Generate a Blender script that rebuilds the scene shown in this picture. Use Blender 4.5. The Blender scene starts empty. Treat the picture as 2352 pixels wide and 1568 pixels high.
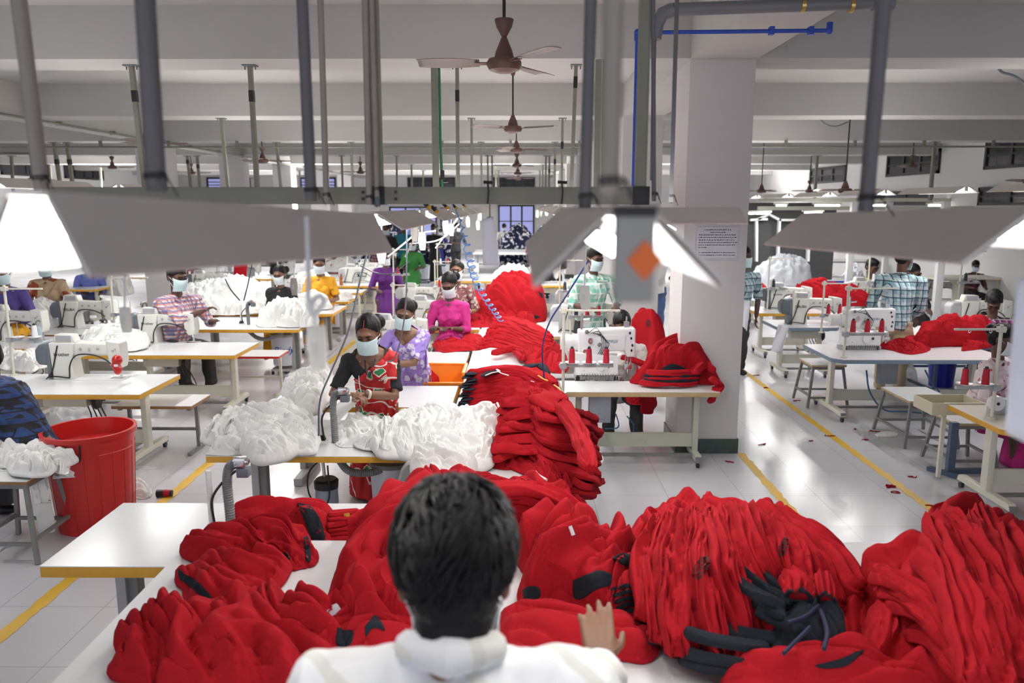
import bpy, bmesh, math, random
import numpy as np
from mathutils import Vector as V, Matrix, Euler, Quaternion
C = bpy.data.collections.new('sewing_hall')     # joined to the scene at the end
PI = math.pi
random.seed(7)
# ---------------- camera and the pixel -> place helpers ----------------
FP = 1800.0; CH = 2.3
PITCH = math.atan(314/FP); YAW = math.atan(14/FP)
_cp, _sp, _cy, _sy = math.cos(PITCH), math.sin(PITCH), math.cos(YAW), math.sin(YAW)
FW = V((-_sy*_cp, _cy*_cp, -_sp)); RT = V((_cy, _sy, 0)); UP = V((-_sy*_sp, _cy*_sp, _cp))
CAM = V((0, 0, CH))
def ray(u, v): return FW*FP + RT*(u-1176) + UP*(784-v)
def G(u, v, z=0.0):
    r = ray(u, v); return CAM + r*((z-CH)/r.z)
def D(u, v, Y):
    r = ray(u, v); return CAM + r*(Y/r.y)
def pxm(p): return (p-CAM).dot(FW)/FP        # metres per photo pixel at a point
cam = bpy.data.objects.new('camera', bpy.data.cameras.new('camera')); C.objects.link(cam)
cam.location = CAM
cam.rotation_euler = Matrix((RT, UP, -FW)).transposed().to_euler()
cam.data.sensor_width = 36; cam.data.lens = 36*FP/2352; cam.data.clip_end = 120; cam.data.clip_start = 0.05
cam.data.dof.use_dof = True; cam.data.dof.focus_distance = 5.2; cam.data.dof.aperture_fstop = 2.5
bpy.context.scene.camera = cam
# ---------------- materials ----------------
MATS = {}
def nm(m): return m.node_tree.nodes, m.node_tree.links
def mat(name, col, rough=0.6, metal=0.0, emit=0.0, bump=0.0, bscale=60.0, var=0.0, vscale=4.0, trans=0.0, alpha=1.0, sheen=0.0, spec=0.5, coat=0.0):
    if name in MATS: return MATS[name]
    m = bpy.data.materials.new(name); m.use_nodes = True; N, L = nm(m)
    b = N['Principled BSDF']
    b.inputs['Base Color'].default_value = (*col, 1); b.inputs['Roughness'].default_value = rough
    b.inputs['Metallic'].default_value = metal; b.inputs['Specular IOR Level'].default_value = spec
    b.inputs['Transmission Weight'].default_value = trans; b.inputs['Alpha'].default_value = alpha
    b.inputs['Sheen Weight'].default_value = sheen; b.inputs['Coat Weight'].default_value = coat
    if emit: b.inputs['Emission Color'].default_value = (*col, 1); b.inputs['Emission Strength'].default_value = emit
    if bump or var:
        tc = N.new('ShaderNodeTexCoord')
    if var:
        n = N.new('ShaderNodeTexNoise'); n.inputs['Scale'].default_value = vscale; n.inputs['Detail'].default_value = 5
        mx = N.new('ShaderNodeMix'); mx.data_type = 'RGBA'
        mx.inputs['A'].default_value = (*[c*(1-var) for c in col], 1); mx.inputs['B'].default_value = (*[min(1, c*(1+var*.6)) for c in col], 1)
        L.new(tc.outputs['Object'], n.inputs['Vector']); L.new(n.outputs['Fac'], mx.inputs['Factor']); L.new(mx.outputs['Result'], b.inputs['Base Color'])
    if bump:
        n2 = N.new('ShaderNodeTexNoise'); n2.inputs['Scale'].default_value = bscale; n2.inputs['Detail'].default_value = 4
        bp = N.new('ShaderNodeBump'); bp.inputs['Strength'].default_value = bump; bp.inputs['Distance'].default_value = 0.01
        L.new(tc.outputs['Object'], n2.inputs['Vector']); L.new(n2.outputs['Fac'], bp.inputs['Height']); L.new(bp.outputs['Normal'], b.inputs['Normal'])
    MATS[name] = m; return m
def ramp_mat(name, vec, stops, rough=.7, scale=1.0):
    """colour ramp over a scalar produced by vec(N, L, coord)"""
    m = bpy.data.materials.new(name); m.use_nodes = True; N, L = nm(m); b = N['Principled BSDF']
    b.inputs['Roughness'].default_value = rough; b.inputs['Specular IOR Level'].default_value = .25
    tc = N.new('ShaderNodeTexCoord'); s = vec(N, L, tc.outputs['Object'])
    r = N.new('ShaderNodeValToRGB'); r.color_ramp.interpolation = 'CONSTANT'
    e = r.color_ramp.elements
    while len(e) < len(stops): e.new(0.5)
    for i, (p, c) in enumerate(stops): e[i].position = p; e[i].color = (*c, 1)
    L.new(s, r.inputs['Fac']); L.new(r.outputs['Color'], b.inputs['Base Color']); MATS[name] = m; return m
def plaid(name, c0, c1, c2, scale):
    m = bpy.data.materials.new(name); m.use_nodes = True; N, L = nm(m); b = N['Principled BSDF']; b.inputs['Roughness'].default_value = .8
    tc = N.new('ShaderNodeTexCoord'); col = None
    rgb = N.new('ShaderNodeRGB'); rgb.outputs[0].default_value = (*c0, 1); col = rgb.outputs[0]
    for ax, (c, w) in enumerate([(c1, .62), (c1, .62), (c2, .86), (c2, .86)]):
        sep = N.new('ShaderNodeSeparateXYZ'); L.new(tc.outputs['Object'], sep.inputs[0])
        if ax % 2 == 0:
            a = N.new('ShaderNodeMath'); a.operation = 'ADD'; L.new(sep.outputs[0], a.inputs[0]); L.new(sep.outputs[1], a.inputs[1]); src = a.outputs[0]
        else: src = sep.outputs[2]
        mu = N.new('ShaderNodeMath'); mu.operation = 'MULTIPLY_ADD'; mu.inputs[1].default_value = scale; mu.inputs[2].default_value = 40.3 + (ax > 1)*.4; L.new(src, mu.inputs[0])
        fr = N.new('ShaderNodeMath'); fr.operation = 'FRACT'; L.new(mu.outputs[0], fr.inputs[0])
        gt = N.new('ShaderNodeMath'); gt.operation = 'GREATER_THAN'; gt.inputs[1].default_value = w; L.new(fr.outputs[0], gt.inputs[0])
        h = N.new('ShaderNodeMath'); h.operation = 'MULTIPLY'; h.inputs[1].default_value = .75 if ax < 2 else .9; L.new(gt.outputs[0], h.inputs[0])
        mx = N.new('ShaderNodeMix'); mx.data_type = 'RGBA'; L.new(h.outputs[0], mx.inputs['Factor']); L.new(col, mx.inputs['A']); mx.inputs['B'].default_value = (*c, 1); col = mx.outputs['Result']
    L.new(col, b.inputs['Base Color']); MATS[name] = m; return m
RED = mat('red fleece', (.37, .010, .016), .95, bump=.25, bscale=260, sheen=.0, spec=.12)
DRED = mat('deep red knit', (.26, .006, .012), .9, bump=.2, bscale=200, spec=.15)
DARK = mat('dark grey lining', (.016, .020, .027), .9, bump=.2, bscale=200, spec=.2)
WCL = mat('white cotton', (.76, .76, .735), .85, bump=.12, bscale=180, spec=.2)
LAM = mat('white laminate', (.73, .74, .74), .22, var=.03, vscale=3, spec=.5)
YEL = mat('yellow ochre edge', (.70, .37, .035), .45, var=.22, vscale=9)
PLY = mat('pale wood edge', (.55, .40, .20), .6, var=.25, vscale=14)
BRN = mat('brown wood edge', (.30, .15, .05), .6, var=.2, vscale=14)
BLE = mat('blue grey edge', (.19, .26, .34), .5)
CRM = mat('cream enamel', (.66, .65, .55), .35, var=.05, vscale=6)
MCH = mat('machine enamel', (.70, .70, .65), .28, var=.03)
MWH = mat('machine white enamel', (.78, .78, .78), .25)
GRY = mat('grey plastic', (.13, .15, .17), .45)
LGR = mat('light grey plastic', (.40, .41, .42), .45)
STL = mat('grey painted steel', (.20, .205, .20), .5, var=.15, vscale=10)
BST = mat('blue painted steel', (.07, .11, .18), .45)
CHR = mat('chrome', (.7, .7, .7), .2, metal=1)
BLK = mat('black plastic', (.012, .012, .014), .45)
CABW = mat('white cable', (.75, .75, .72), .5)
POST = mat('olive grey channel', (.24, .24, .19), .55, var=.22, vscale=7)
PIPE = mat('beige conduit', (.34, .305, .27), .6, var=.08, vscale=10)
PIPG = mat('grey conduit', (.13, .13, .135), .55)
BLUP = mat('blue pipe', (.02, .07, .42), .4)
GRNP = mat('green pipe', (.02, .17, .07), .4)
FANB = mat('brown fan metal', (.13, .065, .05), .45, var=.2, vscale=12)
FANC = mat('brown fan blade', (.22, .17, .155), .5)
SHD = mat('dusty shade metal', (.70, .655, .61), .55, var=.12, vscale=5)
SHI = mat('white reflector inside', (.93, .93, .93), .3)
TUB = mat('lit tube', (1, .98, .95), .4, emit=22)
TUBN = mat('bright lit tube', (1, .98, .95), .4, emit=34)
SWT = mat('white switch plastic', (.66, .65, .58), .35)
PAP = mat('white paper', (.80, .80, .86), .6)
PLB = mat('clear plastic bag', (.75, .76, .78), .25, alpha=.55)
REDP = mat('red plastic', (.50, .016, .013), .28, spec=.5)
BLUPL = mat('blue plastic', (.012, .02, .36), .35)
ORG = mat('orange plastic', (.85, .24, .015), .4)
THR = mat('red thread', (.48, .012, .03), .7, bump=.3, bscale=300)
THW = mat('white thread', (.82, .82, .84), .7)
THB = mat('dark thread', (.03, .04, .055), .7)
MSK = mat('pale blue face mask', (.60, .78, .80), .8, bump=.1, bscale=90)
MSKW = mat('pale white face mask', (.68, .76, .80), .8)
HAIR = mat('black hair', (.007, .0065, .007), .5, bump=.15, bscale=160, spec=.22)
SK1 = mat('brown skin', (.20, .098, .056), .5, var=.08, vscale=20)
SK2 = mat('dark brown skin', (.105, .05, .032), .5, var=.08, vscale=20)
SK3 = mat('warm brown skin', (.34, .19, .12), .5, var=.06, vscale=20)
GOLD = mat('gold', (.75, .50, .16), .3, metal=1)
def push(me, fn, dirs=None):
    n = len(me.vertices); P = np.empty(n*3, 'f'); N_ = np.empty(n*3, 'f'); me.vertices.foreach_get('co', P); me.vertex_normals.foreach_get('vector', N_); P = P.reshape(-1, 3); N_ = N_.reshape(-1, 3)
    q = np.asarray(fn(P.astype(float)))[:, None]; P = P+(N_ if dirs is None else dirs(P))*q; me.vertices.foreach_set('co', P.astype('f').ravel()); me.update()
# ---------------- mesh building ----------------
def frame(d):
    d = d.normalized(); a = V((0, 0, 1)) if abs(d.z) < .9 else V((1, 0, 0))
    x = a.cross(d).normalized(); return x, d.cross(x)
class MB:
    def __init__(s): s.v = []; s.f = []
    def add(s, vs, fs):
        o = len(s.v); s.v += [tuple(p) for p in vs]; s.f += [[i+o for i in f] for f in fs]; return s
    def box(s, c, d, rot=None):
        hx, hy, hz = d[0]/2, d[1]/2, d[2]/2
        P = [V((x, y, z)) for x in (-hx, hx) for y in (-hy, hy) for z in (-hz, hz)]
        if rot is not None:
            R = Euler(rot).to_matrix(); P = [R@p for p in P]
        c = V(c); P = [p+c for p in P]
        return s.add(P, [(0, 1, 3, 2), (4, 6, 7, 5), (0, 4, 5, 1), (2, 3, 7, 6), (0, 2, 6, 4), (1, 5, 7, 3)])
    def cyl(s, a, b, r, r2=None, n=14, cap=True):
        a, b = V(a), V(b); r2 = r if r2 is None else r2; x, y = frame(b-a)
        P = [a+(x*math.cos(t)+y*math.sin(t))*r for t in [2*PI*i/n for i in range(n)]] + [b+(x*math.cos(t)+y*math.sin(t))*r2 for t in [2*PI*i/n for i in range(n)]]
        F = [(i, (i+1) % n, n+(i+1) % n, n+i) for i in range(n)]
        if cap: F += [tuple(range(n-1, -1, -1)), tuple(range(n, 2*n))]
        return s.add(P, F)
    def bar(s, a, b, w, h):
        a, b = V(a), V(b); x, y = frame(b-a)
        P = [q+x*sx*w/2+y*sy*h/2 for q in (a, b) for sx, sy in ((-1, -1), (1, -1), (1, 1), (-1, 1))]
        return s.add(P, [(3, 2, 1, 0), (4, 5, 6, 7)]+[(i, (i+1) % 4, 4+(i+1) % 4, 4+i) for i in range(4)])
    def tube(s, pts, r, n=8, rs=None):
        pts = [V(p) for p in pts]; P = []; m = len(pts); px = None
        for i, p in enumerate(pts):
            d = (pts[min(i+1, m-1)]-pts[max(i-1, 0)])
            if px is None: x, y = frame(d)
            else:
                d = d.normalized(); x = (px-d*px.dot(d)); x = x.normalized() if x.length > 1e-6 else frame(d)[0]; y = d.cross(x)
            px = x; rr = rs[i] if rs else r
            P += [p+(x*math.cos(2*PI*k/n)+y*math.sin(2*PI*k/n))*rr for k in range(n)]
        F = [(i*n+k, i*n+(k+1) % n, (i+1)*n+(k+1) % n, (i+1)*n+k) for i in range(m-1) for k in range(n)]
        F += [tuple(range(n-1, -1, -1)), tuple(range((m-1)*n, m*n))]
        return s.add(P, F)
    def lathe(s, prof, c=(0, 0, 0), n=24, ax='z'):
        P = []; c = V(c)
        for r, z in prof:
            for k in range(n):
                a = 2*PI*k/n; q = V((r*math.cos(a), r*math.sin(a), z))
                if ax == 'x': q = V((q.z, q.x, q.y))
                if ax == 'y': q = V((q.y, q.z, q.x))
                P.append(q+c)
        m = len(prof)
        F = [(i*n+k, i*n+(k+1) % n, (i+1)*n+(k+1) % n, (i+1)*n+k) for i in range(m-1) for k in range(n)]
        if prof[0][0] > 1e-5: F.append(tuple(range(n-1, -1, -1)))
        if prof[-1][0] > 1e-5: F.append(tuple(range((m-1)*n, m*n)))
        return s.add(P, F)
    def prism(s, poly, d0, d1, ax='y'):
        """2-D outline pushed through from d0 to d1 along an axis"""
        n = len(poly)
        def q(a, b, d): return {'y': (a, d, b), 'z': (a, b, d), 'x': (d, a, b)}[ax]
        P = [q(a, b, d0) for a, b in poly]+[q(a, b, d1) for a, b in poly]
        return s.add(P, [tuple(range(n-1, -1, -1)), tuple(range(n, 2*n))]+[(i, (i+1) % n, n+(i+1) % n, n+i) for i in range(n)])
    def ell(s, c, r, R=None, n=16):
        c = V(c); P = []; m = n//2
        for i in range(m+1):
            t = PI*i/m
            for k in range(n):
                a = 2*PI*k/n; q = V((r[0]*math.sin(t)*math.cos(a), r[1]*math.sin(t)*math.sin(a), r[2]*math.cos(t)))
                if R is not None: q = R@q
                P.append(q+c)
        return s.add(P, [((i+1)*n+k, (i+1)*n+(k+1) % n, i*n+(k+1) % n, i*n+k) for i in range(m) for k in range(n)])
    def xf(s, M):
        s.v = [tuple(M@V(p)) for p in s.v]; return s
    def mesh(s, name='m', smooth=True, bevel=0, seg=2):
        me = bpy.data.meshes.new(name); me.from_pydata(s.v, [], s.f)
        bm = bmesh.new(); bm.from_mesh(me); bmesh.ops.remove_doubles(bm, verts=bm.verts, dist=1e-6)
        if bevel:
            ed = [e for e in bm.edges if len(e.link_faces) == 2 and e.calc_face_angle(0) > .5]
            bmesh.ops.bevel(bm, geom=ed, offset=bevel, segments=seg, profile=.6, affect='EDGES')
        bmesh.ops.recalc_face_normals(bm, faces=bm.faces)
        bm.to_mesh(me); bm.free()
        if smooth: me.shade_smooth(); me.set_sharp_from_angle(angle=math.radians(38))
        return me
    def build(s, name, m, parent=None, bevel=0, smooth=True, label=None, seg=2, loc=None, kind=None):
        o = bpy.data.objects.new(name, s.mesh(name, smooth, bevel, seg)); C.objects.link(o); o.data.materials.append(m)
        if parent: o.parent = parent
        if loc is not None: o.location = loc
        if label: o['label'] = label
        if kind: o['kind'] = kind
        return o
def link_mesh(name, me, m, parent=None, label=None):
    o = bpy.data.objects.new(name, me); C.objects.link(o); me.materials.clear(); me.materials.append(m)
    if parent: o.parent = parent
    if label: o['label'] = label
    return o
def tag(o, label=None, cat=None, group=None, kind=None):
    if label: o['label'] = label
    if cat: o['category'] = cat
    if group: o['group'] = group
    if kind: o['kind'] = kind
    return o
def empty(name, loc=(0, 0, 0), rz=0, label=None, cat=None, group=None):
    o = bpy.data.objects.new(name, None); C.objects.link(o); o.empty_display_size = .05
    o.location = loc; o.rotation_euler = (0, 0, rz); return tag(o, label, cat, group)
def dup(o, loc=None, rz=None, label=None, group=None, parent=None, scale=None):
    c = o.copy(); C.objects.link(c)
    if parent: c.parent = parent
    for ch in list(o.children): dup(ch, parent=c)
    if loc is not None: c.location = loc
    if rz is not None: c.rotation_euler = (0, 0, rz)
    if scale: c.scale = (scale,)*3
    if label: c['label'] = label
    if group: c['group'] = group
    return c
def text(body, size, m, parent, loc, rot, name='lettering', ext=.0008, shear=0, align='CENTER'):
    cu = bpy.data.curves.new(name, 'FONT'); cu.body = body; cu.size = size; cu.extrude = ext; cu.align_x = align; cu.shear = shear
    t = bpy.data.objects.new('t', cu); me = baked(t)
    o = link_mesh(name, me, m, parent); o.location = loc; o.rotation_euler = rot; return o
def baked(o):
    bpy.context.scene.collection.objects.link(o); dg = bpy.context.evaluated_depsgraph_get()
    me = bpy.data.meshes.new_from_object(o.evaluated_get(dg)); bpy.data.objects.remove(o); return me
# numpy gradient noise
_rng = np.random.RandomState(3); _perm = _rng.permutation(256); _perm = np.concatenate([_perm, _perm, _perm])
_gr = _rng.normal(size=(256, 3)); _gr /= np.linalg.norm(_gr, axis=1)[:, None]
def noise(P):
    P = np.asarray(P, float); i = np.floor(P).astype(int); f = P-i; i &= 255; w = f*f*f*(f*(f*6-15)+10); out = 0
    for dx in (0, 1):
        for dy in (0, 1):
            for dz in (0, 1):
                h = _perm[_perm[_perm[(i[..., 0]+dx) & 255]+((i[..., 1]+dy) & 255)]+((i[..., 2]+dz) & 255)]
                g = _gr[h & 255]; d = f-np.array([dx, dy, dz])
                ww = (w[..., 0] if dx else 1-w[..., 0])*(w[..., 1] if dy else 1-w[..., 1])*(w[..., 2] if dz else 1-w[..., 2])
                out = out+ww*(g*d).sum(-1)
    return out*1.6
def grid_mesh(name, P, closed_u=False, thick=0):
    """P: array (m, n, 3)"""
    m, n = P.shape[:2]; vs = P.reshape(-1, 3)
    F = [(i*n+k, i*n+(k+1) % n, (i+1)*n+(k+1) % n, (i+1)*n+k) for i in range(m-1) for k in range(n if closed_u else n-1)]
    if closed_u: F += [tuple(range(n-1, -1, -1)), tuple(range((m-1)*n, m*n))]
    me = bpy.data.meshes.new(name); me.from_pydata(vs.tolist(), [], F)
    me.shade_smooth(); me.set_sharp_from_angle(angle=math.radians(70)); return me
# union of rounded shapes -> one continuous skin
def union_mesh(mb, voxel, smooth=4, fac=.6):
    me = mb.mesh('u', True); o = bpy.data.objects.new('u', me)
    r = o.modifiers.new('r', 'REMESH'); r.mode = 'VOXEL'; r.voxel_size = voxel; r.use_smooth_shade = True
    if smooth: s = o.modifiers.new('s', 'SMOOTH'); s.iterations = smooth; s.factor = fac
    out = baked(o)
    out.shade_smooth(); return out
def cut_mesh(me, keep, off=0, thick=0):
    """copy of a mesh keeping faces where keep(co) is true, pushed out by off"""
    bm = bmesh.new(); bm.from_mesh(me); bm.normal_update()
    for v in bm.verts: v.co += v.normal*off
    bmesh.ops.delete(bm, geom=[f for f in bm.faces if not keep(f.calc_center_median())], context='FACES')
    if thick:
        bm.normal_update(); f0 = bm.faces[:]; nn = {v: v.normal.copy() for v in bm.verts}; cp = {v: bm.verts.new(v.co-nn[v]*thick) for v in list(bm.verts)}
        be = [e for e in bm.edges if len(e.link_faces) == 1]
        for f in f0: bm.faces.new([cp[v] for v in reversed(f.verts)])
        for e in be:
            a, b = e.verts
            if e.link_loops: l = e.link_loops[0]; a, b = l.vert, l.link_loop_next.vert
            bm.faces.new((b, a, cp[a], cp[b]))
    out = bpy.data.meshes.new('cut'); bm.to_mesh(out); bm.free(); out.shade_smooth(); return out
def smooth_path(pts, n):
    """Catmull-Rom through points -> n samples"""
    pts = np.array([tuple(p) for p in pts], float); m = len(pts)
    ext = np.vstack([2*pts[0]-pts[1], pts, 2*pts[-1]-pts[-2]]); out = []
    for t in np.linspace(0, m-1-1e-6, n):
        i = int(t); f = t-i; a, b, c, d = ext[i:i+4]
        out.append(.5*((2*b)+(c-a)*f+(2*a-5*b+4*c-d)*f*f+(3*b-a-3*c+d)*f**3))
    return np.array(out)
# ======================= the room =======================
BZ = 3.54; SZ = 3.98; XL, XR, YB = -16.2, 10.6, 38.0; YF = -4.0
def struct(mb, name, m, **k):
    o = mb.build(name, m, smooth=False, **k); o['kind'] = 'structure'; return o
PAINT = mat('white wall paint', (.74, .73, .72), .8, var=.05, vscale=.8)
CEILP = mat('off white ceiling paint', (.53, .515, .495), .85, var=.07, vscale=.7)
PILP = mat('scuffed white paint', (.66, .635, .625), .7, var=.05, vscale=2)
# floor: pale vinyl tiles with thin joints
def floor_mat():
    m = bpy.data.materials.new('pale grey tile floor'); m.use_nodes = True; N, L = nm(m); b = N['Principled BSDF']
    tc = N.new('ShaderNodeTexCoord'); br = N.new('ShaderNodeTexBrick'); br.offset = 0.0; br.inputs['Scale'].default_value = 1
    br.inputs['Brick Width'].default_value = .6; br.inputs['Row Height'].default_value = .6; br.inputs['Mortar Size'].default_value = .003
    br.inputs['Color1'].default_value = (.56, .56, .59, 1); br.inputs['Color2'].default_value = (.585, .585, .61, 1); br.inputs['Mortar'].default_value = (.40, .40, .42, 1)
    n = N.new('ShaderNodeTexNoise'); n.inputs['Scale'].default_value = 1.3; n.inputs['Detail'].default_value = 6
    mr = N.new('ShaderNodeMapRange'); mr.inputs['To Min'].default_value = .12; mr.inputs['To Max'].default_value = .34
    L.new(tc.outputs['Object'], br.inputs['Vector']); L.new(tc.outputs['Object'], n.inputs['Vector']); L.new(n.outputs['Fac'], mr.inputs['Value'])
    L.new(mr.outputs['Result'], b.inputs['Roughness']); L.new(br.outputs['Color'], b.inputs['Base Color']); return m
struct(MB().box(((XL+XR)/2, (YF+YB)/2, -.1), (XR-XL, YB-YF, .2)), 'floor', floor_mat())
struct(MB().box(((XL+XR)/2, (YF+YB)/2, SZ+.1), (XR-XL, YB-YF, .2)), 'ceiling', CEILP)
struct(MB().box((XL-.1, (YF+YB)/2, SZ/2), (.2, YB-YF, SZ)), 'wall_left', PAINT)
struct(MB().box((XR+.1, (YF+YB)/2, SZ/2), (.2, YB-YF, SZ)), 'wall_right', PAINT)
struct(MB().box(((XL+XR)/2, YB+.1, SZ/2), (XR-XL, .2, SZ)), 'wall_back', PAINT)
# concrete beams (the trim of this room) and pillars
BY = [7.07+4.4*i for i in range(-2, 7)]
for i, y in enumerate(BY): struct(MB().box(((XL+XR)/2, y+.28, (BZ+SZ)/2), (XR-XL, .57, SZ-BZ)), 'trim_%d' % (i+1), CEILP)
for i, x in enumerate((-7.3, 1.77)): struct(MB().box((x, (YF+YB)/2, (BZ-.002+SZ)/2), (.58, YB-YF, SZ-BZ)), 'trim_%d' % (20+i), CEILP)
MARB = mat('green marble skirting', (.05, .08, .07), .25, var=.5, vscale=14)
def pillar(x, y, w, name, lab, cat='pillar'):
    o = empty(name, (x, y, 0), 0, lab, cat, None); o['kind'] = 'structure'
    MB().box((0, 0, BZ/2), (w, w, BZ)).build('shaft', PILP, o, bevel=.008)
    MB().box((0, 0, .07), (w+.02, w+.02, .14)).build('skirting', MARB, o, label='dark green marble skirting')
    return o
P0 = pillar(1.77, 7.38, .57, 'pillar', 'square white painted pillar with a taped paper notice, beside the aisle')
for x in (-7.3, 1.77):
    for k, y in enumerate(BY[3:]):
        if x < 0 and k == 0: continue
        pillar(x, y+.28, .57, 'pillar', '%s white pillar %s' % ('square', ('left of the centre, ' if x < 0 else 'in line behind the notice pillar, ')+['second bay back', 'third bay back', 'fourth bay back', 'fifth bay back', 'sixth bay back', 'seventh bay back'][k]))
# windows in the back wall: high row and the big lower ones behind the cutting area
GLZ = mat('dusk blue window glass', (.30, .32, .62), .3, emit=.75)
GLD = mat('dark window glass', (.03, .03, .035), .2)
WFR = mat('dark window frame', (.03, .03, .035), .5)
wn = [0]
def window(x0, x1, z0, z1, ax, at, nx, lit, bars=2):
    wn[0] += 1
    o = empty('window_%d' % wn[0], (0, 0, 0)); o['kind'] = 'structure'
    f = MB(); p = MB()
    def bx(mb, a0, a1, b0, b1, d0, d1):
        if ax == 'y': mb.box(((a0+a1)/2, at-(d0+d1)/2, (b0+b1)/2), (abs(a1-a0), abs(d1-d0), b1-b0))
        else: mb.box((at+(d0+d1)/2*(1 if at < 0 else -1), (a0+a1)/2, (b0+b1)/2), (abs(d1-d0), abs(a1-a0), b1-b0))
    bx(p, x0, x1, z0, z1, .005, .02)
    w = .07
    bx(f, x0-w, x1+w, z0-w, z0, 0, .06); bx(f, x0-w, x1+w, z1, z1+w, 0, .06); bx(f, x0-w, x0, z0-w, z1+w, 0, .06); bx(f, x1, x1+w, z0-w, z1+w, 0, .06)
    for i in range(1, nx): xx = x0+(x1-x0)*i/nx; bx(f, xx-.04, xx+.04, z0, z1, 0, .05)
    for i in range(1, bars): zz = z0+(z1-z0)*i/bars; bx(f, x0, x1, zz-.02, zz+.02, 0, .045)
    p.build('pane', GLZ if lit else GLD, o); f.build('window_frame', WFR, o)
def wy(u, v): p = D(u, v, YB); return p.x, p.z
for u0, u1, v0, v1, nx, lit in ((480, 572, 411, 432, 2, 1), (694, 768, 411, 432, 2, 1), (940, 1042, 411, 440, 4, 0), (1135, 1225, 411, 440, 4, 0), (1015, 1035, 480, 520, 1, 1), (900, 1000, 478, 570, 3, 1), (1148, 1224, 474, 575, 3, 1), (1430, 1460, 415, 440, 1, 0), (1760, 1840, 405, 432, 2, 0)):
    a, b = wy(u0, v1), wy(u1, v0); window(a[0], b[0], a[1], b[1], 'y', YB, nx, lit, 3)
for y0, y1, z0, z1, lit in ((15.5, 18.2, 3.15, 3.62, 0), (20.3, 23, 3.15, 3.62, 0), (26, 29, 3.1, 3.5, 0), (15, 18.3, 2.35, 2.62, 0), (20.5, 24.5, 2.35, 2.6, 0)):
    window(y0, y1, z0, z1, 'x', XR, 3, lit)
for y0, y1 in ((25, 27.5), (28.5, 31)): window(y0, y1, 3.3, 3.9, 'x', XL, 4, 0)
# painted yellow floor lines with ragged edges
YLN = mat('worn yellow floor paint', (.72, .44, .03), .45, var=.12, vscale=5)
def line(x, y0, y1, w, seed, lab):
    n = int((y1-y0)*26); ys = np.linspace(y0, y1, n)
    r = noise(np.c_[ys*9, np.full(n, seed), np.zeros(n)])*.022+noise(np.c_[ys*40, np.full(n, seed+.5), np.zeros(n)])*.010
    r2 = noise(np.c_[ys*9, np.full(n, seed+7), np.zeros(n)])*.014
    vs = []; 
    for i in range(n): vs += [(x-w/2+r2[i], ys[i], .002), (x+w/2+r[i], ys[i], .002)]
    o = MB().add(vs, [(2*i, 2*i+1, 2*i+3, 2*i+2) for i in range(n-1)]).build('trim_%d' % (30+seed), YLN, smooth=False)
    o['kind'] = 'structure'
line(-2.79, 2.2, 14.5, .085, 1, ''); line(3.17, 5.3, 13, .075, 2, ''); line(3.17, 4.9, 5.25, .07, 3, ''); line(2.09, 3.0, 7.1, .075, 4, ''); line(1.9, 10.5, 16, .08, 5, '')
# conduits on the beams
t = MB().cyl((XL, BY[4]-.02, 3.42), (1.4, BY[4]-.02, 3.42), .018).cyl((2.3, BY[4]-.02, 3.42), (XR, BY[4]-.02, 3.42), .018)
for x in np.arange(-15, 10, 1.35): t.box((x, BY[4]-.02, 3.48), (.05, .05, .12))
tag(t.build('conduit', POST), 'thin grey conduit clipped along the third crossbeam', 'conduit')
t = MB().tube([(-6.93, 3+i*1.0, 3.50) for i in range(32)], .02)
for y in np.arange(9, 34, 1.6): t.box((-6.95, y, 3.51), (.09, .05, .06))
tag(t.build('conduit', POST), 'thin conduit running back along the long left ceiling beam', 'conduit')
# PVC drain and blue water pipe over the pillar
o = empty('drain_pipe', (0, 0, 0), 0, 'thick grey plastic drain pipe elbowing down beside the ceiling beam', 'pipe')
a = D(1512, 60, 5.0); b = D(2005, 6, 5.0)
a1 = D(1545, 22, 5.0)
MB().cyl(a1, b, .038, n=20).build('pipe', mat('grey pvc', (.16, .165, .18), .4), o)
MB().tube([a1, D(1522, 32, 5), D(1509, 55, 5), D(1503, 90, 5)], .042, 16).build('elbow', MATS['grey pvc'], o)
MB().cyl(D(1503, 90, 5), (D(1503, 90, 5).x+.01, 5, 2.45), .012, n=10).build('small_pipe', MATS['grey pvc'], o)
for u in (1843, 1955):
    c = D(u, 12, 5.0); MB().cyl(c-V((.012, 0, 0)), c+V((.012, 0, 0)), .042, n=20).build('clip', GOLD, o, label='brassy pipe clip')
MB().cyl(b, b+V((.12, 0, 0)), .045, n=20).build('end_collar', MATS['grey pvc'], o)
o = empty('water_pipe', (0, 0, 0), 0, 'bright blue water pipe turning down behind the olive hanging post', 'pipe')
a = D(1464, 75, 5.4); b = D(1905, 70, 5.4); e = V((a.x-.0, 5.4, 2.42))
MB().cyl(a, b, .013).cyl(a, e, .013).build('pipe', BLUP, o)
for q in (a, b): MB().ell(q, (.022, .022, .024)).cyl(q, q+V((0, 0, -.05 if q is a else .05)), .02).build('elbow', BLUP, o)
for u in (1772, 1862): c = D(u, 71, 5.4); MB().box(c, (.03, .045, .05)).build('clip', BLUP, o)
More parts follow.
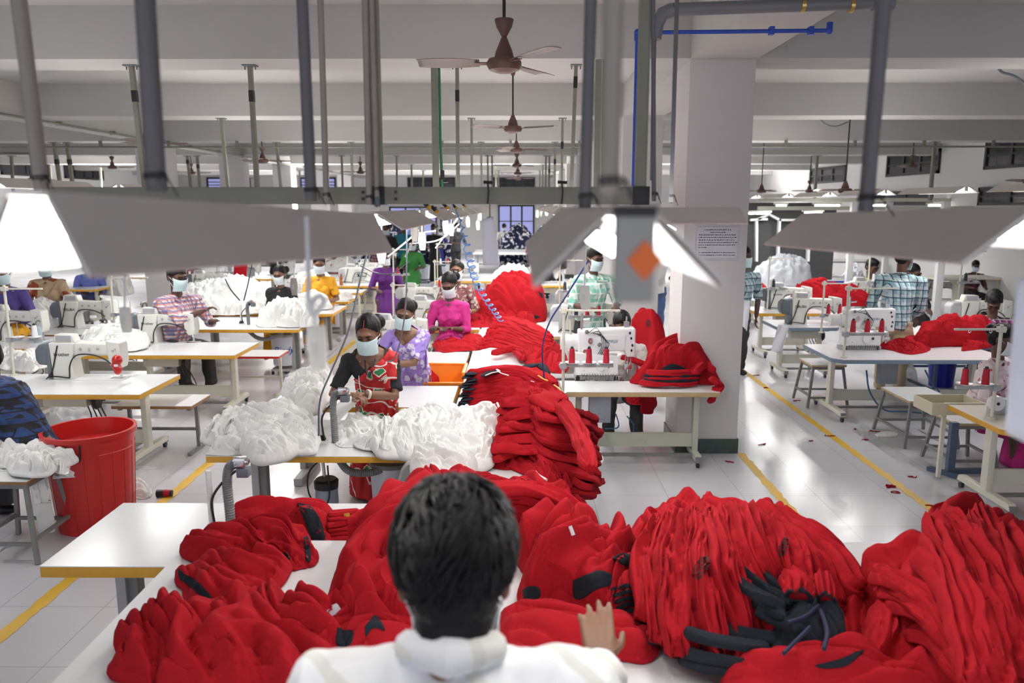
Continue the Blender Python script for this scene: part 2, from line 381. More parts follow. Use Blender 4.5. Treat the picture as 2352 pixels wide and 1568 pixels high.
# ---------------- paper notice taped on the pillar ----------------
fy = 7.38-.285-.004
no = empty('paper_notice', (0, 0, 0), 0, 'white paper notice in a plastic sleeve taped on the pillar', 'notice')
pl, pr_ = D(1602, 522, fy), D(1692, 592, fy)
MB().box(((pl.x+pr_.x)/2, fy, (pl.z+pr_.z)/2), (pr_.x-pl.x, .002, pl.z-pr_.z)).build('sheet', PAP, no)
MB().box(((pl.x+pr_.x)/2, fy-.002, (pl.z+pr_.z)/2), (pr_.x-pl.x+.03, .0015, pl.z-pr_.z+.05)).build('plastic_sleeve', mat('clear sleeve', (.8, .8, .82), .15, alpha=.22), no)
mb = MB(); random.seed(4); W = pr_.x-pl.x; Hh = pl.z-pr_.z
for r in range(11):
    if r in (8,): continue
    zz = pl.z-Hh*(.08+r*.083); x = pl.x+W*(.05 if r > 1 else .18); xe = pr_.x-W*(.05 if r > 1 else .18)
    if r == 7: xe = pl.x+W*.2
    if r == 1: x += W*.15; xe -= W*.15
    while x < xe:
        w = random.uniform(.006, .016)
        for q in range(int(w/.0045)+1):
            mb.box((x+q*.0045, fy-.004, zz+random.uniform(-.001, .001)), (.0036, .001, random.uniform(.004, .0075))); 
        mb.box((x+w/2, fy-.004, zz), (w, .001, .003)); x += w+random.uniform(.006, .012)
mb.build('writing', mat('ink', (.02, .02, .10), .7), no, smooth=False)
# ======================= overhead: posts, fans, lamps =======================
# big cross channel with its two hangers
o = empty('channel_beam', (0, 0, 0), 0, 'long olive steel channel hung across the room below the fans', 'beam')
l, r_ = D(100, 450, 3.0), D(1512, 450, 3.02); zt, zb = D(1190, 431, 3).z, D(1190, 467, 3).z; zc = (zt+zb)/2; hh = zt-zb
def chan(mb, x0, x1): mb.box(((x0+x1)/2, 3.0, zc), (x1-x0, .012, hh)).box(((x0+x1)/2, 3.03, zt), (x1-x0, .07, .006)).box(((x0+x1)/2, 3.03, zb), (x1-x0, .07, .006))
xa, xb = D(853, 450, 3).x, D(884, 450, 3).x; xc, xd = D(1453, 450, 3).x, D(1492, 450, 3).x
m = MB(); chan(m, l.x, xa); m.build('left_channel', POST, o, bevel=.002)
m = MB(); chan(m, xb, xc); m.build('middle_channel', POST, o, bevel=.002)
for x0, x1 in ((xa, xb), (xc, xd)):
    MB().box(((x0+x1)/2, 3.03, zc), (x1-x0, .07, hh+.01)).build('junction_box', BLK, o, bevel=.002, label='black open junction box')
for u in (834, 909): 
    for v in (441, 457): c = D(u, v, 2.99); MB().cyl(c, c-V((0, .008, 0)), .006, n=8).build('bolt', BLK, o)
for x, u in ((xa+.02, 866), ((xc+xd)/2+.0, 1478)):
    h = MB().box((x-.017, 3.03, (zt+SZ)/2), (.005, .05, SZ-zt)).box((x+.017, 3.03, (zt+SZ)/2), (.005, .05, SZ-zt)).box((x, 3.01, (zt+SZ)/2), (.034, .005, SZ-zt))
    h.build('hanger_post', POST, o, label='olive hanger post')
random.seed(5)
mb = MB()
for u in (1120, 1290):
    c = D(u, 440, 2.985); mb.tube([c+V((-.015, 0, .035)), c+V((.02, -.004, .033))], .006).tube([c+V((0, -.003, .035)), c+V((.004, -.006, -.0)), c+V((0, -.004, -.045))], .003)
mb.build('cable_tie', BLK, o)
# plain hanging posts : (u, v_top, v_bottom, half width px, beam index)
def hang(u0, v0, u1, v1, w, bi, kind='post', cap=True, seed=0):
    Y = BY[bi+2]+.3 if bi >= 0 else 3; top = D(u0, v0, Y); 
    if bi >= 0: top.z = BZ
    bot = D(u1, v1, Y); k = pxm(top)
    d = (bot-top).normalized(); bot = top+d*((top.z-2.38)/-d.z)
    o = empty('hanging_post', top, 0); T = V(); B = bot-top
    MB().bar(T, B, w*k, w*k*.8).build('post', POST, o)
    if cap: MB().box((0, 0, -.006), (w*k*2.6, w*k*2, .012)).cyl((-w*k, 0, -.04), (-w*k, 0, 0), .006, n=6).cyl((w*k, 0, -.04), (w*k, 0, 0), .006, n=6).build('bracket', STL, o)
    if seed: f = B*(.09+.1*(seed % 3)); MB().bar(f, f*1.0+B.normalized()*.1, w*k*1.1, w*k*.9).build('joint_sleeve', BLK, o, label='dark joint sleeve')
    return o
POSTS = [(303, 163, 334, 435, 12, 0, 1), (575, 163, 591, 435, 12, 0, 1), (1050, 163, 1052, 435, 10, 0, 1), (1323, 163, 1312, 435, 10, 0, 3),
 (508, 272, 524, 430, 8, 1, 0), (1083, 270, 1084, 430, 7, 1, 0), (1292, 268, 1290, 430, 7, 1, 2), (122, 306, 139, 430, 8, 2, 2), (154, 333, 168, 430, 8, 2, 2), (635, 325, 645, 430, 7, 2, 0), (806, 323, 810, 430, 6, 2, 0),
 (1105, 322, 1106, 430, 6, 2, 0), (1275, 322, 1274, 430, 6, 2, 2), (430, 361, 438, 430, 6, 3, 3), (453, 361, 459, 430, 6, 3, 1), (553, 373, 557, 430, 6, 3, 2), (785, 358, 787, 430, 5, 3, 0), (911, 357, 912, 430, 5, 3, 0),
 (1120, 356, 1121, 430, 5, 3, 0), (1130, 356, 1131, 430, 5, 3, 0), (1254, 356, 1253, 430, 5, 3, 0), (1262, 356, 1261, 430, 5, 3, 2), (945, 376, 946, 430, 5, 4, 0), (1138, 376, 1139, 430, 5, 4, 0), (1247, 376, 1246, 430, 5, 4, 0),
 (688, 395, 689, 430, 4, 5, 0), (972, 392, 972, 430, 4, 5, 0), (1145, 392, 1145, 430, 4, 5, 0), (1240, 392, 1240, 430, 4, 5, 0), (2147, 328, 2136, 460, 8, 2, 0), (1877, 358, 1871, 455, 7, 3, 0), (115, 380, 118, 430, 5, 4, 0), (230, 380, 233, 430, 5, 4, 0), (27, 362, 30, 430, 6, 3, 0)]
ORD = ['first', 'second', 'third', 'fourth', 'fifth', 'sixth', 'seventh', 'eighth']
cnt = {}
for (u0, v0, u1, v1, w, bi, s) in POSTS:
    side = 'far left' if u0 < 420 else 'left' if u0 < 1000 else 'left of the fan row' if u0 < 1190 else 'right of the fan row' if u0 < 1500 else 'far right'
    k = (bi, side); cnt[k] = cnt.get(k, 0)+1
    o = hang(u0, v0, u1, v1, w, bi, seed=s)
    tag(o, 'olive hanging post on the %s crossbeam, %s, %s%s' % (ORD[bi], side, ORD[cnt[k]-1], ', with dark sleeve' if s else ''), 'post', 'olive posts hanging from the crossbeams')
for u, ug, nmx in ((997, 1002, 'left of the near fan'), (1375, 1384, 'right of the near fan')):
    Y = BY[2]+.06; a = D(u, 152, Y); a.z = BZ; o = empty('hanging_post', a, 0, 'wide olive channel post with a green air pipe, '+nmx, 'post', 'channel posts with green pipes')
    s = 1 if u < 1100 else 1; h = a.z-2.38
    MB().box((0, 0, -h/2), (.055, .04, h)).build('post', POST, o)
    MB().tube([(.045, -.02, 0), (.045, -.02, -.7), (.055, -.02, -.95), (.06, -.02, -h)], .012).build('air_pipe', GRNP, o, label='green air pipe')
    MB().box((.06, -.02, -.98), (.035, .035, .08)).cyl((.06, -.02, -1.04), (.11, -.02, -1.04), .008, n=8).build('valve', BLK, o)
# round conduits hanging near the camera : u at top, u at bottom, v bottom, depth, radius, material
for i, (u0, u1, v1, Y, r, m, lab) in enumerate(((43, 97, 437, 1.9, .0175, PIPE, 'beige conduit nearest the left edge'), (333, 360, 440, 1.5, .0185, PIPG, 'thick dark grey conduit above the big lamp shade'),
        (694, 715, 462, 2.1, .015, PIPG, 'grey conduit tied at the far end of the big lamp shade'), (736, 750, 465, 2.9, .011, PIPE, 'thin speckled beige conduit left of the hanger post'),
        (838, 848, 470, 2.92, .011, PIPE, 'beige conduit with a rough edge beside the left hanger'), (852, 866, 452, 2.93, .0095, PIPE, 'pale conduit ending in a grey sleeve in the left junction box'),
        (1357, 1343, 480, 1.75, .013, PIPG, 'grey conduit above the central lamp'), (1409, 1398, 470, 1.0, .0125, PIPE, 'blurred cream conduit above the orange diamond'),
        (2030, 1988, 486, 1.6, .015, PIPG, 'grey conduit above the right lamp shade'), (1500, 1502, 462, 3.0, .008, PIPG, 'grey conduit right of the right hanger'), (1555, 1541, 466, 3.3, .0085, PIPG, 'slim grey conduit in front of the notice pillar'))):
    a = D(u0, -2, Y); b = D(u1, v1, Y); d = (a-b).normalized(); a = b+d*((SZ-b.z)/d.z)
    o = empty('conduit', b, 0, lab, 'conduit', 'conduits hanging near the camera')
    MB().cyl((0, 0, 0), a-b, r, n=14).build('pipe', m, o)
    w = MB(); rnd = random.Random(i)
    for q in range(3): w.tube([V((math.cos(t)*r*1.15, math.sin(t)*r*1.15, .02+.004*q+t*.0012)) for t in [j*PI/6 for j in range(13)]]+[V((r*1.5, -r, .03)), V((r*(1+q), -r*2, .02-q*.015))], .0012, 5)
    w.build('wire_tie', BLK, o)
    if i == 5: MB().cyl((0, 0, -.0), -d*.035, r*1.2).build('end_sleeve', GRY, o)
# ceiling fans
def make_fan(rod, both=True, ang=0, span=.56):
    o = empty('ceiling_fan')
    MB().cyl((0, 0, .1), (0, 0, rod), .011, n=10).build('rod', BLK, o)
    MB().lathe([(.0, -.075), (.055, -.078), (.098, -.062), (.112, -.035), (.112, -.012), (.10, .006), (.06, .014)], n=32).build('motor', FANB, o)
    MB().lathe([(.062, .012), (.06, .03), (.052, .06), (.035, .10), (.022, .13), (.018, .14), (.0, .14)], n=24).build('lower_canopy', FANB, o)
    MB().lathe([(.0, .14), (.018, .145), (.05, .20), (.062, .245), (.060, .25), (.0, .25)] if both else [(0, rod-.12), (.02, rod-.12), (.05, rod-.04), (.055, rod), (0, rod)], n=24).build('upper_canopy', FANB, o)
    for k in range(3):
        a = ang+k*2*PI/3; R = Matrix.Rotation(a, 4, 'Z')
        P = np.zeros((14, 7, 3))
        for i, t in enumerate(np.linspace(0, 1, 14)):
            wd = .055+.035*math.sin(t*PI*.75)*(1 if t < .93 else .9); 
            for j, s in enumerate(np.linspace(-1, 1, 7)):
                x = .16+t*(span-.16); y = s*wd; z = -.02+s*wd*math.tan(.21)*(1-.4*t)+.012*(1-s*s)
                P[i, j] = R@V((x, y, z))
        me = grid_mesh('b', P); bm = bmesh.new(); bm.from_mesh(me); bmesh.ops.solidify(bm, geom=bm.faces[:], thickness=.003); bm.to_mesh(me); bm.free(); me.shade_smooth()
        bl = link_mesh('blade', me, FANC, o)
        MB().box((.13, 0, -.022), (.12, .045, .006), (.15, 0, 0)).xf(R).build('blade_bracket', FANB, bl)
    return o
fans = [(1158, 138, 5.3, 60, 1), (1178, 291, 9.9, 95, 0), (1186, 341, 14.3, 10, 0), (1187, 377, 18.7, 50, 1), (1189, 396, 23, 80, 1), (1190, 408, 27.5, 20, 1),
        (336, 324, 11.6, 28, 0), (603, 366, 16, 35, 1), (828, 393, 22, 70, 1), (258, 382, 20.5, 5, 1), (440, 395, 24.5, 15, 1), (561, 407, 28, 40, 1), (75, 410, 20, 60, 0), (-20, 348, 12, 15, 1),
        (1941, 434, 13.4, 75, 0), (1749, 436, 19, 40, 0), (1859, 436, 22, 10, 1), (2095, 380, 20, 95, 1), (2365, 412, 14, 85, 1)]
FL = ['nearest ceiling fan at top centre, brown with blurred blades', 'ceiling fan with one pale blade raised, behind the nearest fan', 'third ceiling fan in the centre row', 'fourth ceiling fan in the centre row', 'fifth ceiling fan in the centre row', 'farthest ceiling fan in the centre row',
      'ceiling fan hidden behind the thick dark conduit', 'ceiling fan with pointed canopy at left, above the left windows', 'small fan behind the beige conduit on the left', 'small fan at far left in front of the side window', 'small far fan left of the lit high window', 'tiny far fan over the lit high window',
      'low fan at the extreme left by the side wall', 'fan cut by the left edge of the photo', 'red brown fan on a long rod at right with a loose wire', 'fan right of the pillar on a long rod', 'small fan between the two long rod fans', 'fan in front of the high window on the right wall', 'fan cut off by the right edge, one thin blade showing']
for (u, v, Y, a, both), lab in zip(fans, FL):
    p = D(u, v, Y); 
    f = make_fan(SZ-p.z-.02, both, math.radians(a)); f.location = p; tag(f, 'brown '+lab if 'brown' not in lab else lab, 'fan', 'brown ceiling fans')
mb = D(1941, 290, 13.4)
tag(MB().tube(smooth_path([D(1880, 270, 13.4), D(1897, 285, 13.4), D(1920, 290, 13.4), D(1948, 280, 13.4)], 14), .012).build('loose_cable', GRY), 'loose grey wire drooping to the long rod fan', 'cable')
tag(MB().tube(smooth_path([D(2290, 145, 8.2), D(2300, 165, 8.2), D(2330, 175, 8.2), D(2365, 200, 8.2)], 14), .014).build('loose_cable', GRY), 'grey flexible conduit hanging from the first beam at top right', 'cable')
# ---------------- lamp shades ----------------
# cross-section: an inverted V with a flat spine, built as a thin folded sheet; tube under it, lamp light inside
def shade_mesh(L, hw, dr, fl=.028):
    sec = [(-hw, -dr), (-fl, 0), (fl, 0), (hw, -dr)]; t = .004
    out = MB()
    P = [(x, z) for x, z in sec]; Q = [(x*.97, z-t*1.3) for x, z in sec]
    poly = P+Q[::-1]
    out.prism(poly, -L/2, L/2); return out
NL = [0]
def lamp(loc, rz, L=1.22, hw=.13, dr=.085, tilt=0, e=30, lab=None, tube=True, group='lamps over the sewing lines', light=True, tw=0, upl=.32):
    o = empty('lamp', loc, 0, lab, 'lamp', group); o.rotation_euler = (tilt, tw, rz)
    NL[0] += 1
    shade_mesh(L, hw, dr).build('shade', SHD, o, smooth=False)
    q = MB(); q.add([(-.026, -L/2+.01, -.0075), (.026, -L/2+.01, -.0075), (.026, L/2-.01, -.0075), (-.026, L/2-.01, -.0075)], [(0, 1, 2, 3)])
    for s in (-1, 1): q.add([(s*.026, -L/2+.003, -.012), (s*(hw-.009), -L/2+.003, -dr-.004), (s*(hw-.009), L/2-.003, -dr-.004), (s*.026, L/2-.003, -.012)], [(0, 1, 2, 3)])
    q.build('reflector', SHI, o, smooth=False, label='white inner reflector')
    MB().cyl((0, -L/2+.03, -.05), (0, L/2-.03, -.05), .013, n=10).build('tube', TUBN if upl < .1 else TUB, o, label='lit fluorescent tube')
    for s in (-1, 1): MB().box((0, s*(L/2-.02), -.03), (.03, .02, .05)).build('tube_holder', SWT, o) if L > 1.29 else None
    if light:
        ld = bpy.data.lights.new('tube_and_fill_light', 'AREA'); ld.shape = 'RECTANGLE'; ld.size = .10; ld.size_y = L-.1; ld.energy = e; ld.color = (1, .985, .97)
        lo = bpy.data.objects.new('tube_and_fill_light', ld); C.objects.link(lo); lo.parent = o; lo.location = (0, 0, -.072)
        l2 = ld.copy(); l2.energy = e*upl; l2.size = .22; up_fill = bpy.data.objects.new('tube_and_fill_light', l2); C.objects.link(up_fill); up_fill.parent = o; up_fill.location = (0, 0, .02); up_fill.rotation_euler = (PI, 0, 0)  # second light is added upward fill above the closed shade, brightens the ceiling
    return o
EL = 15
# the two blurred shades close to the camera, the one over the operator, and the row lamps
a, b = D(60, 437, 1.02), D(838, 490, 2.28); c = (a+b)/2; d = b-a
o = lamp(c, math.atan2(-d.x, d.y), d.length, .085, .105, math.atan2(d.z, math.hypot(d.x, d.y)), EL*.22, 'large blurred grey lamp shade filling the upper left, glowing at its near end', tw=.02, upl=.08)
a, b = D(2420, 470, 1.35), D(1862, 490, 2.55); c = (a+b)/2; d = b-a
o = lamp(c, math.atan2(-d.x, d.y), d.length, .15, .088, math.atan2(d.z, math.hypot(d.x, d.y)), EL*.22, 'large grey lamp shade at the right edge, seen from its outside', tw=-.06, upl=.08)
NEAR = D(1452, 484, .92)
o = lamp(NEAR+V((.0, .50, .0)), 0, 1.0, .115, .085, 0, EL*.2, 'blinding lamp near the centre with an orange diamond on its end box', tw=.0, upl=.08)
q = empty('lamp_end_box', D(1455, 590, .88), 0, 'grey control box with an orange diamond sticker hung from the near central lamp', 'box')
MB().box((0, 0, 0), (.044, .028, .10)).build('case', mat('box grey', (.36, .36, .33), .5), q, bevel=.004)
MB().box((0, 0, .050), (.046, .03, .012)).build('cap', BLK, q, bevel=.002)
s = .0195; MB().prism([(0, s*1.15), (s, 0), (0, -s*1.15), (-s, 0)], -.0165, -.0145).build('diamond_sticker', mat('orange sticker', (.85, .17, .02), .5), q, loc=(.010, 0, -.003), smooth=False)
k = 0
for i in range(9):
    y = 3.35+i*1.5+(.35 if i > 0 else 0)
    lamp((-.62-.0*i, y+.6, 2.27), 0, 1.3, .14, .07, 0, EL*(.55+.10*i), 'lamp %s from the front in the row left of the aisle of red piles' % (ORD+['ninth'])[i])
    lamp((.52, y+.6, 2.27), 0, 1.3, .14, .07, 0, EL*(.55+.10*i), 'lamp %s from the front in the row right of the hanging paper' % (ORD+['ninth'])[i])
for i in range(7):
    lamp((-3.9, 4.6+i*1.9, 2.5), 0, 1.3, .14, .07, 0, EL*(1.1+.25*i), 'lamp %s from the front over the left sewing block' % ORD[i], group='lamps over the left block')
    lamp((4.9, 5.6+i*1.9, 2.5), 0, 1.3, .14, .07, 0, EL*(1.1+.25*i), 'lamp %s from the front over the right sewing block' % ORD[i], group='lamps over the right block') if i != 0 else None
for i in range(5): lamp((-8.6-1.8*(i % 2), 8.5+i*4.5, 2.5), 0, 1.3, .14, .07, 0, EL*3.2, 'added fill lamp %s from the front by the left pillars' % ORD[i], group='added fill lamps beyond the left pillars')  # added to brighten the far left side of the hall
# far bright tubes seen side-on at right, hung on a long pale rail
for i, (u0, u1, v) in enumerate(((1872, 1928, 472), (1994, 2046, 472), (2133, 2230, 472), (2236, 2300, 472), (2302, 2360, 471), (1720, 1768, 490), (1848, 1888, 488), (1783, 1806, 472))):
    Y = 19+(i % 3)*.4; a, b = D(u0, v, Y), D(u1, v, Y); o = empty('batten_lamp', (a+b)/2, 0, 'bright tube lamp %s on the far right rail' % (ORD[i] if i < 8 else ''), 'lamp', 'tube lamps on the far right rails'); L = (b-a).length
    MB().cyl((-L/2, 0, 0), (L/2, 0, 0), .022, n=10).build('tube', TUB, o); MB().box((0, .02, .045), (L+.1, .06, .05)).build('housing', SWT, o)
    ld = bpy.data.lights.new('tube_and_fill_light', 'AREA'); ld.shape = 'RECTANGLE'; ld.size = L; ld.size_y = .05; ld.energy = EL*.8; lo = bpy.data.objects.new('tube_and_fill_light', ld); C.objects.link(lo); lo.parent = o; lo.location = (0, 0, -.03)
for v, Y in ((459, 19.6), (478, 18.6)):
    a, b = D(1740, v, Y), D(2400, v, Y); tag(MB().box((a+b)/2, (b.x-a.x, .06, .09)).build('lamp_rail', CRM), 'pale %s rail carrying the far right tube lamps' % ('upper' if v < 470 else 'lower'), 'rail')
# lamp at the pillar end of the channel
lamp(D(1520, 476, 3.25), PI/2, .62, .16, .06, 0, EL*.5, 'lamp lying crosswise by the pillar with its mouth open')
# added fill lamps over the cutting area, brighten the back wall and ceiling
for i in range(8): lamp((-13+i*3.1, 25+(i % 2)*6, 2.6), PI/2, 1.3, .14, .06, 0, EL*12, upl=.9, lab= 'distant added fill lamp %s from the left over the cutting tables' % ORD[i], group='added fill lamps over the cutting tables')
# ---------------- hanging switches, cords, coil ----------------
def switch(u, v, Y, utop, s=1.0, m=SWT, lab='', loop=False):
    p = D(u, v, Y); o = empty('cord_switch', p, 0, lab, 'switch', 'pendant switches on white cords')
    MB().prism([(-.019*s, .05*s), (.019*s, .05*s), (.024*s, .0), (.018*s, -.055*s), (-.014*s, -.055*s), (-.024*s, 0)], -.011*s, .011*s).build('body', m, o, bevel=.004*s)
    MB().box((-.005*s, -.012*s, -.005*s), (.012*s, .004, .03*s)).build('rocker', mat('dull white', (.6, .6, .56), .4), o)
    t = D(utop, 478, Y); zt_ = 2.28; top = V((t.x-p.x, 0, zt_-p.z)); mid = V((top.x*.4, .01, .05*s+(top.z-.05*s)*.5))
    pts = [V((0, 0, .05*s)), mid, top]
    if loop:
        h = .05*s
        h = .05*s-.003; pts = [V((x*.00073, .004*(k > 6), h+y*.00073)) for k, (x, y) in enumerate(((0, 0), (-4, 14), (6, 38), (20, 58), (14, 72), (0, 68), (-8, 50), (-8, 30), (-16, 48), (-17, 80), (-14, 120)))]+[V((-.008, 0, top.z))]
    MB().tube(smooth_path(pts, 60), .0042*s if not loop else .0042).build('cord', CABW, o)
    return o
switch(728, 795, 1.32, 722, .72, lab='large blurred white cord switch with a looped cord, near the camera', loop=True)
switch(289, 733, 2.0, 275, .62, lab='white box switch hanging in front of the left machines')
switch(676, 657, 3.4, 684, .72, mat('beige switch', (.50, .46, .40), .5), 'beige two screw box switch above the white garments')
for i, (u, v, Y, ut, s) in enumerate(((876, 580, 3.9, 874, 1), (952, 534, 4.8, 952, 1), (970, 553, 4.6, 966, 1), (968, 518, 5.2, 970, .9), (1024, 520, 6, 1027, 1), (1037, 527, 6, 1037, .9), (1060, 490, 8, 1060, 1), (1075, 510, 8.5, 1075, 1), (1098, 517, 9, 1098, 1), (1103, 497, 11, 1103, 1))):
    switch(u, v, Y, ut, s, lab='white pendant switch %s from the left under the centre lamps' % (ORD+['ninth', 'tenth'])[i])
switch(1343, 681, 3.0, 1346, .9, lab='white rectangular pendant switch beside the spool stand')
# many small switches in the right row cluster
rr = random.Random(9)
for i in range(16):
    u = rr.uniform(1232, 1330); Y = 9+(1330-u)/14+rr.uniform(0, 1.5); switch(u, 474+rr.uniform(2, 22), Y, u, rr.uniform(.9, 1.3), lab='tiny white pendant switch in the far cluster below the right lamps')
# clipped paper hanging from the channel
p = D(1125, 560, 2.95); o = empty('hanging_paper', p, 0, 'curled white paper clipped to the steel channel', 'paper')
W, H2 = .055, .17; P = np.zeros((12, 10, 3))
for i, t in enumerate(np.linspace(0, 1, 12)):
    for j, s in enumerate(np.linspace(0, 1, 10)):
        a = (s-.5)*2.4*(.55+.45*t); P[i, j] = (.030*math.sin(a)*1.1+.012*(t-.5), -.02*math.cos(a)*(.5+t*.5)+.008*t, .09-t*H2+.012*s*(1-t))
me = grid_mesh('p', P); bm = bmesh.new(); bm.from_mesh(me); bmesh.ops.solidify(bm, geom=bm.faces[:], thickness=.001); bm.to_mesh(me); bm.free(); link_mesh('sheet', me, PAP, o)
MB().tube([(0, 0, .17), (.001, 0, .085)], .0025).box((0, -.004, .09), (.02, .012, .02)).build('clip', STL, o)
# blue coiled air hose
pts = [D(1045, 478, 4.9), D(1062, 520, 4.9), D(1078, 590, 5.0), D(1100, 660, 5.4), D(1150, 735, 6.6)]
cp = smooth_path(pts, 420); tt = np.linspace(0, 1, 420); amp = np.clip((tt-.1)*3, 0, 1)*.026*(1-.2*tt)
ph = 2*PI*(11*tt+8*tt**3); cp[:, 0] += amp*np.cos(ph); cp[:, 2] += amp*np.sin(ph)*.6; cp[:, 1] += amp*np.sin(ph)
tag(MB().tube(cp, .0045, 6).build('coiled_air_hose', mat('light blue hose', (.16, .36, .80), .4)), 'light blue coiled air hose dropping to the folded red pile', 'hose')
def cable(name, pts, r, m, lab, n=40): return tag(MB().tube(smooth_path(pts, n), r, 6).build(name, m), lab, 'cable')
cable('dark_cable', [D(870, 505, 4.2), D(850, 560, 4.2), D(828, 640, 4.2), D(800, 760, 4.2), D(762, 850, 4.2), D(735, 920, 4.2), D(732, 1000, 4.3)], .0055, GRY, 'long dark cable swooping down to the suction arm by the red sari')
cable('dark_cable', [D(934, 500, 4.6), D(934, 600, 4.6), D(932, 700, 4.65), D(920, 780, 4.7), D(905, 824, 4.75), D(890, 830, 4.8)], .0045, GRY, 'thin dark cable hanging to the hands of the woman in lilac')
cable('dark_cable', [D(828, 610, 4.2), D(860, 625, 5), D(900, 628, 5), D(940, 600, 5)], .004, GRY, 'thin sagging cable between hanging cords')
cable('air_hose', [D(1350, 600, 4.8), D(1300, 680, 5), D(1262, 740, 5.3), D(1246, 800, 5.6), D(1250, 870, 5.9)], .006, mat('navy hose', (.03, .07, .30), .4), 'dark blue air hose looping down beside the spool stand')
for i, (a, b, c_) in enumerate((((890, 590, 6), (950, 540, 6.3), (1000, 490, 6.8)), ((930, 590, 7), (960, 540, 7), (1000, 530, 7.5)), ((1000, 570, 7.5), (1030, 530, 7.6), (1060, 490, 8)), ((940, 560, 7), (1010, 550, 7.3), (1060, 510, 8)))):
    cable('grey_cable', [D(*a), D(*b), D(*c_)], .008, mat('pale grey cable', (.5, .48, .47), .5), 'pale grey cable %s of those slanting between the far machine stands' % ORD[i])
cable('thin_cord', [D(517, 640, 5), D(530, 665, 5), D(551, 690, 5)], .004, GRY, 'thin cord above the left suction arm, left strand'); cable('thin_cord', [D(580, 600, 5), D(570, 650, 5), D(560, 690, 5)], .004, GRY, 'thin cord above the left suction arm, right strand')
# ======================= tables, machines, stands =======================
TZ = .70
def table_at(x0, x1, y0, y1, lab, edge=YEL, leg=CRM, z=TZ, th=.045, style='T', word=None, group='work tables', name='sewing_table', top=LAM, legs=(1, 1), motor=False, cham=0):
    w, d = x1-x0, y1-y0; o = empty(name, ((x0+x1)/2, (y0+y1)/2, 0), 0, lab, 'table', group)
    hx, hy = w/2, d/2
    poly = [(-hx+cham, -hy), (hx-cham*1.4, -hy), (hx, -hy+cham*2.2), (hx, hy), (-hx, hy), (-hx, -hy+cham)] if cham else [(-hx, -hy), (hx, -hy), (hx, hy), (-hx, hy)]
    MB().prism(poly, z-.004, z, 'z').build('tabletop', top, o, smooth=False)
    MB().prism([(a*.9995, b*.9995) for a, b in poly], z-th, z-.004, 'z').build('edge_board', edge, o, bevel=.002)
    if style == 'T':
        for sgn, on in ((-1, legs[0]), (1, legs[1])):
            if not on: continue
            x = sgn*(hx-.16)
            l = MB().box((x, 0, (z-th+.10)/2), (.05, .085, z-th-.10)).box((x, 0, z-th-.012), (.06, d*.72, .024)); l.build('leg', leg, o, bevel=.004)
            MB().prism([(-hy*.86, .065), (-hy*.8, .115), (hy*.8, .115), (hy*.86, .065)], x-.03, x+.03, 'x').build('foot', leg, o, bevel=.004)
            for s2 in (-1, 1):
                cc = MB().cyl((x, s2*hy*.78, .026), (x, s2*hy*.78, .07), .009, n=8).box((x, s2*hy*.80, .075), (.05, .05, .05))
                cc.build('caster_bracket', STL, o); MB().cyl((x-.012, s2*hy*.80, .026), (x+.012, s2*hy*.80, .026), .026, n=14).build('caster', BLK, o)
            for q in (.16, .26): MB().cyl((x-.045*sgn*-1, .0, q), (x+.045*sgn, 0, q), .008, n=6).build('bolt', STL, o)
        sb = MB().box((0, .0, .21), (w-.36, .022, .115)).box((0, .0, .268), (w-.36, .035, .008)).box((0, 0, .152), (w-.36, .035, .008))
        s = sb.build('stretcher', leg, o)
        MB().box((0, -.06, .085), (w-.36, .05, .02)).build('pedal_bar', STL, o)
        if word:
            t = text(word, .085, leg, s, (0, -.0125, .182), (PI/2, 0, 0), ext=.003)
    elif style == 'post':
        for sgn, on in ((-1, legs[0]), (1, legs[1])):
            if not on: continue
            x = sgn*(hx-.2); m = MB().box((x-.025, 0, (z-th)/2+.03), (.05, .09, z-th-.06)); m.build('leg', LGR, o, bevel=.003)
            MB().box((x+.025, .01, (z-th)/2+.03), (.05, .07, z-th-.06)).build('leg_channel', STL, o); MB().box((x, 0, .035), (.07, d*.8, .06)).build('foot', LGR, o, bevel=.004)
    elif style == 'frame':
        for sx in (-1, 1):
            for sy in (-1, 1): MB().box((sx*(hx-.05), sy*(hy-.05), (z-th)/2), (.035, .035, z-th)).build('leg', leg, o, bevel=.002)
        MB().box((0, hy-.05, .16), (w-.1, .025, .03)).box((0, hy-.05, z-th-.03), (w-.1, .03, .05)).build('rail', leg, o)
        MB().box((hx-.05, 0, .16), (.025, d-.1, .03)).build('side_rail', leg, o); MB().box((-hx+.05, 0, .16), (.025, d-.1, .03)).build('side_rail', leg, o)
    if motor:
        MB().box((.05, 0, z-th-.10), (.40, .16, .11)).box((-.02, 0, z-th-.03), (.1, .1, .06)).build('motor', CRM, o, bevel=.015)
        MB().lathe([(0, -.02), (.06, -.02), (.075, 0), (.06, .02), (0, .02)], (.30, 0, z-th-.12), 18, 'x').build('pulley', BLK, o)
        q = MB()
        for i in range(4): q.tube(smooth_path([(.1+.05*i, .06, z-th), (.16+.04*i, .09, z-th-.18), (.2+.06*i, .06, z-th-.3-.03*i), (.12+.07*i, .02, .3)], 12), .006, 5)
        q.build('cables', BLK, o, kind='stuff')
    return o
def table_px(uL, uR, vF, vB, lab, z=TZ, **k):
    a = G(uL, vF, z); b = G(uR, vF, z); c = G(uL, vB, z); return table_at(a.x, b.x, a.y, c.y, lab, z=z, **k)
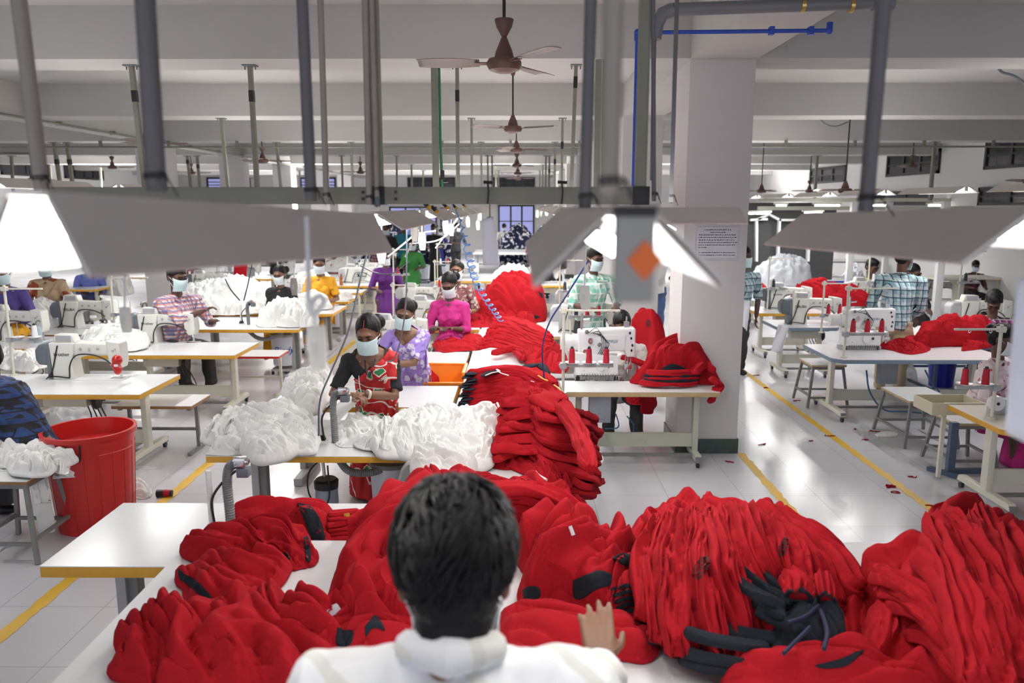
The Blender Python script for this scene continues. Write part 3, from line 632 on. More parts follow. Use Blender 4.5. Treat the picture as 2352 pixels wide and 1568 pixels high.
# --- machines; origin on the table, arm along +x, viewer at -y ---
def make_lockstitch(brand='brother', mot=GRY, body=MCH):
    o = empty('sewing_machine')
    MB().prism([(-.20, 0), (-.215, .30), (-.01, .30), (-.03, .17), (-.045, .15), (-.03, 0)], -.075, .075).build('column', body, o, bevel=.010, seg=3)
    MB().prism([(-.04, .30), (.335, .285), (.335, .205), (.08, .195), (-.02, .17)], -.06, .06).build('arm', body, o, bevel=.012, seg=3)
    h = MB().prism([(.235, .315), (.345, .300), (.352, .15), (.335, .09), (.285, .085), (.25, .13)], -.065, .065).build('head', body, o, bevel=.010, seg=3)
    MB().cyl((.305, -.0, .012), (.305, 0, .10), .005, n=8).cyl((.32, -.01, .02), (.32, -.01, .09), .004, n=8).box((.308, -.008, .015), (.03, .02, .008)).cyl((.305, 0, .06), (.305, 0, .085), .014, n=10).build('needle_bar', CHR, h)
    MB().cyl((.29, -.075, .235), (.29, -.062, .235), .009, n=12).cyl((.31, -.075, .25), (.31, -.062, .25), .006, n=10).build('screw', LGR, h)
    MB().box((.05, 0, .001), (.60, .17, .006)).build('bed', LAM, o, bevel=.002); MB().box((.28, 0, .0045), (.1, .07, .003)).build('needle_plate', CHR, o)
    m = MB().prism([(-.31, .12), (-.335, .16), (-.335, .24), (-.30, .285), (-.205, .295), (-.205, .115)], -.07, .07).build('motor', mot, o, bevel=.02, seg=3, label='grey motor housing')
    MB().box((-.225, 0, .13), (.03, .15, .24)).build('motor_collar', mot, m, bevel=.004)
    MB().prism([(-.19, .30), (-.17, .365), (-.03, .36), (-.01, .30)], -.055, .035).build('control_box', body, o, bevel=.006)
    pn = MB().box((-.1, -.058, .333), (.12, .003, .045)); pn.build('panel', LGR, o)
    MB().tube(smooth_path([(-.22, -.085, .03), (-.16, -.085, .0305), (-.08, -.082, .02), (-.065, -.08, .03), (-.055, -.08, .12), (.0, -.075, .20), (.12, -.07, .205), (.22, -.07, .17), (.27, -.07, .13)], 40), .0055, 6).tube(smooth_path([(-.25, -.085, .01), (-.2, -.085, .07), (-.16, -.085, .2), (-.14, -.08, .28)], 16), .005, 6).build('cable', BLK, o)
    for x in (.03, .10, .17): MB().cyl((x, -.068, .25), (x, -.058, .25), .011, n=14).build('knob', LGR, o)
    if brand: text(brand, .040, BLK, o, (-.115, -.0765, .195), (PI/2, 0, 0))
    return o
def make_coverstitch(brand='GEMFLEX'):
    """back view: seen from the thread stand side, operator on the far side"""
    o = empty('coverstitch_machine')
    MB().prism([(-.20, .06), (-.20, .285), (.22, .30), (.235, .29), (.235, .13), (.17, .13), (.155, .165), (-.02, .165), (-.03, .06)], -.06, .06).build('arm', MWH, o, bevel=.014, seg=3)
    MB().prism([(-.22, .03), (-.22, .16), (.10, .14), (.105, .03)], -.10, .04).build('cylinder_bed', MWH, o, bevel=.006)
    MB().box((-.05, 0, .012), (.34, .16, .024)).build('base_plate', LGR, o); 
    q = MB()
    for i in range(14): q.box((-.17+i*.02, -.10, .022), (.006, .004, .036))
    q.build('grille', STL, o, kind='stuff')
    for x in (-.20, .09): MB().cyl((x, -.07, 0), (x, -.07, .02), .018, n=12).cyl((x, -.07, .02), (x, -.07, .04), .012, n=12).build('foot', BLK, o)
    MB().lathe([(0, -.01), (.03, -.01), (.034, 0), (.03, .006), (0, .006)], (-.03, -.105, .085), 20, 'y').build('oil_window', MWH, o); MB().cyl((.03, -.11, .085), (.03, -.10, .085), .01, n=12).build('screw', BLK, o)
    MB().cyl((-.24, 0, .21), (-.20, 0, .21), .05, n=24).cyl((-.33, 0, .21), (-.24, 0, .21), .043, n=24).build('handwheel', MWH, o)
    MB().cyl((.19, 0, .02), (.19, 0, .14), .008, n=8).cyl((.17, .0, .05), (.17, 0, .14), .006, n=8).cyl((.21, .01, .05), (.21, .01, .14), .006, n=8).box((.19, 0, .07), (.055, .03, .03)).build('needle_bar', CHR, o)
    MB().cyl((-.17, -.02, .28), (-.17, -.02, .38), .012, n=10).cyl((-.17, -.02, .34), (-.11, -.02, .345), .006, n=8).build('tension_post', CHR, o)
    MB().box((.17, .0, .31), (.04, .05, .04)).cyl((.17, 0, .30), (.17, 0, .36), .007, n=8).build('top_guide', CHR, o)
    rnd = random.Random(2)
    for k in range(7):
        c = (-.16+.05*(k % 3)+rnd.uniform(0, .02), -.085, .27-.035*k+rnd.uniform(-.01, .01)); MB().cyl(c, (c[0]+.01, -.06, c[2]), .012+.006*(k % 2), n=12).cyl((c[0], -.10, c[2]), c, .004, n=6).build('tension_disc', CHR if k % 2 else STL, o)
    w = MB()
    for k in range(5): w.tube(smooth_path([(-.13+.02*k, -.08, .27), (-.06+.02*k, -.09, .30-.02*k), (-.02+.012*k, -.085, .20), (-.1+.02*k, -.09, .10)], 14), .0022, 5)
    w.build('threads', BLK, o, kind='stuff')
    p = MB().box((.06, -.063, .215), (.19, .006, .09)).build('panel', MWH, o, bevel=.003)
    if brand: text(brand, .024, mat('blue green print', (.03, .16, .25), .4), p, (.05, -.0665, .215), (PI/2, 0, 0), shear=.3)
    for x, z in ((.20, .24), (.21, .20), (.205, .17), (.19, .27)): MB().cyl((x, -.064, z), (x, -.058, z), .008, n=10).build('screw', BLK, o)
    return o
def make_stand(h=.62, plates=3, w=.36, top=True, tz=.20):
    """spool stand: pole, guide bar above, tray of saucers below; origin on the table"""
    o = empty('thread_stand')
    MB().cyl((0, 0, 0), (0, 0, h), .011, n=12).cyl((0, 0, 0), (0, 0, .01), .03, n=16).build('pole', CRM, o)
    MB().box((w/2-.02, 0, tz), (w+.02, .022, .02)).box((0, 0, tz), (.045, .045, .04)).build('tray_bar', LGR, o)
    for k in range(plates):
        x = w*(k+.5)/plates; MB().lathe([(0, .0), (.02, 0), (.048, .010), (.052, .014), (.046, .013), (.02, .005), (0, .005)], (x, 0, tz+.012), 24).build('saucer', MWH, o); MB().cyl((x, 0, tz), (x, 0, tz+.14), .003, n=6).build('spindle', CHR, o)
    if top:
        MB().box((w/2, 0, h-.03), (w+.06, .018, .012)).box((0, 0, h-.03), (.04, .04, .035)).build('guide_bar', CRM, o)
        for k in range(plates): MB().tube([V((w*(k+.5)/plates+.008*math.cos(a), 0, h-.03-.014+.008*math.sin(a))) for a in [j*PI/5 for j in range(11)]], .0015, 5).build('guide_ring', CHR, o)
    return o
def make_cone(m, dark=False):
    o = empty('thread_cone')
    MB().lathe([(0, 0), (.0215, 0), (.0225, .004), (.0165, .098), (.0, .10)], n=20).build('thread', m, o)
    MB().lathe([(.0, .098), (.012, .098), (.009, .112), (0, .112)], n=14).build('core', BLK if not dark else GRNP, o)
    return o
LS0 = make_lockstitch(); LS1 = make_lockstitch('SIRUBA'); LS2 = make_lockstitch('', LGR); CV0 = make_coverstitch(); CV1 = make_coverstitch('SIRUBA')
ST3 = make_stand(); ST2 = make_stand(.6, 2, .26); STT = make_stand(.75, 2, .28, tz=.3)
CR, CW, CD = make_cone(THR), make_cone(THW), make_cone(THB, True)
FIRST = {}
def use(proto, loc, rz=0, label=None, cat=None, group=None, scale=None):
    if id(proto) not in FIRST:
        FIRST[id(proto)] = 1; o = proto; o.location = loc; o.rotation_euler = (0, 0, rz)
        if scale: o.scale = (scale,)*3
    else: o = dup(proto, loc, rz, scale=scale or 1)
    tag(o, label, cat, group); return o
def machine(p, u, v, rz, lab, s=1.12, z=TZ, dx=0): g = G(u, v, z); return use(p, (g.x+dx, g.y, z+.0005), rz, lab, 'sewing machine', 'sewing machines', s)
def stand(p, u, v, rz, lab, cones='', s=1.1, z=TZ, w=.36, tz=.20, n=3, where=''):
    g = G(u, v, z); st = use(p, (g.x, g.y, z), rz, lab, 'thread stand', 'spool stands', s)
    for k, c in enumerate(cones):
        if c == '.': continue
        x = w*(k+.5)/n*s; q = V((math.cos(rz)*x, math.sin(rz)*x, 0)); col = {'r': 'red', 'w': 'white', 'd': 'dark'}[c]
        use({'r': CR, 'w': CW, 'd': CD}[c], (g.x+q.x, g.y+q.y, z+(tz+.017)*s), 0, '%s cone of thread, %s on %s' % (col, ['first from the pole', 'second from the pole', 'third from the pole'][k], where or lab), 'thread cone', col+' thread cones', s*1.05)
    return st
# left block
table_px(-160, 322, 905, 858, 'nearest sewing table of the left block, beside the red bin', motor=True, word=None)
table_px(110, 540, 815, 785, 'second sewing table of the left block with the second brother-lettered machine'.replace('brother-lettered ', ''), motor=True)
table_px(-200, 165, 800, 772, 'sewing table by the left edge with a white thread cone above it', motor=True, legs=(0, 1))
table_px(60, 330, 768, 744, 'brown edged sewing table behind the white garment heap at left', edge=BRN, motor=True)
table_px(300, 686, 756, 729, 'yellow edged checking table with suction arm and white heap, left block', style='post', group='checking tables', name='checking_table')
table_px(430, 765, 720, 701, 'yellow edged checking table in front of the woman in black and green', style='post', group='checking tables', name='checking_table')
table_px(600, 800, 692, 678, 'yellow edged checking table in front of the woman in yellow', style='post', group='checking tables', name='checking_table')
table_px(730, 830, 672, 664, 'small bright table end behind the woman in yellow', style='frame', group='far tables')
table_px(700, 868, 656, 645, 'far sewing table with an amber bottle on it', motor=True)
table_px(690, 905, 643, 630, 'far sewing table left of the purple dressed worker', motor=True)
table_px(880, 995, 588, 580, 'far yellow edged table before the navy bundles', style='frame', leg=CRM, group='far tables')
table_px(558, 625, 640, 630, 'far table under the red cloth, mid left', group='far tables', motor=False)
table_px(132, 220, 664, 656, 'small far sewing table under the big shade at left', group='far tables', style='T')
table_px(-60, 40, 850, 822, 'plain white table at the left edge behind the dark shirted person', edge=CRM, style='frame')
table_px(300, 345, 636, 628, 'tiny far table left of the checked shirt man', group='far tables')
# middle block
FLT = table_at(-2.15, -.66, 3.28, 4.04, 'empty white checking table at lower left with thick yellow edge', style='post', name='checking_table', group='checking tables', legs=(1, 1), th=.055)
QC = table_at(-2.02, -.535, 4.85, 5.72, 'checking table with white garments and suction arm before the red sari', style='post', name='checking_table', group='checking tables', legs=(1, 1), th=.045)
MT = table_at(-2.02, -.535, 6.1, 6.85, 'checking table between the two women in saris', style='post', name='checking_table', group='checking tables')
M3 = table_at(-1.75, -.535, 7.78, 8.5, 'sewing table right of the woman in lilac with a red garment on it', motor=True)
table_px(870, 1105, 756, 738, 'sewing table in front of the woman in magenta', motor=True)
table_px(960, 1115, 712, 700, 'table edge behind the woman in magenta by the red heap', motor=True)
table_px(1000, 1130, 645, 634, 'far table behind the woman with glasses', motor=True)
WT = table_at(-.50, .27, 4.05, 11.3, 'long white central table heaped with red garments', edge=LGR, leg=LGR, style='frame', th=.03, name='long_table', group=None)
FG = table_at(-1.54, 2.6, 1.75, 3.47, 'big white table in the foreground under the red heaps', edge=LGR, leg=LGR, style='frame', th=.035, z=.742, name='sorting_table', group=None)
# right of the centre
S1 = table_at(.385, 1.755, 6.63, 7.06, 'wood edged table with white coverstitch machine and red heap', edge=PLY, word='SIRUBA', motor=False, leg=mat('sage enamel', (.50, .52, .42), .4))
table_px(1215, 1395, 772, 750, 'sewing table behind the white coverstitch machine', edge=PLY, motor=True)
table_px(1290, 1402, 722, 706, 'sewing table before the man in the green checked shirt', edge=PLY, motor=True)
table_px(1200, 1338, 655, 645, 'far sewing table right of the hanging paper', edge=YEL, motor=True)
table_px(1085, 1230, 582, 572, 'cutting table in front of the navy bundles', edge=LGR, style='frame', leg=LGR, group='far tables')
# right block
R1 = table_px(1918, 2330, 826, 790, 'blue edged table with coverstitch machine and three red cones', edge=BLE, word='SIRUBA', cham=.10, top=mat('pinkish laminate', (.68, .66, .68), .3), motor=False)
R2 = table_px(1788, 1935, 752, 734, 'small blue edged table with a white paper hanging off it', edge=BLE, cham=.05, motor=True, top=MATS['pinkish laminate'])
R3 = table_px(1742, 1900, 719, 704, 'yellow edged table beyond the blue edged ones, right block', motor=True)
table_px(1700, 1760, 664, 656, 'far table right beside the notice pillar with white lint', edge=PLY)
table_px(2150, 2420, 795, 748, 'white table carrying the red heap, right block', edge=BLE, style='frame', leg=BST, name='long_table')
RTT = table_at(3.50, 4.75, 5.46, 6.28, 'nearest table of the right block with chipped yellow edge', edge=YEL, cham=.06, top=mat('cream laminate', (.72, .66, .55), .35), group='work tables')
table_px(2080, 2300, 640, 632, 'long pale table in the far right', edge=PLY, style='frame')
table_px(1860, 2060, 600, 594, 'farthest pale table at right under black cloth', edge=LGR, style='frame')
# control boxes
def cbox(x, y, z, lab): return tag(MB().box((0, 0, 0), (.19, .09, .24)).box((0, -.046, -.06), (.06, .004, .05)).build('control_box', mat('box blue grey', (.27, .29, .33), .45), bevel=.004, loc=(x, y, z)), lab, 'box', 'grey control boxes under tables')
cbox(.72, 6.72, .53, 'grey control box under the wood edged table'); cbox(3.98, 8.3, .52, 'grey control box under the blue edged table')
# machines
machine(LS0, 192, 868, 0, 'white sewing machine with a red cap on its head, nearest of the left block', 1.16)
machine(LS0, 376, 787, 0, 'white sewing machine with lettering, on the second table of the left block', 1.16)
machine(LS1, 195, 752, 0, 'cream sewing machine with red lettering behind the white heap', 1.2)
machine(LS1, 30, 782, 0, 'sewing machine cut by the left edge beside the blue bottle', 1.2)
machine(LS1, 905, 800, 0, 'sewing machine directly behind the two women in saris', 1.1)
machine(LS0, 985, 745, 0, 'sewing machine in front of the woman in magenta', 1.1)
machine(LS2, 960, 704, 0, 'sewing machine beside the woman with glasses', 1.05)
machine(CV0, 1385, 868, 0, 'white coverstitch machine at which the man in the white shirt works', 1.25).scale = (1.22, 1.1, 1.62)
machine(CV1, 1985, 800, 0, 'white coverstitch machine on the blue edged table', 1.3).scale = (1.25, 1.1, 1.55)
machine(LS1, 1855, 744, 0, 'sewing machine with black wheel on the small blue edged table', 1.2)
machine(LS0, 1800, 710, 0, 'sewing machine with a grey motor right of the notice pillar', 1.15)
machine(LS2, 2240, 752, 0, 'sewing machine beside the man in the magenta checked shirt', 1.2)
machine(LS2, 1335, 762, 0, 'sewing machine behind the spool stand of the coverstitch machine', 1.2)
for i, (p, u, v, lab) in enumerate(((LS2, 560, 636, 'far machine under the red cloth'), (LS1, 475, 668, 'machine behind the checked shirt man'), (LS2, 820, 650, 'machine right of the woman in yellow'), (LS0, 850, 636, 'machine left of the worker in purple'), (LS2, 1060, 640, 'machine behind the woman with glasses, right'), (LS2, 1330, 714, 'machine before the man in green checks'), (LS0, 1240, 650, 'far machine right of the hanging paper'),
        (LS2, 1985, 690, 'machine left of the man in blue checks'), (LS1, 2150, 690, 'machine with a red dot right of the man in blue checks'), (LS2, 980, 586, 'far machine among the navy cloth'), (LS2, 620, 612, 'far machine in the hazy middle left'), (LS1, 700, 604, 'far machine in the second hazy row'), (LS2, 770, 600, 'far machine beside the white bundles'))):
    machine(p, u, v, 0, lab, 1.1)
# spool stands with cones
stand(ST3, 1293, 903, 0, 'tall white spool stand in front of the coverstitch machine', 'rrr', 1.22, where='the stand of the white coverstitch machine')
stand(ST3, 1938, 821, 0, 'white spool stand on the blue edged table', 'rrr', 1.25, where='the blue edged table stand')
stand(ST2, 1886, 764, 0, 'spool stand between the two blue edged tables', 'rr', 1.1, w=.26, n=2, where='the stand between the blue edged tables')
stand(STT, 32, 862, 0, 'cream spool stand at the left edge in front of the heaps', '.w', 1.15, w=.28, n=2, tz=.3, where='the stand by the left edge')
stand(ST2, 2278, 960, PI, 'spool stand at the right edge holding two red cones', 'rr', 1.2, w=.26, n=2, where='the right edge stand')
stand(ST2, 905, 770, 0, 'empty spool stand left of the woman in magenta', 'r.', 1.1, w=.26, n=2, where='the stand left of the magenta top')
stand(STT, 1000, 705, 0, 'spool stand in front of the woman with glasses', 'rd', 1.0, w=.28, n=2, tz=.3, where='the stand by the woman with glasses')
stand(STT, 905, 672, 0, 'tall frame stand behind the thin dark cables', 'rd', 1.1, w=.28, n=2, tz=.3, where='the tall frame stand')
stand(STT, 1005, 640, 0, 'far stand with white and red cones', 'wr', 1.05, w=.28, n=2, tz=.3, where='the far stand with two colours')
stand(ST3, 1310, 770, 0, 'second spool stand behind the coverstitch machine', 'drr', 1.15, where='the second stand behind the coverstitch')
stand(STT, 1285, 720, 0, 'slender stand before the man in green checks', 'dr', 1.1, w=.28, n=2, tz=.3, where='the slender stand by green checks')
stand(ST3, 265, 766, 0, 'slim stand behind the box switch at left', '', 1.2)
stand(ST3, 640, 654, 0, 'far stand left of the woman in black', 'www', 1.1, where='the far stand behind the white mound')
stand(ST3, 430, 664, 0, 'far stand right of the checked shirt man', 'wdw', 1.1, where='the stand behind the checked man')
stand(ST3, 500, 650, 0, 'far stand by the red cloth', 'www', 1.1, where='the stand by the red cloth')
stand(ST3, 800, 646, 0, 'far stand with white cones right of the woman in yellow', 'www', 1.1, where='the stand right of yellow sari')
stand(STT, 1762, 712, 0, 'spool stand right behind the notice pillar', 'd.', 1.1, w=.28, n=2, tz=.3, where='the stand behind the pillar')
stand(STT, 1990, 700, 0, 'spool stand with white cones left of the man in blue checks', 'ww', 1.2, w=.28, n=2, tz=.3, where='the stand left of blue checks')
stand(STT, 2200, 700, 0, 'spool stand beside the thick white post', 'd.', 1.2, w=.28, n=2, tz=.3, where='the stand by the white post')
stand(ST3, 745, 612, 0, 'hazy stand in the far rows', 'ww.', 1.1, where='the hazy far stand')
# black cone on the floor
g = G(378, 1132, .03); o = empty('thread_cone', g, .1, 'black and red thread cone lying on the floor by the yellow line', 'thread cone')
MB().lathe([(0, -.06), (.03, -.06), (.024, .06), (0, .062)], n=18, ax='x').build('thread', BLK, o); MB().lathe([(.0245, -.01), (.0285, 0), (.0265, .03), (.0245, .045)], n=18, ax='x').build('red_thread', THR, o)
# red cap on machine head
g = G(265, 835, TZ); p = D(270, 838, 6.85); MB_ = MB().ell((0, 0, .045), (.045, .05, .05)).ell((.0, 0, -.04), (.035, .05, .05)).ell((-.02, 0, .0), (.03, .05, .03)); me = union_mesh(MB_, .008)
o = link_mesh('cloth_cap', me, REDP); o.location = p; tag(o, 'glossy red cover tied on the head of the nearest machine', 'cover'); pp = MB().box((.012, -.052, .005), (.035, .008, .02)).build('patch', PAP, o, label='white patch')
# bottle
g = G(88, 786, TZ); o = empty('bottle', g, 0, 'pale blue bottle with bent spout at left', 'bottle'); MB().lathe([(0, 0), (.045, 0), (.05, .02), (.05, .15), (.03, .19), (.012, .20), (0, .20)], n=20).build('body', mat('pale blue plastic', (.33, .43, .48), .35), o); MB().tube(smooth_path([(0, 0, .19), (-.005, 0, .24), (.03, 0, .26), (.05, 0, .24)], 12), .006).build('spout', GRY, o)
g = G(784, 655, TZ); tag(MB().lathe([(0, 0), (.035, 0), (.035, .08), (.025, .1), (.035, .13), (.03, .17), (.015, .19), (.018, .23), (0, .23)], n=18).build('bottle', mat('amber', (.35, .10, .03), .3), loc=g), 'amber brown bottle on the far table right of the woman in yellow', 'bottle')
# suction arms (grey corrugated hose on a white post)
def hose(mb_pts, r, n=90):
    cp = smooth_path(mb_pts, n); rs = [r*(1 if i % 2 else .86) for i in range(n)]; return MB().tube(cp, r, 12, rs)
def suction(u, v, z, lab, s=1.0, h=.26, under=None):
    g = G(u, v, z); o = empty('suction_arm', g, 0, lab, 'suction arm', 'suction arms on the checking tables')
    MB().cyl((-.09*s, 0, 0), (-.09*s, 0, h*s), .0135*s, n=14).box((-.09*s, 0, .008), (.08*s, .06*s, .016)).build('post', MWH, o)
    MB().prism([(-.125*s, 0), (-.055*s, 0), (-.075*s, .05*s), (-.105*s, .05*s)], -.02*s, .02*s).build('post_foot', BLK, o)
    hose([(0, 0, -.03), (-.002, 0, .12*s), (-.006, 0, h*s*.8), (.01*s, 0, h*s*1.05), (.05*s, 0, h*s*1.12)], .024*s).build('hose', mat('grey corrugated hose', (.19, .20, .21), .4), o)
    c = MB().box((.062*s, 0, h*s*1.14), (.05*s, .045*s, .04*s)).cyl((.03*s, -.0, h*s*1.16), (.10*s, 0, h*s*1.14), .018*s).build('nozzle', CHR, o, bevel=.003)
    MB().box((.075*s, 0, h*s*.98), (.055*s, .05*s, .045*s)).build('nozzle_cap', GRY, o, bevel=.006)
    MB().tube(smooth_path([(.04*s, 0, h*s*1.0), (-.03*s, -.01, h*s*.8), (-.075*s, -.02, h*s*.55), (-.07*s, -.02, h*s*.2), (-.065*s, -.02, 0)], 24), .006*s, 8).build('cable', BLK, o)
    if under:
        hose([V(p)-g for p in under], .028).build('lower_hose', MATS['grey corrugated hose'], o)
    return o
suction(770, 1015, TZ, 'suction arm with bent grey hose in front of the woman in red', 1.05, .30, [D(770, 1040, 5.05), D(800, 1080, 5.1), D(850, 1085, 5.15), D(905, 1070, 5.2), D(935, 1068, 5.2)])
suction(532, 1225, TZ, 'nearest suction arm, bent grey hose at lower left', 1.05, .31)
suction(571, 745, TZ, 'suction arm left of the white heap, second block', 1.05, .26, [D(571, 760, 10.2), D(590, 775, 10.2), D(615, 778, 10.2), D(650, 765, 10.2)])
suction(652, 712, TZ, 'suction arm in front of the woman in black', 1.05, .28); suction(706, 682, TZ, 'suction arm in front of the woman in yellow', 1.0, .26)
# dust bottles under tables
g = G(750, 1160, .0); p = D(750, 1125, 5.2); o = empty('dust_canister', p, 0, 'clear dust canister with black lid hanging under the checking table', 'canister')
MB().lathe([(0, -.12), (.07, -.12), (.08, -.10), (.078, .02), (0, .02)], n=24).build('bottle', mat('milky blue canister', (.30, .34, .42), .3), o); MB().lathe([(0, .02), (.082, .02), (.085, .07), (.07, .085), (0, .085)], n=24).build('lid', BLK, o); MB().cyl((-.01, 0, .08), (-.02, 0, .25), .012).build('stem', CHR, o)
MB().tube(smooth_path([(0, 0, .25), (-.10, -.06, .15), (-.10, -.08, 0), (-.02, -.09, -.09), (.04, -.09, -.02), (.03, -.06, .2)], 30), .006, 7).build('cable', BLK, o)
# baskets
def tub(u, v, z, r, h, m, lab, name='basket', word=None, r0=.84, wall=.006, cat='basket', Y=None, sink=None):
    g = G(u, v, z); o = empty(name, g, 0, lab, cat)
    MB().lathe([(0, .004), (r*r0*.98, .004), (r*r0, .0), (r*r0, 0.004), (r*.985, h*.95), (r*1.045, h*.955), (r*1.05, h), (r*.97, h), (r*(r0-.01), .02), (0, .02)], n=40).build('bucket', m, o)
    return o
o = tub(225, 1200, 0, .30, .72, REDP, 'tall open red plastic bin beside the nearest left table', 'plastic_bin', cat='bin')
MB().lathe([(.284, .575), (.292, .585), (.284, .60)], n=40).build('inner_ridge', REDP, o)
for k in range(14):
    a = -PI/2+(k-5)*.33; b0, b1 = V((.2535*math.cos(a), .2535*math.sin(a), .02)), V((.291*math.cos(a), .291*math.sin(a), .62)); MB().cyl(b0, b1, .0028, n=6).build('rib', REDP, o)
a = -PI/2+.14
hp = [V((.303*math.cos(a+q), .303*math.sin(a+q), z)) for q, z in ((-.15, .675), (-.15, .60), (-.13, .565), (.13, .565), (.15, .60), (.15, .675))]
MB().tube(hp, .006).build('handle', BLK, o)
def basket(u, v, r, h, lab, word=True):
    g = G(u, v, 0.12); o = empty('basket', g, 0, lab, 'basket', 'white lettered baskets under the checking tables')
    MB().lathe([(0, 0), (r*.86, 0), (r, h), (r*1.03, h+.01), (r*.97, h), (r*.84, .02), (0, .02)], n=32).build('bucket', mat('milky plastic', (.62, .65, .72), .35), o)
    MB().lathe([(r*1.0, h), (r*1.04, h), (r*1.03, h+.03), (r*.5, h+.05), (0, h+.05)], n=32).build('lid', LGR, o)
    if word:
        t = text('Birdy', .13, mat('blue print', (.02, .10, .45), .5), o, (.02, -r*.94-.006, h*.45), (PI/2-.06, 0, .1), shear=.35)
        for vv in t.data.vertices:
            x = vv.co.x; vv.co.z -= r-math.sqrt(max(r*r-x*x, .001)) if abs(x) < r else 0
    MB().box((0, .0, -.06), (r*1.7, r*1.7, .03)).build('tray', LGR, o)
    for sx in (-1, 1):
        for sy in (-1, 1): MB().cyl((sx*r*.75, sy*r*.75, -.12), (sx*r*.75, sy*r*.75, -.06), .02, n=10).build('caster', BLK, o)
    return o
basket(657, 835, .19, .40, 'white basket with blue script nearest, under the yellow edged table'); basket(722, 790, .19, .40, 'second white basket with blue script behind the nearest one'); basket(772, 748, .19, .38, 'unlettered milky basket farthest back of the three', False)
basket(975, 640, .17, .38, 'far milky basket under the table before the navy bundles', False)
g = G(915, 1150, .12); o = empty('basket', (g.x, 5.3, .06), 0, 'milky dust tub under the checking table at right of the sari', 'basket'); MB().lathe([(0, 0), (.13, 0), (.15, .42), (.155, .44), (0, .44)], n=28).build('bucket', MATS['milky plastic'], o); MB().box((0, 0, -.03), (.2, .2, .06)).build('base', LGR, o); MB().lathe([(0, .44), (.158, .44), (.158, .47), (0, .48)], n=28).build('lid', STL, o)
# blue bins and crates
o = tub(2160, 885, .0, .17, .40, BLUPL, 'dark blue bucket under the right block tables', 'bucket', cat='bucket')
g = G(1915, 672, TZ); o = empty('crate', g, 0, 'bright blue crate behind the red heap at right', 'crate'); MB().box((0, 0, .01), (.5, .3, .02)).box((0, -.15, .10), (.5, .012, .2)).box((0, .15, .10), (.5, .012, .2)).box((-.25, 0, .1), (.012, .3, .2)).box((.25, 0, .1), (.012, .3, .2)).build('body', BLUPL, o)
q = MB()
for i in range(9): q.box((-.22+i*.055, -.159, .1), (.012, .008, .18))
q.build('ribs', BLUPL, o); 
x0 = D(957, 850, 7.45).x; x1 = D(1070, 850, 7.45).x; o = empty('crate', ((x0+x1)/2, 7.32, .52), 0, 'orange crate holding a red garment under the table', 'crate'); wd = x1-x0
bx = MB().box((0, 0, .01), (wd, .42, .02)).box((0, .21, .12), (wd, .012, .24)).box((-wd/2, 0, .12), (.012, .42, .24)).box((wd/2, 0, .12), (.012, .42, .24)).box((0, -.21, .07), (wd, .012, .14)).box((0, -.215, .145), (wd+.03, .03, .02)).box((0, .215, .24), (wd+.03, .03, .02)).box((wd/2, 0, .24), (.03, .44, .02)).box((-wd/2, 0, .24), (.03, .44, .02)); bx.build('body', ORG, o, bevel=.002)
q = MB()
for i in range(6): q.box((-wd/2+wd*(i+.5)/6, -.22, .07), (.01, .012, .12))
q.build('ribs', ORG, o); MB().box((0, 0, -.26), (wd*.9, .4, .52)).build('riser', LGR, o)
# stools and benches
def stool(u0, u1, vF, vB, z, lab, seat=LAM, leg=STL, splay=.06, name='stool', edge=PLY):
    a, b, c = G(u0, vF, z), G(u1, vF, z), G(u0, vB, z); w, d = b.x-a.x, c.y-a.y
    o = empty(name, ((a.x+b.x)/2, (a.y+c.y)/2, 0), 0, lab, 'stool', None); hx, hy = w/2, d/2
    MB().box((0, 0, z-.002), (w, d, .004)).build('seat', seat, o); MB().box((0, 0, z-.014), (w, d, .02)).build('seat_board', edge, o)
    L = {}
    for sx in (-1, 1):
        for sy in (-1, 1):
            t = V((sx*(hx-.03), sy*(hy-.03), z-.024)); q = V((sx*(hx-.03+splay), sy*(hy-.03+splay), .0)); L[sx, sy] = (t, q); MB().bar(t, q+V((0, 0, .004)), .026, .026).build('leg', leg, o)
    for (k1, k2, f) in (((-1, -1), (1, -1), .75), ((-1, 1), (1, 1), .75), ((-1, -1), (-1, 1), .7), ((1, -1), (1, 1), .7)):
        p1 = L[k1][0].lerp(L[k1][1], f); p2 = L[k2][0].lerp(L[k2][1], f); MB().bar(p1, p2, .022, .022).build('rung', leg, o)
    MB().box((0, 0, z-.045), (w-.05, d-.05, .03)).build('apron', leg, o); return o
stool(2090, 2200, 921, 888, .46, 'white topped stool with grey legs behind the nearest right table')
stool(2195, 2290, 972, 944, .44, 'second white topped stool partly under the cream table')
stool(1865, 1945, 838, 822, .50, 'grey legged stool under the left end of the blue edged table')
stool(-60, 62, 1105, 1060, .55, 'wood edged stool draped with white garments at the left edge', splay=.07, edge=BRN)
def bench(u0, u1, vF, vB, z, lab, edge=BRN, leg=STL):
    a, b, c = G(u0, vF, z), G(u1, vF, z), G(u0, vB, z); w, d = b.x-a.x, c.y-a.y; o = empty('bench', ((a.x+b.x)/2, (a.y+c.y)/2, 0), 0, lab, 'bench', None)
    MB().box((0, 0, z-.002), (w, d, .004)).build('seat', LAM, o); MB().box((0, 0, z-.017), (w, d, .026)).build('seat_board', edge, o)
    for sx in (-1, 1):
        x = sx*(w/2-.05); MB().box((x, 0, z/2), (.03, .03, z-.05)).box((x, 0, .015), (.035, d, .03)).box((x, 0, z-.04), (.03, d*.8, .03)).build('leg', leg, o)
    MB().box((0, 0, .2), (w-.1, .025, .025)).build('rail', leg, o); return o
bench(255, 440, 932, 905, .48, 'brown edged bench behind the nearest left table')
bench(505, 640, 818, 803, .50, 'white framed bench before the lettered baskets', edge=REDP, leg=CRM)
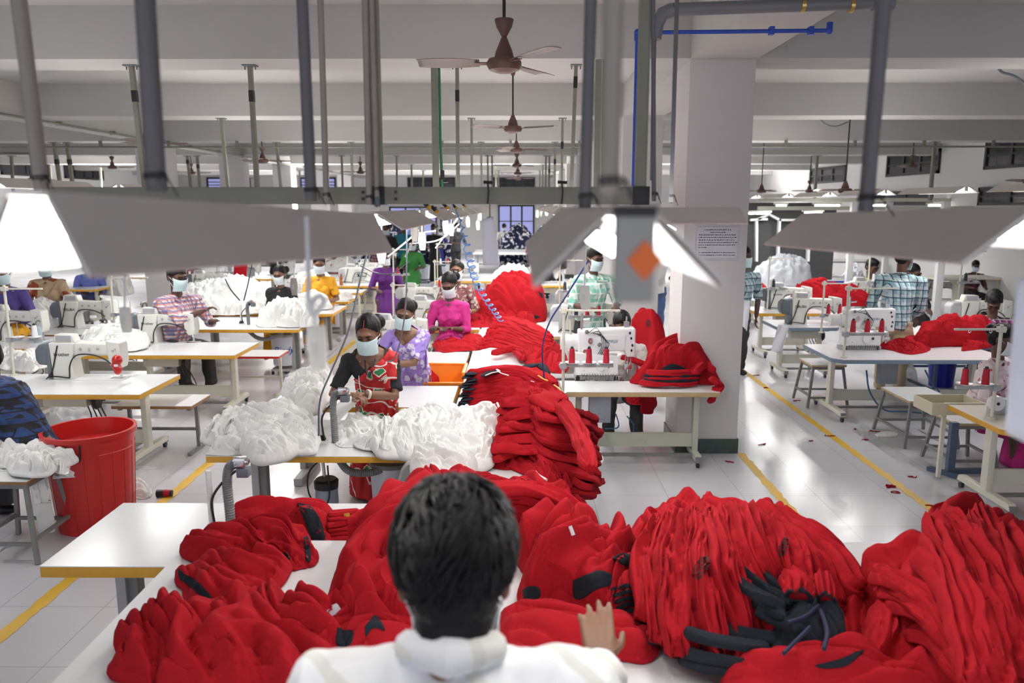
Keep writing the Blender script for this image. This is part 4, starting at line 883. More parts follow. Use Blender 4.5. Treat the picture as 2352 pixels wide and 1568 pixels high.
bench(770, 900, 1165, 1150, .30, 'low bench') if 0 else None
# white hexagonal frame partition + posts at right
o = empty('partition_frame', (0, 0, 0), 0, 'white framed partition with pointed arch top at right rear', 'partition'); Y = 20.5; q = MB(); wpx = .13
def pb(mb, a, b, w=.13): mb.bar(D(*a, Y), D(*b, Y), w, .06)
for a, b in (((1737, 600), (1737, 505)), ((1785, 620), (1790, 503)), ((1740, 503), (1762, 503)), ((1740, 503), (1765, 492)), ((1765, 492), (1790, 505)), ((1790, 505), (1840, 505)), ((1855, 600), (1858, 505)), ((1722, 505), (1740, 504))): pb(q, a, b)
q.build('frame', MWH, o)
MB().box((D(1790, 550, 20.7).x, 20.75, 1.35), (2.9, .05, 2.0)).build('dark_panel', mat('dark slatted panel', (.055, .055, .055), .6), o)
for u, Yp, lab in ((2160, 12.2, 'thick white post right of the man in blue checks'), (1952, 14.5, 'white post left of the man in blue checks'), (2033, 16, 'white post behind the man in blue checks')):
    b = D(u, 600, Yp); tag(MB().box((0, 0, 1.175), (.11, .09, 2.35)).build('post', MWH, loc=(b.x, Yp, 0), bevel=.004), lab, 'post', 'white posts of the right block')
# fan stand/pedestal machine far right
g = D(2205, 620, 13); o = empty('pedestal_table', (g.x, 13, 0), 0, 'cream pedestal table with flat top at far right', 'table'); MB().box((0, 0, 1.12), (1.1, .5, .035)).build('tabletop', CRM, o); MB().cyl((0, 0, .06), (0, 0, 1.0), .085, n=20).cyl((0, 0, 1.0), (0, 0, 1.1), .085, .2, n=20).build('column', CRM, o); MB().box((0, 0, .03), (.6, .4, .06)).build('base', CRM, o)
# cream tray on the nearest right table
g = G(2200, 925, TZ); o = empty('tray', (g.x-.02, g.y+.1, TZ-.09), 0, 'shallow cream metal tray fixed beside the nearest right table', 'tray'); MB().box((0, 0, .005), (.42, .3, .01)).box((0, -.15, .05), (.42, .008, .1)).box((0, .15, .05), (.42, .008, .1)).box((-.21, 0, .05), (.008, .3, .1)).box((.21, 0, .05), (.008, .3, .1)).build('pan', mat('cream tin', (.62, .58, .42), .4), o); MB().box((0, .05, -.3), (.03, .03, .6)).build('support', CRM, o)
g = D(2262, 905, 5.9); o = empty('bobbin_winder', (g.x+.08, 5.9, TZ), 0, 'white wheel winder on the nearest right table', 'winder'); MB().lathe([(0, -.03), (.055, -.03), (.06, -.01), (.06, .02), (.02, .03), (0, .03)], (0, -.02, .10), 28, 'y').build('wheel', MWH, o); MB().box((.08, .05, .06), (.16, .09, .12)).build('body', LGR, o, bevel=.01); MB().cyl((0, -.055, .1), (0, -.045, .1), .012).build('hub', BLK, o)
# blue steel foot frame under the second stool
o = empty('steel_frame', (G(2180, 1090, 0).x, G(2180, 1090, 0).y, 0), 0, 'blue painted steel T frame standing under the stools', 'frame'); MB().box((0, 0, .24), (.06, .05, .46)).build('upright', BST, o); MB().box((.35, 0.05, .02), (.7, .05, .04)).build('foot_bar', BST, o); MB().bar((-.12, .12, .02), (.02, -.1, .02), .05, .035).build('cross_foot', BST, o)
# far cutting area clutter: navy bundles, racks
rr = random.Random(12)
# ======================= garments =======================
RG = 'red fleece garments'; WG = 'white cotton garments'
def garment(poly, zb, H, m=RED, name='red_garment', lab=None, fold=(90, .09, .016), cr=.006, seed=0, nu=150, nr=44, rim=.018, lift=.6, prof=2.2, base=None, group=None, cen=None, cscale=9, parent=None, cat=None, dexp=.78, dep=None, Y0=None):
    """a heaped garment: outline traced on the table, domed, with long folds and small creases"""
    pv = [v for _, v in poly]; v0, v1 = min(pv), max(pv); base = zb if base is None else base
    if dep:     # deeper things: the outline leans back over a known depth
        Y0 = G(poly[0][0], v1, zb).y if Y0 is None else Y0
        W = [D(u, v, Y0+dep*(v1-v)/(v1-v0+1e-6)) for u, v in poly]; H = max(w.z for w in W)-zb
    else: W = [G(u, v, zb+lift*H*(v1-v)/(v1-v0+1e-6)) for u, v in poly]
    P = smooth_path(W+[W[0]], nu+1)[:-1]
    c = np.array(tuple(G(cen[0], cen[1], zb+H*.5))) if cen else P.mean(0); P[:, 2] = np.maximum(P[:, 2], base+.004)
    R = 1-(1-np.linspace(0, 1, nr))**1.35; rr = R[:, None, None]
    X = c+(P[None]-c)*rr; edge = P[:, 2]
    rn = noise(np.c_[P[:, :2]*8, np.full(len(P), seed+.5)])*.03
    X[:, :, :2] += ((P[:, :2]-c[:2])*rn[:, None])[None]*rr[:, :, :]**3
    dome = (1-R**prof)**dexp
    X[..., 2] = edge[None]*R[:, None]**2+(1-R[:, None]**2)*(zb+H*.55)+dome[:, None]*(zb+H-(zb+H*.55))
    x, y = X[..., 0], X[..., 1]; a = math.radians(fold[0]); Q = np.stack([x*1.7, y*1.7, np.full_like(x, seed)], -1)
    wx, wy = noise(Q+5.2)*.22, noise(Q+9.1)*.22
    acr = ((x+wx)*math.cos(a)+(y+wy)*math.sin(a))/fold[1]; al = (-(x+wx)*math.sin(a)+(y+wy)*math.cos(a))/fold[1]*.22
    f1 = np.abs(noise(np.stack([acr*.8, al, np.full_like(x, seed+3.)], -1)))
    f2 = np.abs(noise(np.stack([acr*1.9+7, al*1.6, np.full_like(x, seed+8.)], -1)))
    S = np.stack([x*cscale+wx*9, y*cscale+wy*9, X[..., 2]*4+seed*1.7], -1); f3 = np.abs(noise(S)); f4 = noise(S*2.1)
    k = np.minimum(1, (1-R[:, None])*6+.35)
    X[..., 2] += k*(fold[2]*(4.6*(f1+.002)**.6-1.3)+fold[2]*1.1*(2.8*(f2+.002)**.6-.8)+cr*(3*f3+.8*f4-.6))
    X[..., 0] += k*fold[2]*1.1*noise(S*.6+3)*2; X[..., 1] += k*fold[2]*1.1*noise(S*.6+11)*2
    X[..., 2] = np.maximum(X[..., 2], base+.006)
    # rolled rim down to the support
    last = X[-1].copy(); n2 = P[:, :2]-c[:2]; n2 /= np.linalg.norm(n2, axis=1)[:, None]+1e-9; rings = [X]
    hh = last[:, 2]-base; bulge = np.minimum(rim, hh)
    for t, o in ((.3, .8), (.6, 1.0), (.85, .75), (1.0, .1)):
        q = last.copy(); q[:, :2] += n2*(bulge*o)[:, None]; q[:, 2] = last[:, 2]-hh*t+(.002 if t == 1 else 0); rings.append(q[None])
    A = np.concatenate(rings, 0); me = grid_mesh(name, A, True); o = link_mesh(name, me, m, parent)
    if not parent: tag(o, lab, cat or 'garment', group)
    return o
def strip(path, name='red_garment', m=RED, lab=None, th=.03, pl=2.5, amp=.35, n=64, k=40, seed=0, group=RG, parent=None, cat='garment', taper=(.35, .6), lining=None, wob=.012, flat=False, squash=.35):
    """one folded garment as a long soft bundle; path (u, v, z, width px)"""
    C3 = [G(u, v, z) for u, v, z, w in path]; Wd = [w*pxm(c) for (u, v, z, w), c in zip(path, C3)]
    S = smooth_path(C3, n); wd = smooth_path([(w, 0, 0) for w in Wd], n)[:, 0]; th_ = np.full(n, th)
    T = np.gradient(S, axis=0); T /= np.linalg.norm(T, axis=1)[:, None]
    Z = np.array([0, 0, 1.]); N = np.cross(T, Z); ln = np.linalg.norm(N, axis=1); 
    for i in range(n):
        if ln[i] < .15: N[i] = N[i-1] if i else (1, 0, 0)
    N /= np.linalg.norm(N, axis=1)[:, None]; B = np.cross(N, T)
    t = np.linspace(0, 1, n); e = np.clip(np.minimum(t/.07, 1), 0, 1)**.5*(1-taper[0])+taper[0]; e2 = np.clip((1-t)/.06, 0, 1)**.5*(1-taper[1])+taper[1]
    sc = e*e2
    th0 = np.linspace(0, 2*PI, k, endpoint=False); ca, sa = np.cos(th0), np.sin(th0)
    A = np.sign(ca)*np.abs(ca)**.8; Bv = np.where(sa > 0, sa**.55 if False else np.abs(sa)**.6, -np.abs(sa)**.6*squash)
    tt, aa = np.meshgrid(t, A, indexing='ij'); L = np.linalg.norm(np.diff(S, axis=0), axis=1).sum()
    nz = np.abs(noise(np.stack([aa*pl+noise(np.stack([tt*L*2.2, aa*0, aa*0+seed], -1))*1.4, tt*L*1.3, np.full_like(tt, seed+.3)], -1)))
    fine = noise(np.stack([aa*pl*2.1, tt*L*9, np.full_like(tt, seed+9.)], -1))
    top = np.clip(Bv, 0, 1)[None]
    hgt = th_[:, None]*sc[:, None]*(Bv[None]+top*(amp*(4.0*(nz+.001)**.62-1.15)+.16*fine))
    edge = 1+.10*noise(np.stack([np.sign(aa)*3, tt*L*7, np.full_like(tt, seed+4.)], -1))
    P = S[:, None]+N[:, None]*(aa*(wd*sc)[:, None]/2*edge)[..., None]+B[:, None]*hgt[..., None]
    P += np.stack([noise(P*6+seed), noise(P*6+seed+20), noise(P*6+seed+40)*.5], -1)*wob
    o = link_mesh(name, grid_mesh(name, P, True), m, parent)
    if not parent: tag(o, lab, cat, group)
    if lining:      # dark inside of the open end, slightly proud ring
        i = n-1; c = P[i].mean(0); r = [c+(P[i]-c)*s+T[i]*d for s, d in ((1.03, -.012), (1.05, .004), (.86, .006), (.6, -.002), (.05, -.006))]
        link_mesh('lining', grid_mesh('l', np.array(r), True), lining, o, 'dark grey inner lining')
    return o
from mathutils.bvhtree import BVHTree
_bvh = {}
def bvh(o):
    if o.data.name not in _bvh: _bvh[o.data.name] = BVHTree.FromPolygons([v.co for v in o.data.vertices], [p.vertices for p in o.data.polygons])
    return _bvh[o.data.name]
def on(o, u, v, off=.004):
    d = ray(u, v).normalized(); p, nn, _, _ = bvh(o).ray_cast(CAM, d)
    if p is None: return None, None
    nn = -nn if nn.dot(d) > 0 else nn
    return p+nn*off, nn
def patch(o, poly, m=DARK, name='lining', off=.005, N=14, lab=None, soft=True):
    """a piece of other cloth lying on garment o, outline given on the photo"""
    c = np.mean(poly, 0); B = list(smooth_path([(x, y, 0) for x, y in poly+poly[:1]], len(poly)*5+1)[:-1, :2])
    nb = len(B); rows = []; last = None
    for r in (1.0, .93, .75, .5, .25, .02):
        row = []
        for q in B:
            p = c+(np.array(q)-c)*r; h, nn = on(o, p[0], p[1], off*(.2 if r == 1 else 1))
            if h is None: h = last if last is not None else on(o, c[0], c[1])[0]
            if h is None: return None
            last = h; row.append(tuple(h))
        rows.append(row)
    me = grid_mesh(name, np.array(rows), True); bm = bmesh.new(); bm.from_mesh(me); bmesh.ops.recalc_face_normals(bm, faces=bm.faces); bm.to_mesh(me); bm.free(); me.shade_smooth()
    return link_mesh(name, me, m, o, lab or ('dark grey lining' if m is DARK else None))
def emblem(o, u, v, r=.045, among=None):
    if among:
        hit = [(x, on(x, u, v)[0]) for x in among]; o = min([h for h in hit if h[1] is not None], key=lambda h: (h[1]-CAM).length)[0]
    p, nn = on(o, u, v, .004)
    if p is None: return
    mb = MB(); rn = random.Random(int(u)); x, y = frame(nn); ink = mat('black print', (.03, .008, .010), .8)
    def disc(cx, cy, rad, n=10):
        pts = []
        for k in range(n):
            a = 2*PI*k/n; q = p+x*(cx+rad*math.cos(a))+y*(cy+rad*math.sin(a))*.9; d = (q-CAM).normalized(); hs_ = [bvh(w_).ray_cast(CAM, d)[0] for w_ in (among or [o])]; hs_ = [h for h in hs_ if h is not None]; h = min(hs_, key=lambda h: (h-CAM).length) if hs_ else q; pts.append(tuple((h if (h-q).length < .06 else q)-d*.004))
        mb.add(pts, [tuple(range(n))])
    for k in range(14): a = 2*PI*k/14; disc(r*.86*math.cos(a), r*.86*math.sin(a), r*.17)
    for k in range(9): a = 2*PI*k/9+.3; disc(r*.48*math.cos(a), r*.48*math.sin(a), r*(.10+.08*rn.random()))
    disc(0, 0, r*.2)
    mb.build('emblem', ink, o, smooth=False, label='round black printed emblem')
def tagp(o, u, v, w, h, m=PAP, name='label_tag', ang=0, lab='small white tag'):
    p, nn = on(o, u, v, .010)
    if p is None: return
    k = pxm(p); c, s = math.cos(ang), math.sin(ang); q = MB(); x, y = RT, UP
    pts = [p+(x*(a*c-b*s)+y*(a*s+b*c))*k for a, b in ((-w/2, -h/2), (w/2, -h/2), (w/2, h/2), (-w/2, h/2))]; q.add(pts+[z+nn*.002 for z in pts], [(0, 1, 2, 3), (7, 6, 5, 4), (0, 4, 5, 1), (1, 5, 6, 2), (2, 6, 7, 3), (3, 7, 4, 0)])
    b = q.build(name, m, None, smooth=False, label=lab); b.parent = o
FT = .742
def C4(s): return [tuple(float(x) for x in a.split(',')) for a in s.split()]
# ---- foreground, left ----
gA = garment(C4('541,1159 578,1162 612,1169 643,1152 684,1152 714,1162 755,1166 762,1193 762,1247 741,1251 707,1240 646,1216 599,1222 544,1222 537,1186'), TZ, .12, fold=(100, .11, .016), seed=1, lab='folded red garment with a dark band across it, behind the others at left', group=RG)
patch(gA, C4('684,1154 714,1163 738,1198 747,1250 722,1246 700,1198'), lab='dark grey waistband strip')
for i in range(6):
    y = 1178+i*12; gg = strip([(752, y+4, .80-.02*i, 26), (790, y, .80-.018*i, 26), (826-4*(i % 3), y-2+3*(i % 2), .79-.018*i, 24)], th=.016, seed=20+i, lab='red sleeve edges stacked beyond the dark banded garment, layer %s from the top' % ORD[i], group='red layers right of the dark band', n=30, k=24)
    if i == 0: tagp(gg, 796, 1182, 13, 9, YLN, ang=.2, lab='yellow tag')
gB = garment(C4('420,1247 442,1230 490,1222 571,1217 629,1213 684,1217 701,1224 704,1254 718,1261 718,1288 707,1302 656,1309 646,1290 578,1280 476,1287 439,1277 422,1262'), FT, .13, fold=(82, .10, .020), seed=2, lab='rolled red sleeve bundle lying at left below the dark banded one', group=RG)
patch(gB, C4('696,1235 706,1232 714,1262 712,1290 702,1285 700,1262')); patch(gB, C4('648,1268 664,1270 666,1296 654,1300'))
gC = garment(C4('408,1302 439,1291 483,1281 531,1281 578,1285 609,1269 656,1281 660,1298 639,1332 609,1353 578,1370 544,1381 490,1384 429,1394 425,1349 410,1329'), FT, .11, fold=(50, .10, .016), seed=3, lab='red garment with dark open neckline facing left', group=RG)
patch(gC, C4('409,1304 422,1316 440,1326 466,1346 492,1378 476,1374 452,1360 428,1340 411,1326'), lab='dark open neckline')
gD1 = garment(C4('269,1438 293,1421 327,1417 354,1397 359,1407 405,1404 442,1390 493,1377 551,1370 578,1366 605,1358 656,1360 680,1370 690,1380 748,1387 790,1440 800,1520 790,1600 600,1625 420,1615 330,1570 258,1532 262,1512 290,1495 300,1472 272,1458'), FT, .20, fold=(35, .16, .030), cr=.013, seed=4, nu=300, nr=90, lab='large crumpled red garment at the bottom left corner of the table', group=RG, cscale=7)
gD2 = garment(C4('735,1400 800,1392 860,1382 930,1378 975,1420 990,1470 985,1540 900,1600 760,1610 700,1580 720,1480'), FT, .17, fold=(120, .10, .026), cr=.014, seed=5, nu=200, nr=60, lab='crumpled red garments with grey cuffs left of the sorting man', group=RG, cscale=7)
patch(gD1, C4('775,1440 800,1448 812,1452 806,1480 790,1486 772,1478')) ; patch(gD2, C4('775,1450 795,1446 812,1450 808,1476 792,1486 776,1478'), lab='grey cuff')
patch(gD2, C4('838,1438 850,1424 862,1412 878,1430 884,1448 866,1442 850,1446 840,1462')); patch(gD2, C4('738,1530 770,1508 810,1500 845,1490 850,1520 810,1545 780,1568 740,1575')); patch(gD1, C4('690,1520 720,1500 745,1520 740,1560 700,1560'))
tagp(gD1, 765, 1402, 30, 13, ang=.5); tagp(gD2, 765, 1404, 30, 12, ang=.5, lab='white tag'); tagp(gD2, 772, 1398, 12, 26, ang=.4, lab='white tag')
gE = garment(C4('738,1398 745,1370 775,1310 800,1250 830,1200 870,1160 920,1122 960,1107 1010,1095 1060,1108 1110,1200 1080,1300 960,1400 900,1392 830,1396'), FT, .24, fold=(165, .13, .032), cr=.010, seed=6, nu=220, nr=70, lab='long red garment sloping down left of the head of the sorting man', group=RG, lift=.8)
gE2 = strip([(900, 1290, .98, 150), (880, 1350, .93, 170), (900, 1410, .86, 150)], th=.06, pl=3, amp=.4, seed=61, lab='red folded hem below the long sloping garment')
for i in range(3): garment([(820+50*i+x, 1400+y+30*(i % 2)) for x, y in ((-60, 10), (-30, -24), (30, -26), (60, 0), (50, 34), (-20, 40))], FT+.12, .12, seed=70+i, fold=(30+50*i, .07, .022), cr=.014, nu=90, nr=30, lab='crumpled red sleeve left of the white collar, %s from the left' % ORD[i], group='red sleeves left of the collar')
# ---- foreground, centre ----
for i in range(9):
    f = i/8; zt_ = .98-.024*i
    strip([(1020+6*i, 1118+8*i, zt_, 60), (1120, 1128+9*i, zt_+.02, 66), (1210, 1126+10*i, zt_+.025, 60), (1290-6*(i % 2), 1152+11*i, zt_-.02, 52), (1345-7*i+5*(i % 3), 1205+7*i, zt_-.12, 40)], th=.030, seed=30+i, pl=2.2, lab='red folded garment in the curved stack right of the head, layer %s' % (ORD+['ninth'])[i]+' from the top', group='curved stack of red garments behind the head')
garment(C4('1005,1105 1040,1094 1100,1106 1150,1128 1200,1106 1260,1110 1320,1142 1356,1190 1340,1220 1240,1260 1100,1280 1000,1200'), FT, .17, seed=7, fold=(20, .09, .02), lab='bottom red garment under the curved stack behind the head', group=RG)
gG = garment(C4('1185,1232 1230,1207 1300,1210 1360,1228 1400,1226 1440,1232 1475,1250 1482,1300 1478,1400 1430,1424 1380,1412 1340,1402 1300,1372 1250,1392 1205,1388 1198,1340 1210,1285'), FT, .24, fold=(130, .12, .032), cr=.009, seed=8, nu=220, nr=70, lab='red garment with two dark open cuffs right of the head', group=RG)
patch(gG, C4('1316,1332 1350,1318 1380,1309 1408,1322 1402,1342 1370,1354 1338,1374 1318,1372'), lab='dark open cuff'); patch(gG, C4('1201,1354 1216,1345 1238,1349 1240,1370 1222,1388 1206,1381'), lab='dark open cuff')
patch(gG, C4('1403,1282 1428,1270 1456,1278 1476,1290 1474,1298 1440,1300')); 
for i in range(5): patch(gG, [(1402+4*i, 1350+14*i), (1440, 1340+14*i), (1474, 1344+14*i), (1472, 1351+14*i), (1438, 1350+14*i), (1406+4*i, 1358+14*i)], lab='dark folded edge')
tagp(gG, 1309, 1217, 8, 22, ang=.35)
gH = garment(C4('1160,1400 1230,1384 1300,1392 1360,1412 1440,1418 1480,1435 1503,1475 1492,1500 1462,1512 1400,1504 1340,1535 1250,1560 1150,1540'), FT, .12, fold=(80, .22, .016), cr=.004, seed=9, nu=200, nr=60, lab='smooth red garment under the resting hand', group=RG)
for i in range(3): strip([(1462, 1442+12*i, .80-.02*i, 36), (1486, 1466+9*i, .79-.02*i, 34), (1478, 1496+6*i, .77-.012*i, 30)], th=.018, seed=80+i, n=24, k=20, lab='red folded edge right of the hand, layer '+ORD[i], group='red edges right of the hand')
# ---- foreground, the big fan ----
gI = garment(C4('1430,1232 1470,1192 1500,1172 1560,1157 1640,1152 1700,1152 1730,1167 1760,1157 1800,1162 1845,1202 1900,1232 1950,1272 1985,1332 1992,1420 1950,1482 1900,1512 1830,1522 1700,1532 1600,1522 1540,1492 1500,1440 1480,1380 1470,1300'), FT, .20, fold=(10, .12, .02), seed=10, nu=260, nr=80, lab='bottom red garment of the big fanned pile', group=RG, lift=.5)
top = [(1515, 1190), (1540, 1180), (1565, 1172), (1590, 1168), (1615, 1165), (1640, 1164), (1665, 1163), (1690, 1165), (1715, 1172), (1740, 1182), (1765, 1188), (1790, 1200), (1812, 1212)]
bot = [(1492, 1400), (1520, 1450), (1555, 1478), (1590, 1470), (1640, 1478), (1690, 1460), (1720, 1432), (1752, 1400), (1770, 1380), (1800, 1400), (1850, 1400), (1905, 1380), (1950, 1350)]
for i, ((a, b), (c, d)) in enumerate(zip(top, bot)):
    x = abs(i-6)/6; zt_ = 1.00-.10*x*x+.012*(i % 3); mx, my = (a+c)/2+(c-1700)*.10, (b+d)/2
    strip([(a, b+14, zt_-.03, 40), (a*.6+mx*.4, b*.6+my*.4, zt_+.01, 54), (mx, my, zt_+.0, 70), (c, d, .86-.02*(i % 2), 62), (c+(c-1700)*.02, d+22, .80, 58)], th=.040, pl=2.0, amp=.5, seed=100+i, n=80, k=44, taper=(.5, .95), lining=DARK, lab='fanned red garment with dark lined hem, %s from the left in the big pile' % (ORD+['ninth', 'tenth', 'eleventh', 'twelfth', 'thirteenth'])[i], group='fanned red garments of the big pile')
def fing(pts, w, seed, lab, gr): return strip([(u, v, z, w) for u, v, z in pts], m=DARK, name='dark_lined_layer', th=.022, pl=1.2, seed=seed, n=36, k=24, lab=lab, group=gr, taper=(.5, .6))
for i, (a, b) in enumerate((((1690, 1335), (1800, 1400)), ((1706, 1315), (1812, 1385)), ((1730, 1300), (1822, 1372)), ((1752, 1293), (1832, 1360)), ((1776, 1292), (1840, 1345)), ((1692, 1360), (1805, 1420)), ((1740, 1405), (1830, 1440)))):
    fing([(a[0], a[1], 1.0-.012*i), ((a[0]+b[0])/2-6, (a[1]+b[1])/2+3, .99-.012*i), (b[0], b[1], .95)], 20, 120+i, 'dark grey lined layer opening like a fan finger, %s from the left' % ORD[i], 'dark fan fingers in the big pile')
for i, (a, m_, b) in enumerate((((1575, 1452), (1650, 1478), (1770, 1492)), ((1612, 1434), (1690, 1458), (1800, 1475)), ((1560, 1498), (1650, 1520), (1740, 1535)), ((1560, 1515), (1630, 1535), (1720, 1548)))):
    fing([(*a, .90-.03*i), (*m_, .90-.03*i), (*b, .87-.02*i)], 32, 130+i, 'dark lined hem along the bottom of the big pile, %s' % ORD[i], 'dark hems under the big pile')
gK0 = garment(C4('1790,1400 1850,1372 1900,1380 1930,1420 1935,1470 1900,1500 1830,1510 1770,1480'), .84, .10, m=DARK, name='dark_garment', seed=12, fold=(60, .09, .015), lab='dark grey inside of a garment at the foot of the fan', group=None, base=FT)
strip([(1808, 1325, 1.0, 60), (1830, 1350, .99, 70), (1835, 1376, .97, 64)], th=.04, seed=140, taper=(.5, .95), lining=DARK, lab='short red cuff standing in the middle of the fan'); strip([(1890, 1330, .98, 44), (1896, 1355, .97, 44), (1898, 1380, .95, 40)], th=.035, seed=141, taper=(.5, .95), lining=DARK, lab='small red cuff right of the standing cuff')
navy = mat('navy tape', (.012, .014, .045), .7)
for i, pts in enumerate((((1810, 1430), (1850, 1415), (1880, 1390)), ((1885, 1400), (1900, 1450), (1892, 1490)), ((1800, 1500), (1830, 1470), (1860, 1440)))): tag(MB().tube(smooth_path([G(u, v, .965) for u, v in pts], 12), .007, 6, None).build('tape', navy), 'navy tie tape lying over the dark lining, %s' % ORD[i], 'tape', 'navy tapes')
fgI = [o for o in C.objects if o.get('group') == 'fanned red garments of the big pile']
emblem(None, 1612, 1304, .050, fgI); emblem(None, 1802, 1256, .042, fgI)
# right pile: many fine stacked edges running up to the right
gJ = garment(C4('1975,1350 2030,1320 2070,1312 2110,1295 2128,1245 2122,1205 2140,1187 2200,1177 2240,1165 2275,1182 2300,1212 2380,1228 2460,1400 2440,1600 2100,1610 1975,1560 1985,1460 1990,1400'), FT, .26, fold=(150, .16, .03), seed=13, nu=260, nr=80, lab='large red garment under the fanned stack at the right edge', group=RG)
for i in range(11):
    a = (2000+12*i, 1330+17*i) if i < 6 else (2030+6*i, 1300+30*(i-4)); z = 1.0-.012*i
    strip([(a[0]-10*(i % 2)-5, a[1]-12, z-.05, 26), (a[0]+50, a[1]+0, z+.0, 40), (2150+6*i, 1400+15*i, z+.0, 60), (2260+6*i, 1530+12*i, z-.04, 80)], th=.032, pl=2, amp=.45, seed=150+i, n=60, k=32, lab='red folded edge in the right fan, %s from the top' % (ORD+['ninth', 'tenth', 'eleventh'])[i], group='stacked red edges at the right')
for i, (a, b, c) in enumerate((((2135, 1205), (2190, 1280), (2240, 1420)), ((2165, 1190), (2225, 1270), (2290, 1420)), ((2245, 1172), (2290, 1280), (2345, 1440)), ((2110, 1290), (2180, 1350), (2240, 1480)), ((2300, 1225), (2340, 1300), (2390, 1420)), ((2130, 1240), (2185, 1320), (2230, 1450)))):
    strip([(*a, 1.03, 50), (*b, 1.06, 80), (*c, 1.04, 110), (c[0]+40, c[1]+120, .98, 120)], th=.05, pl=2.4, amp=.5, seed=170+i, lab='broad red sleeve rising at the right edge, %s' % ORD[i], group='broad red sleeves at the right edge')
gK = garment(C4('1690,1502 1740,1490 1800,1512 1880,1520 1940,1505 1985,1488 2030,1530 2120,1560 2160,1640 1690,1640'), FT+.02, .14, fold=(70, .14, .016), seed=14, nu=200, nr=60, lab='red garment cut by the bottom edge under the fan', group=RG, base=FT)
patch(gK, C4('1870,1528 1930,1512 1982,1492 1975,1505 1940,1530 1890,1535'))
# ---- the long central table ----
gL0 = garment(C4('1125,945 1160,905 1230,890 1290,930 1310,985 1310,1060 1220,1072 1130,1066'), TZ, .10, seed=15, fold=(90, .08, .018), lab='bottom red garment of the cascading pile on the long table', group=RG)
for i in range(15):      # cascade: layers start at the left and flow over the right table edge
    f = i/14; v = 1052-10.5*i; z = .76+.023*i; r = ((i*7) % 5)/5
    strip([(1128+2*i+12*(i % 2), v+2, z, 50), (1180+2*i, v-12+14*r, z+.02, 66), (1236+r*12, v-14+20*r, z+.015, 80), (1290+r*14-4*i*.3, v+30+10*r, z-.04, 86), (1332+r*16, v+80-16*f, .60+.010*i, 74), (1340+r*34-i*1.5, 1148-26*r-9*i, .42+.018*i, 44)], th=.027, pl=4.2, amp=.75, wob=.034, seed=200+i, n=90, k=36, taper=(.6, .7), lab='red garment cascading over the table edge, layer %d from the bottom' % (i+1) if 0 else 'red garment cascading over the long table edge, %s from the bottom' % (ORD+['ninth', 'tenth', 'eleventh', 'twelfth', 'thirteenth', 'fourteenth', 'fifteenth'])[i], group='cascading red garments on the long table')
for i in range(11):
    v = 932-7.2*i; z = .76+.022*i
    s_ = strip([(1052+1.6*i+6*(i % 3), v, z, 22), (1085+2*i, v-5, z+.01, 30), (1140+1.5*i, v-12, z+.015, 36), (1215, v-6, z+.01, 40), (1275, v+22, z-.04, 38)], th=.026, pl=2.2, amp=.4, seed=230+i, n=60, k=30, lab='red garment in the dark edged stack, %s from the bottom' % (ORD+['ninth', 'tenth', 'eleventh'])[i], group='dark edged red stack on the long table')
    strip([(1044+1.6*i+6*(i % 3), v+1, z+.006, 18), (1060+1.6*i+6*(i % 3), v-2, z+.016, 24), (1078+2*i, v-6, z+.012, 16)], m=DARK, name='lining', th=.008, seed=250+i, n=16, k=16, parent=s_, wob=.02)
def loose(pts, w, z, seed, lab, th=.035, m=RED, **k): return strip([(u, v, z, w) for u, v in pts], th=th, seed=seed, lab=lab, m=m, n=60, **k)
loose(((1195, 925), (1225, 900), (1262, 905), (1300, 950), (1335, 1010), (1355, 1080)), 46, 1.06, 260, 'red garment draped on top of the cascade')
gT = garment(C4('1165,1065 1190,1050 1230,1030 1250,1060 1290,1070 1310,1100 1300,1130 1262,1118 1225,1120 1215,1090'), TZ, .08, seed=16, fold=(20, .07, .016), nu=100, nr=36, lab='small crumpled red garment with white trim at the foot of the cascade', group=RG)
strip([(1186, 856, .97, 14), (1210, 842, .99, 22), (1240, 840, .985, 24), (1262, 858, .96, 16)], m=DARK, name='dark_garment', th=.014, seed=17, n=36, k=24, lab='dark grey hood edge on the dark edged stack', wob=.02)
strip([(1108, 866, .985, 12), (1128, 856, .995, 20), (1150, 854, .99, 14)], m=DARK, name='dark_garment', th=.010, seed=18, n=24, k=20, lab='dark grey folded edge with a white drawcord on the stack', wob=.02)
tag(MB().tube(smooth_path([G(*p, 1.02) for p in ((1115, 862), (1130, 856), (1148, 852), (1140, 848), (1150, 856), (1168, 862))], 30), .0045, 6).build('drawcord', WCL), 'white drawcord knotted on the dark grey patch', 'cord')
for i, pts in enumerate((((1185, 888), (1200, 880), (1222, 877), (1232, 888), (1210, 889)), ((1360, 1060), (1372, 1052), (1380, 1045), (1384, 1058), (1376, 1068)), ((1230, 1083), (1238, 1092), (1255, 1102)), ((1122, 1010), (1130, 1000), (1134, 992)), ((1142, 925), (1146, 935), (1150, 945)))):
    tag(MB().tube(smooth_path([G(*p, 1.05 if i == 0 else .62 if i == 1 else .8 if i == 2 else .86) for p in pts], 20), .008, 6).build('white_tape', WCL), 'white tape loop showing on the red pile, %s' % ORD[i], 'tape', 'white tapes on the red pile')
for i, pts in enumerate((((1236, 862), (1248, 870), (1258, 874)), ((1272, 884), (1284, 892), (1292, 906)))): tag(MB().tube(smooth_path([G(*p, 1.06) for p in pts], 12), .005, 6).build('yellow_tape', YLN), 'yellow tape strip on the red pile, %s' % ORD[i], 'tape', 'yellow tapes on the red pile')
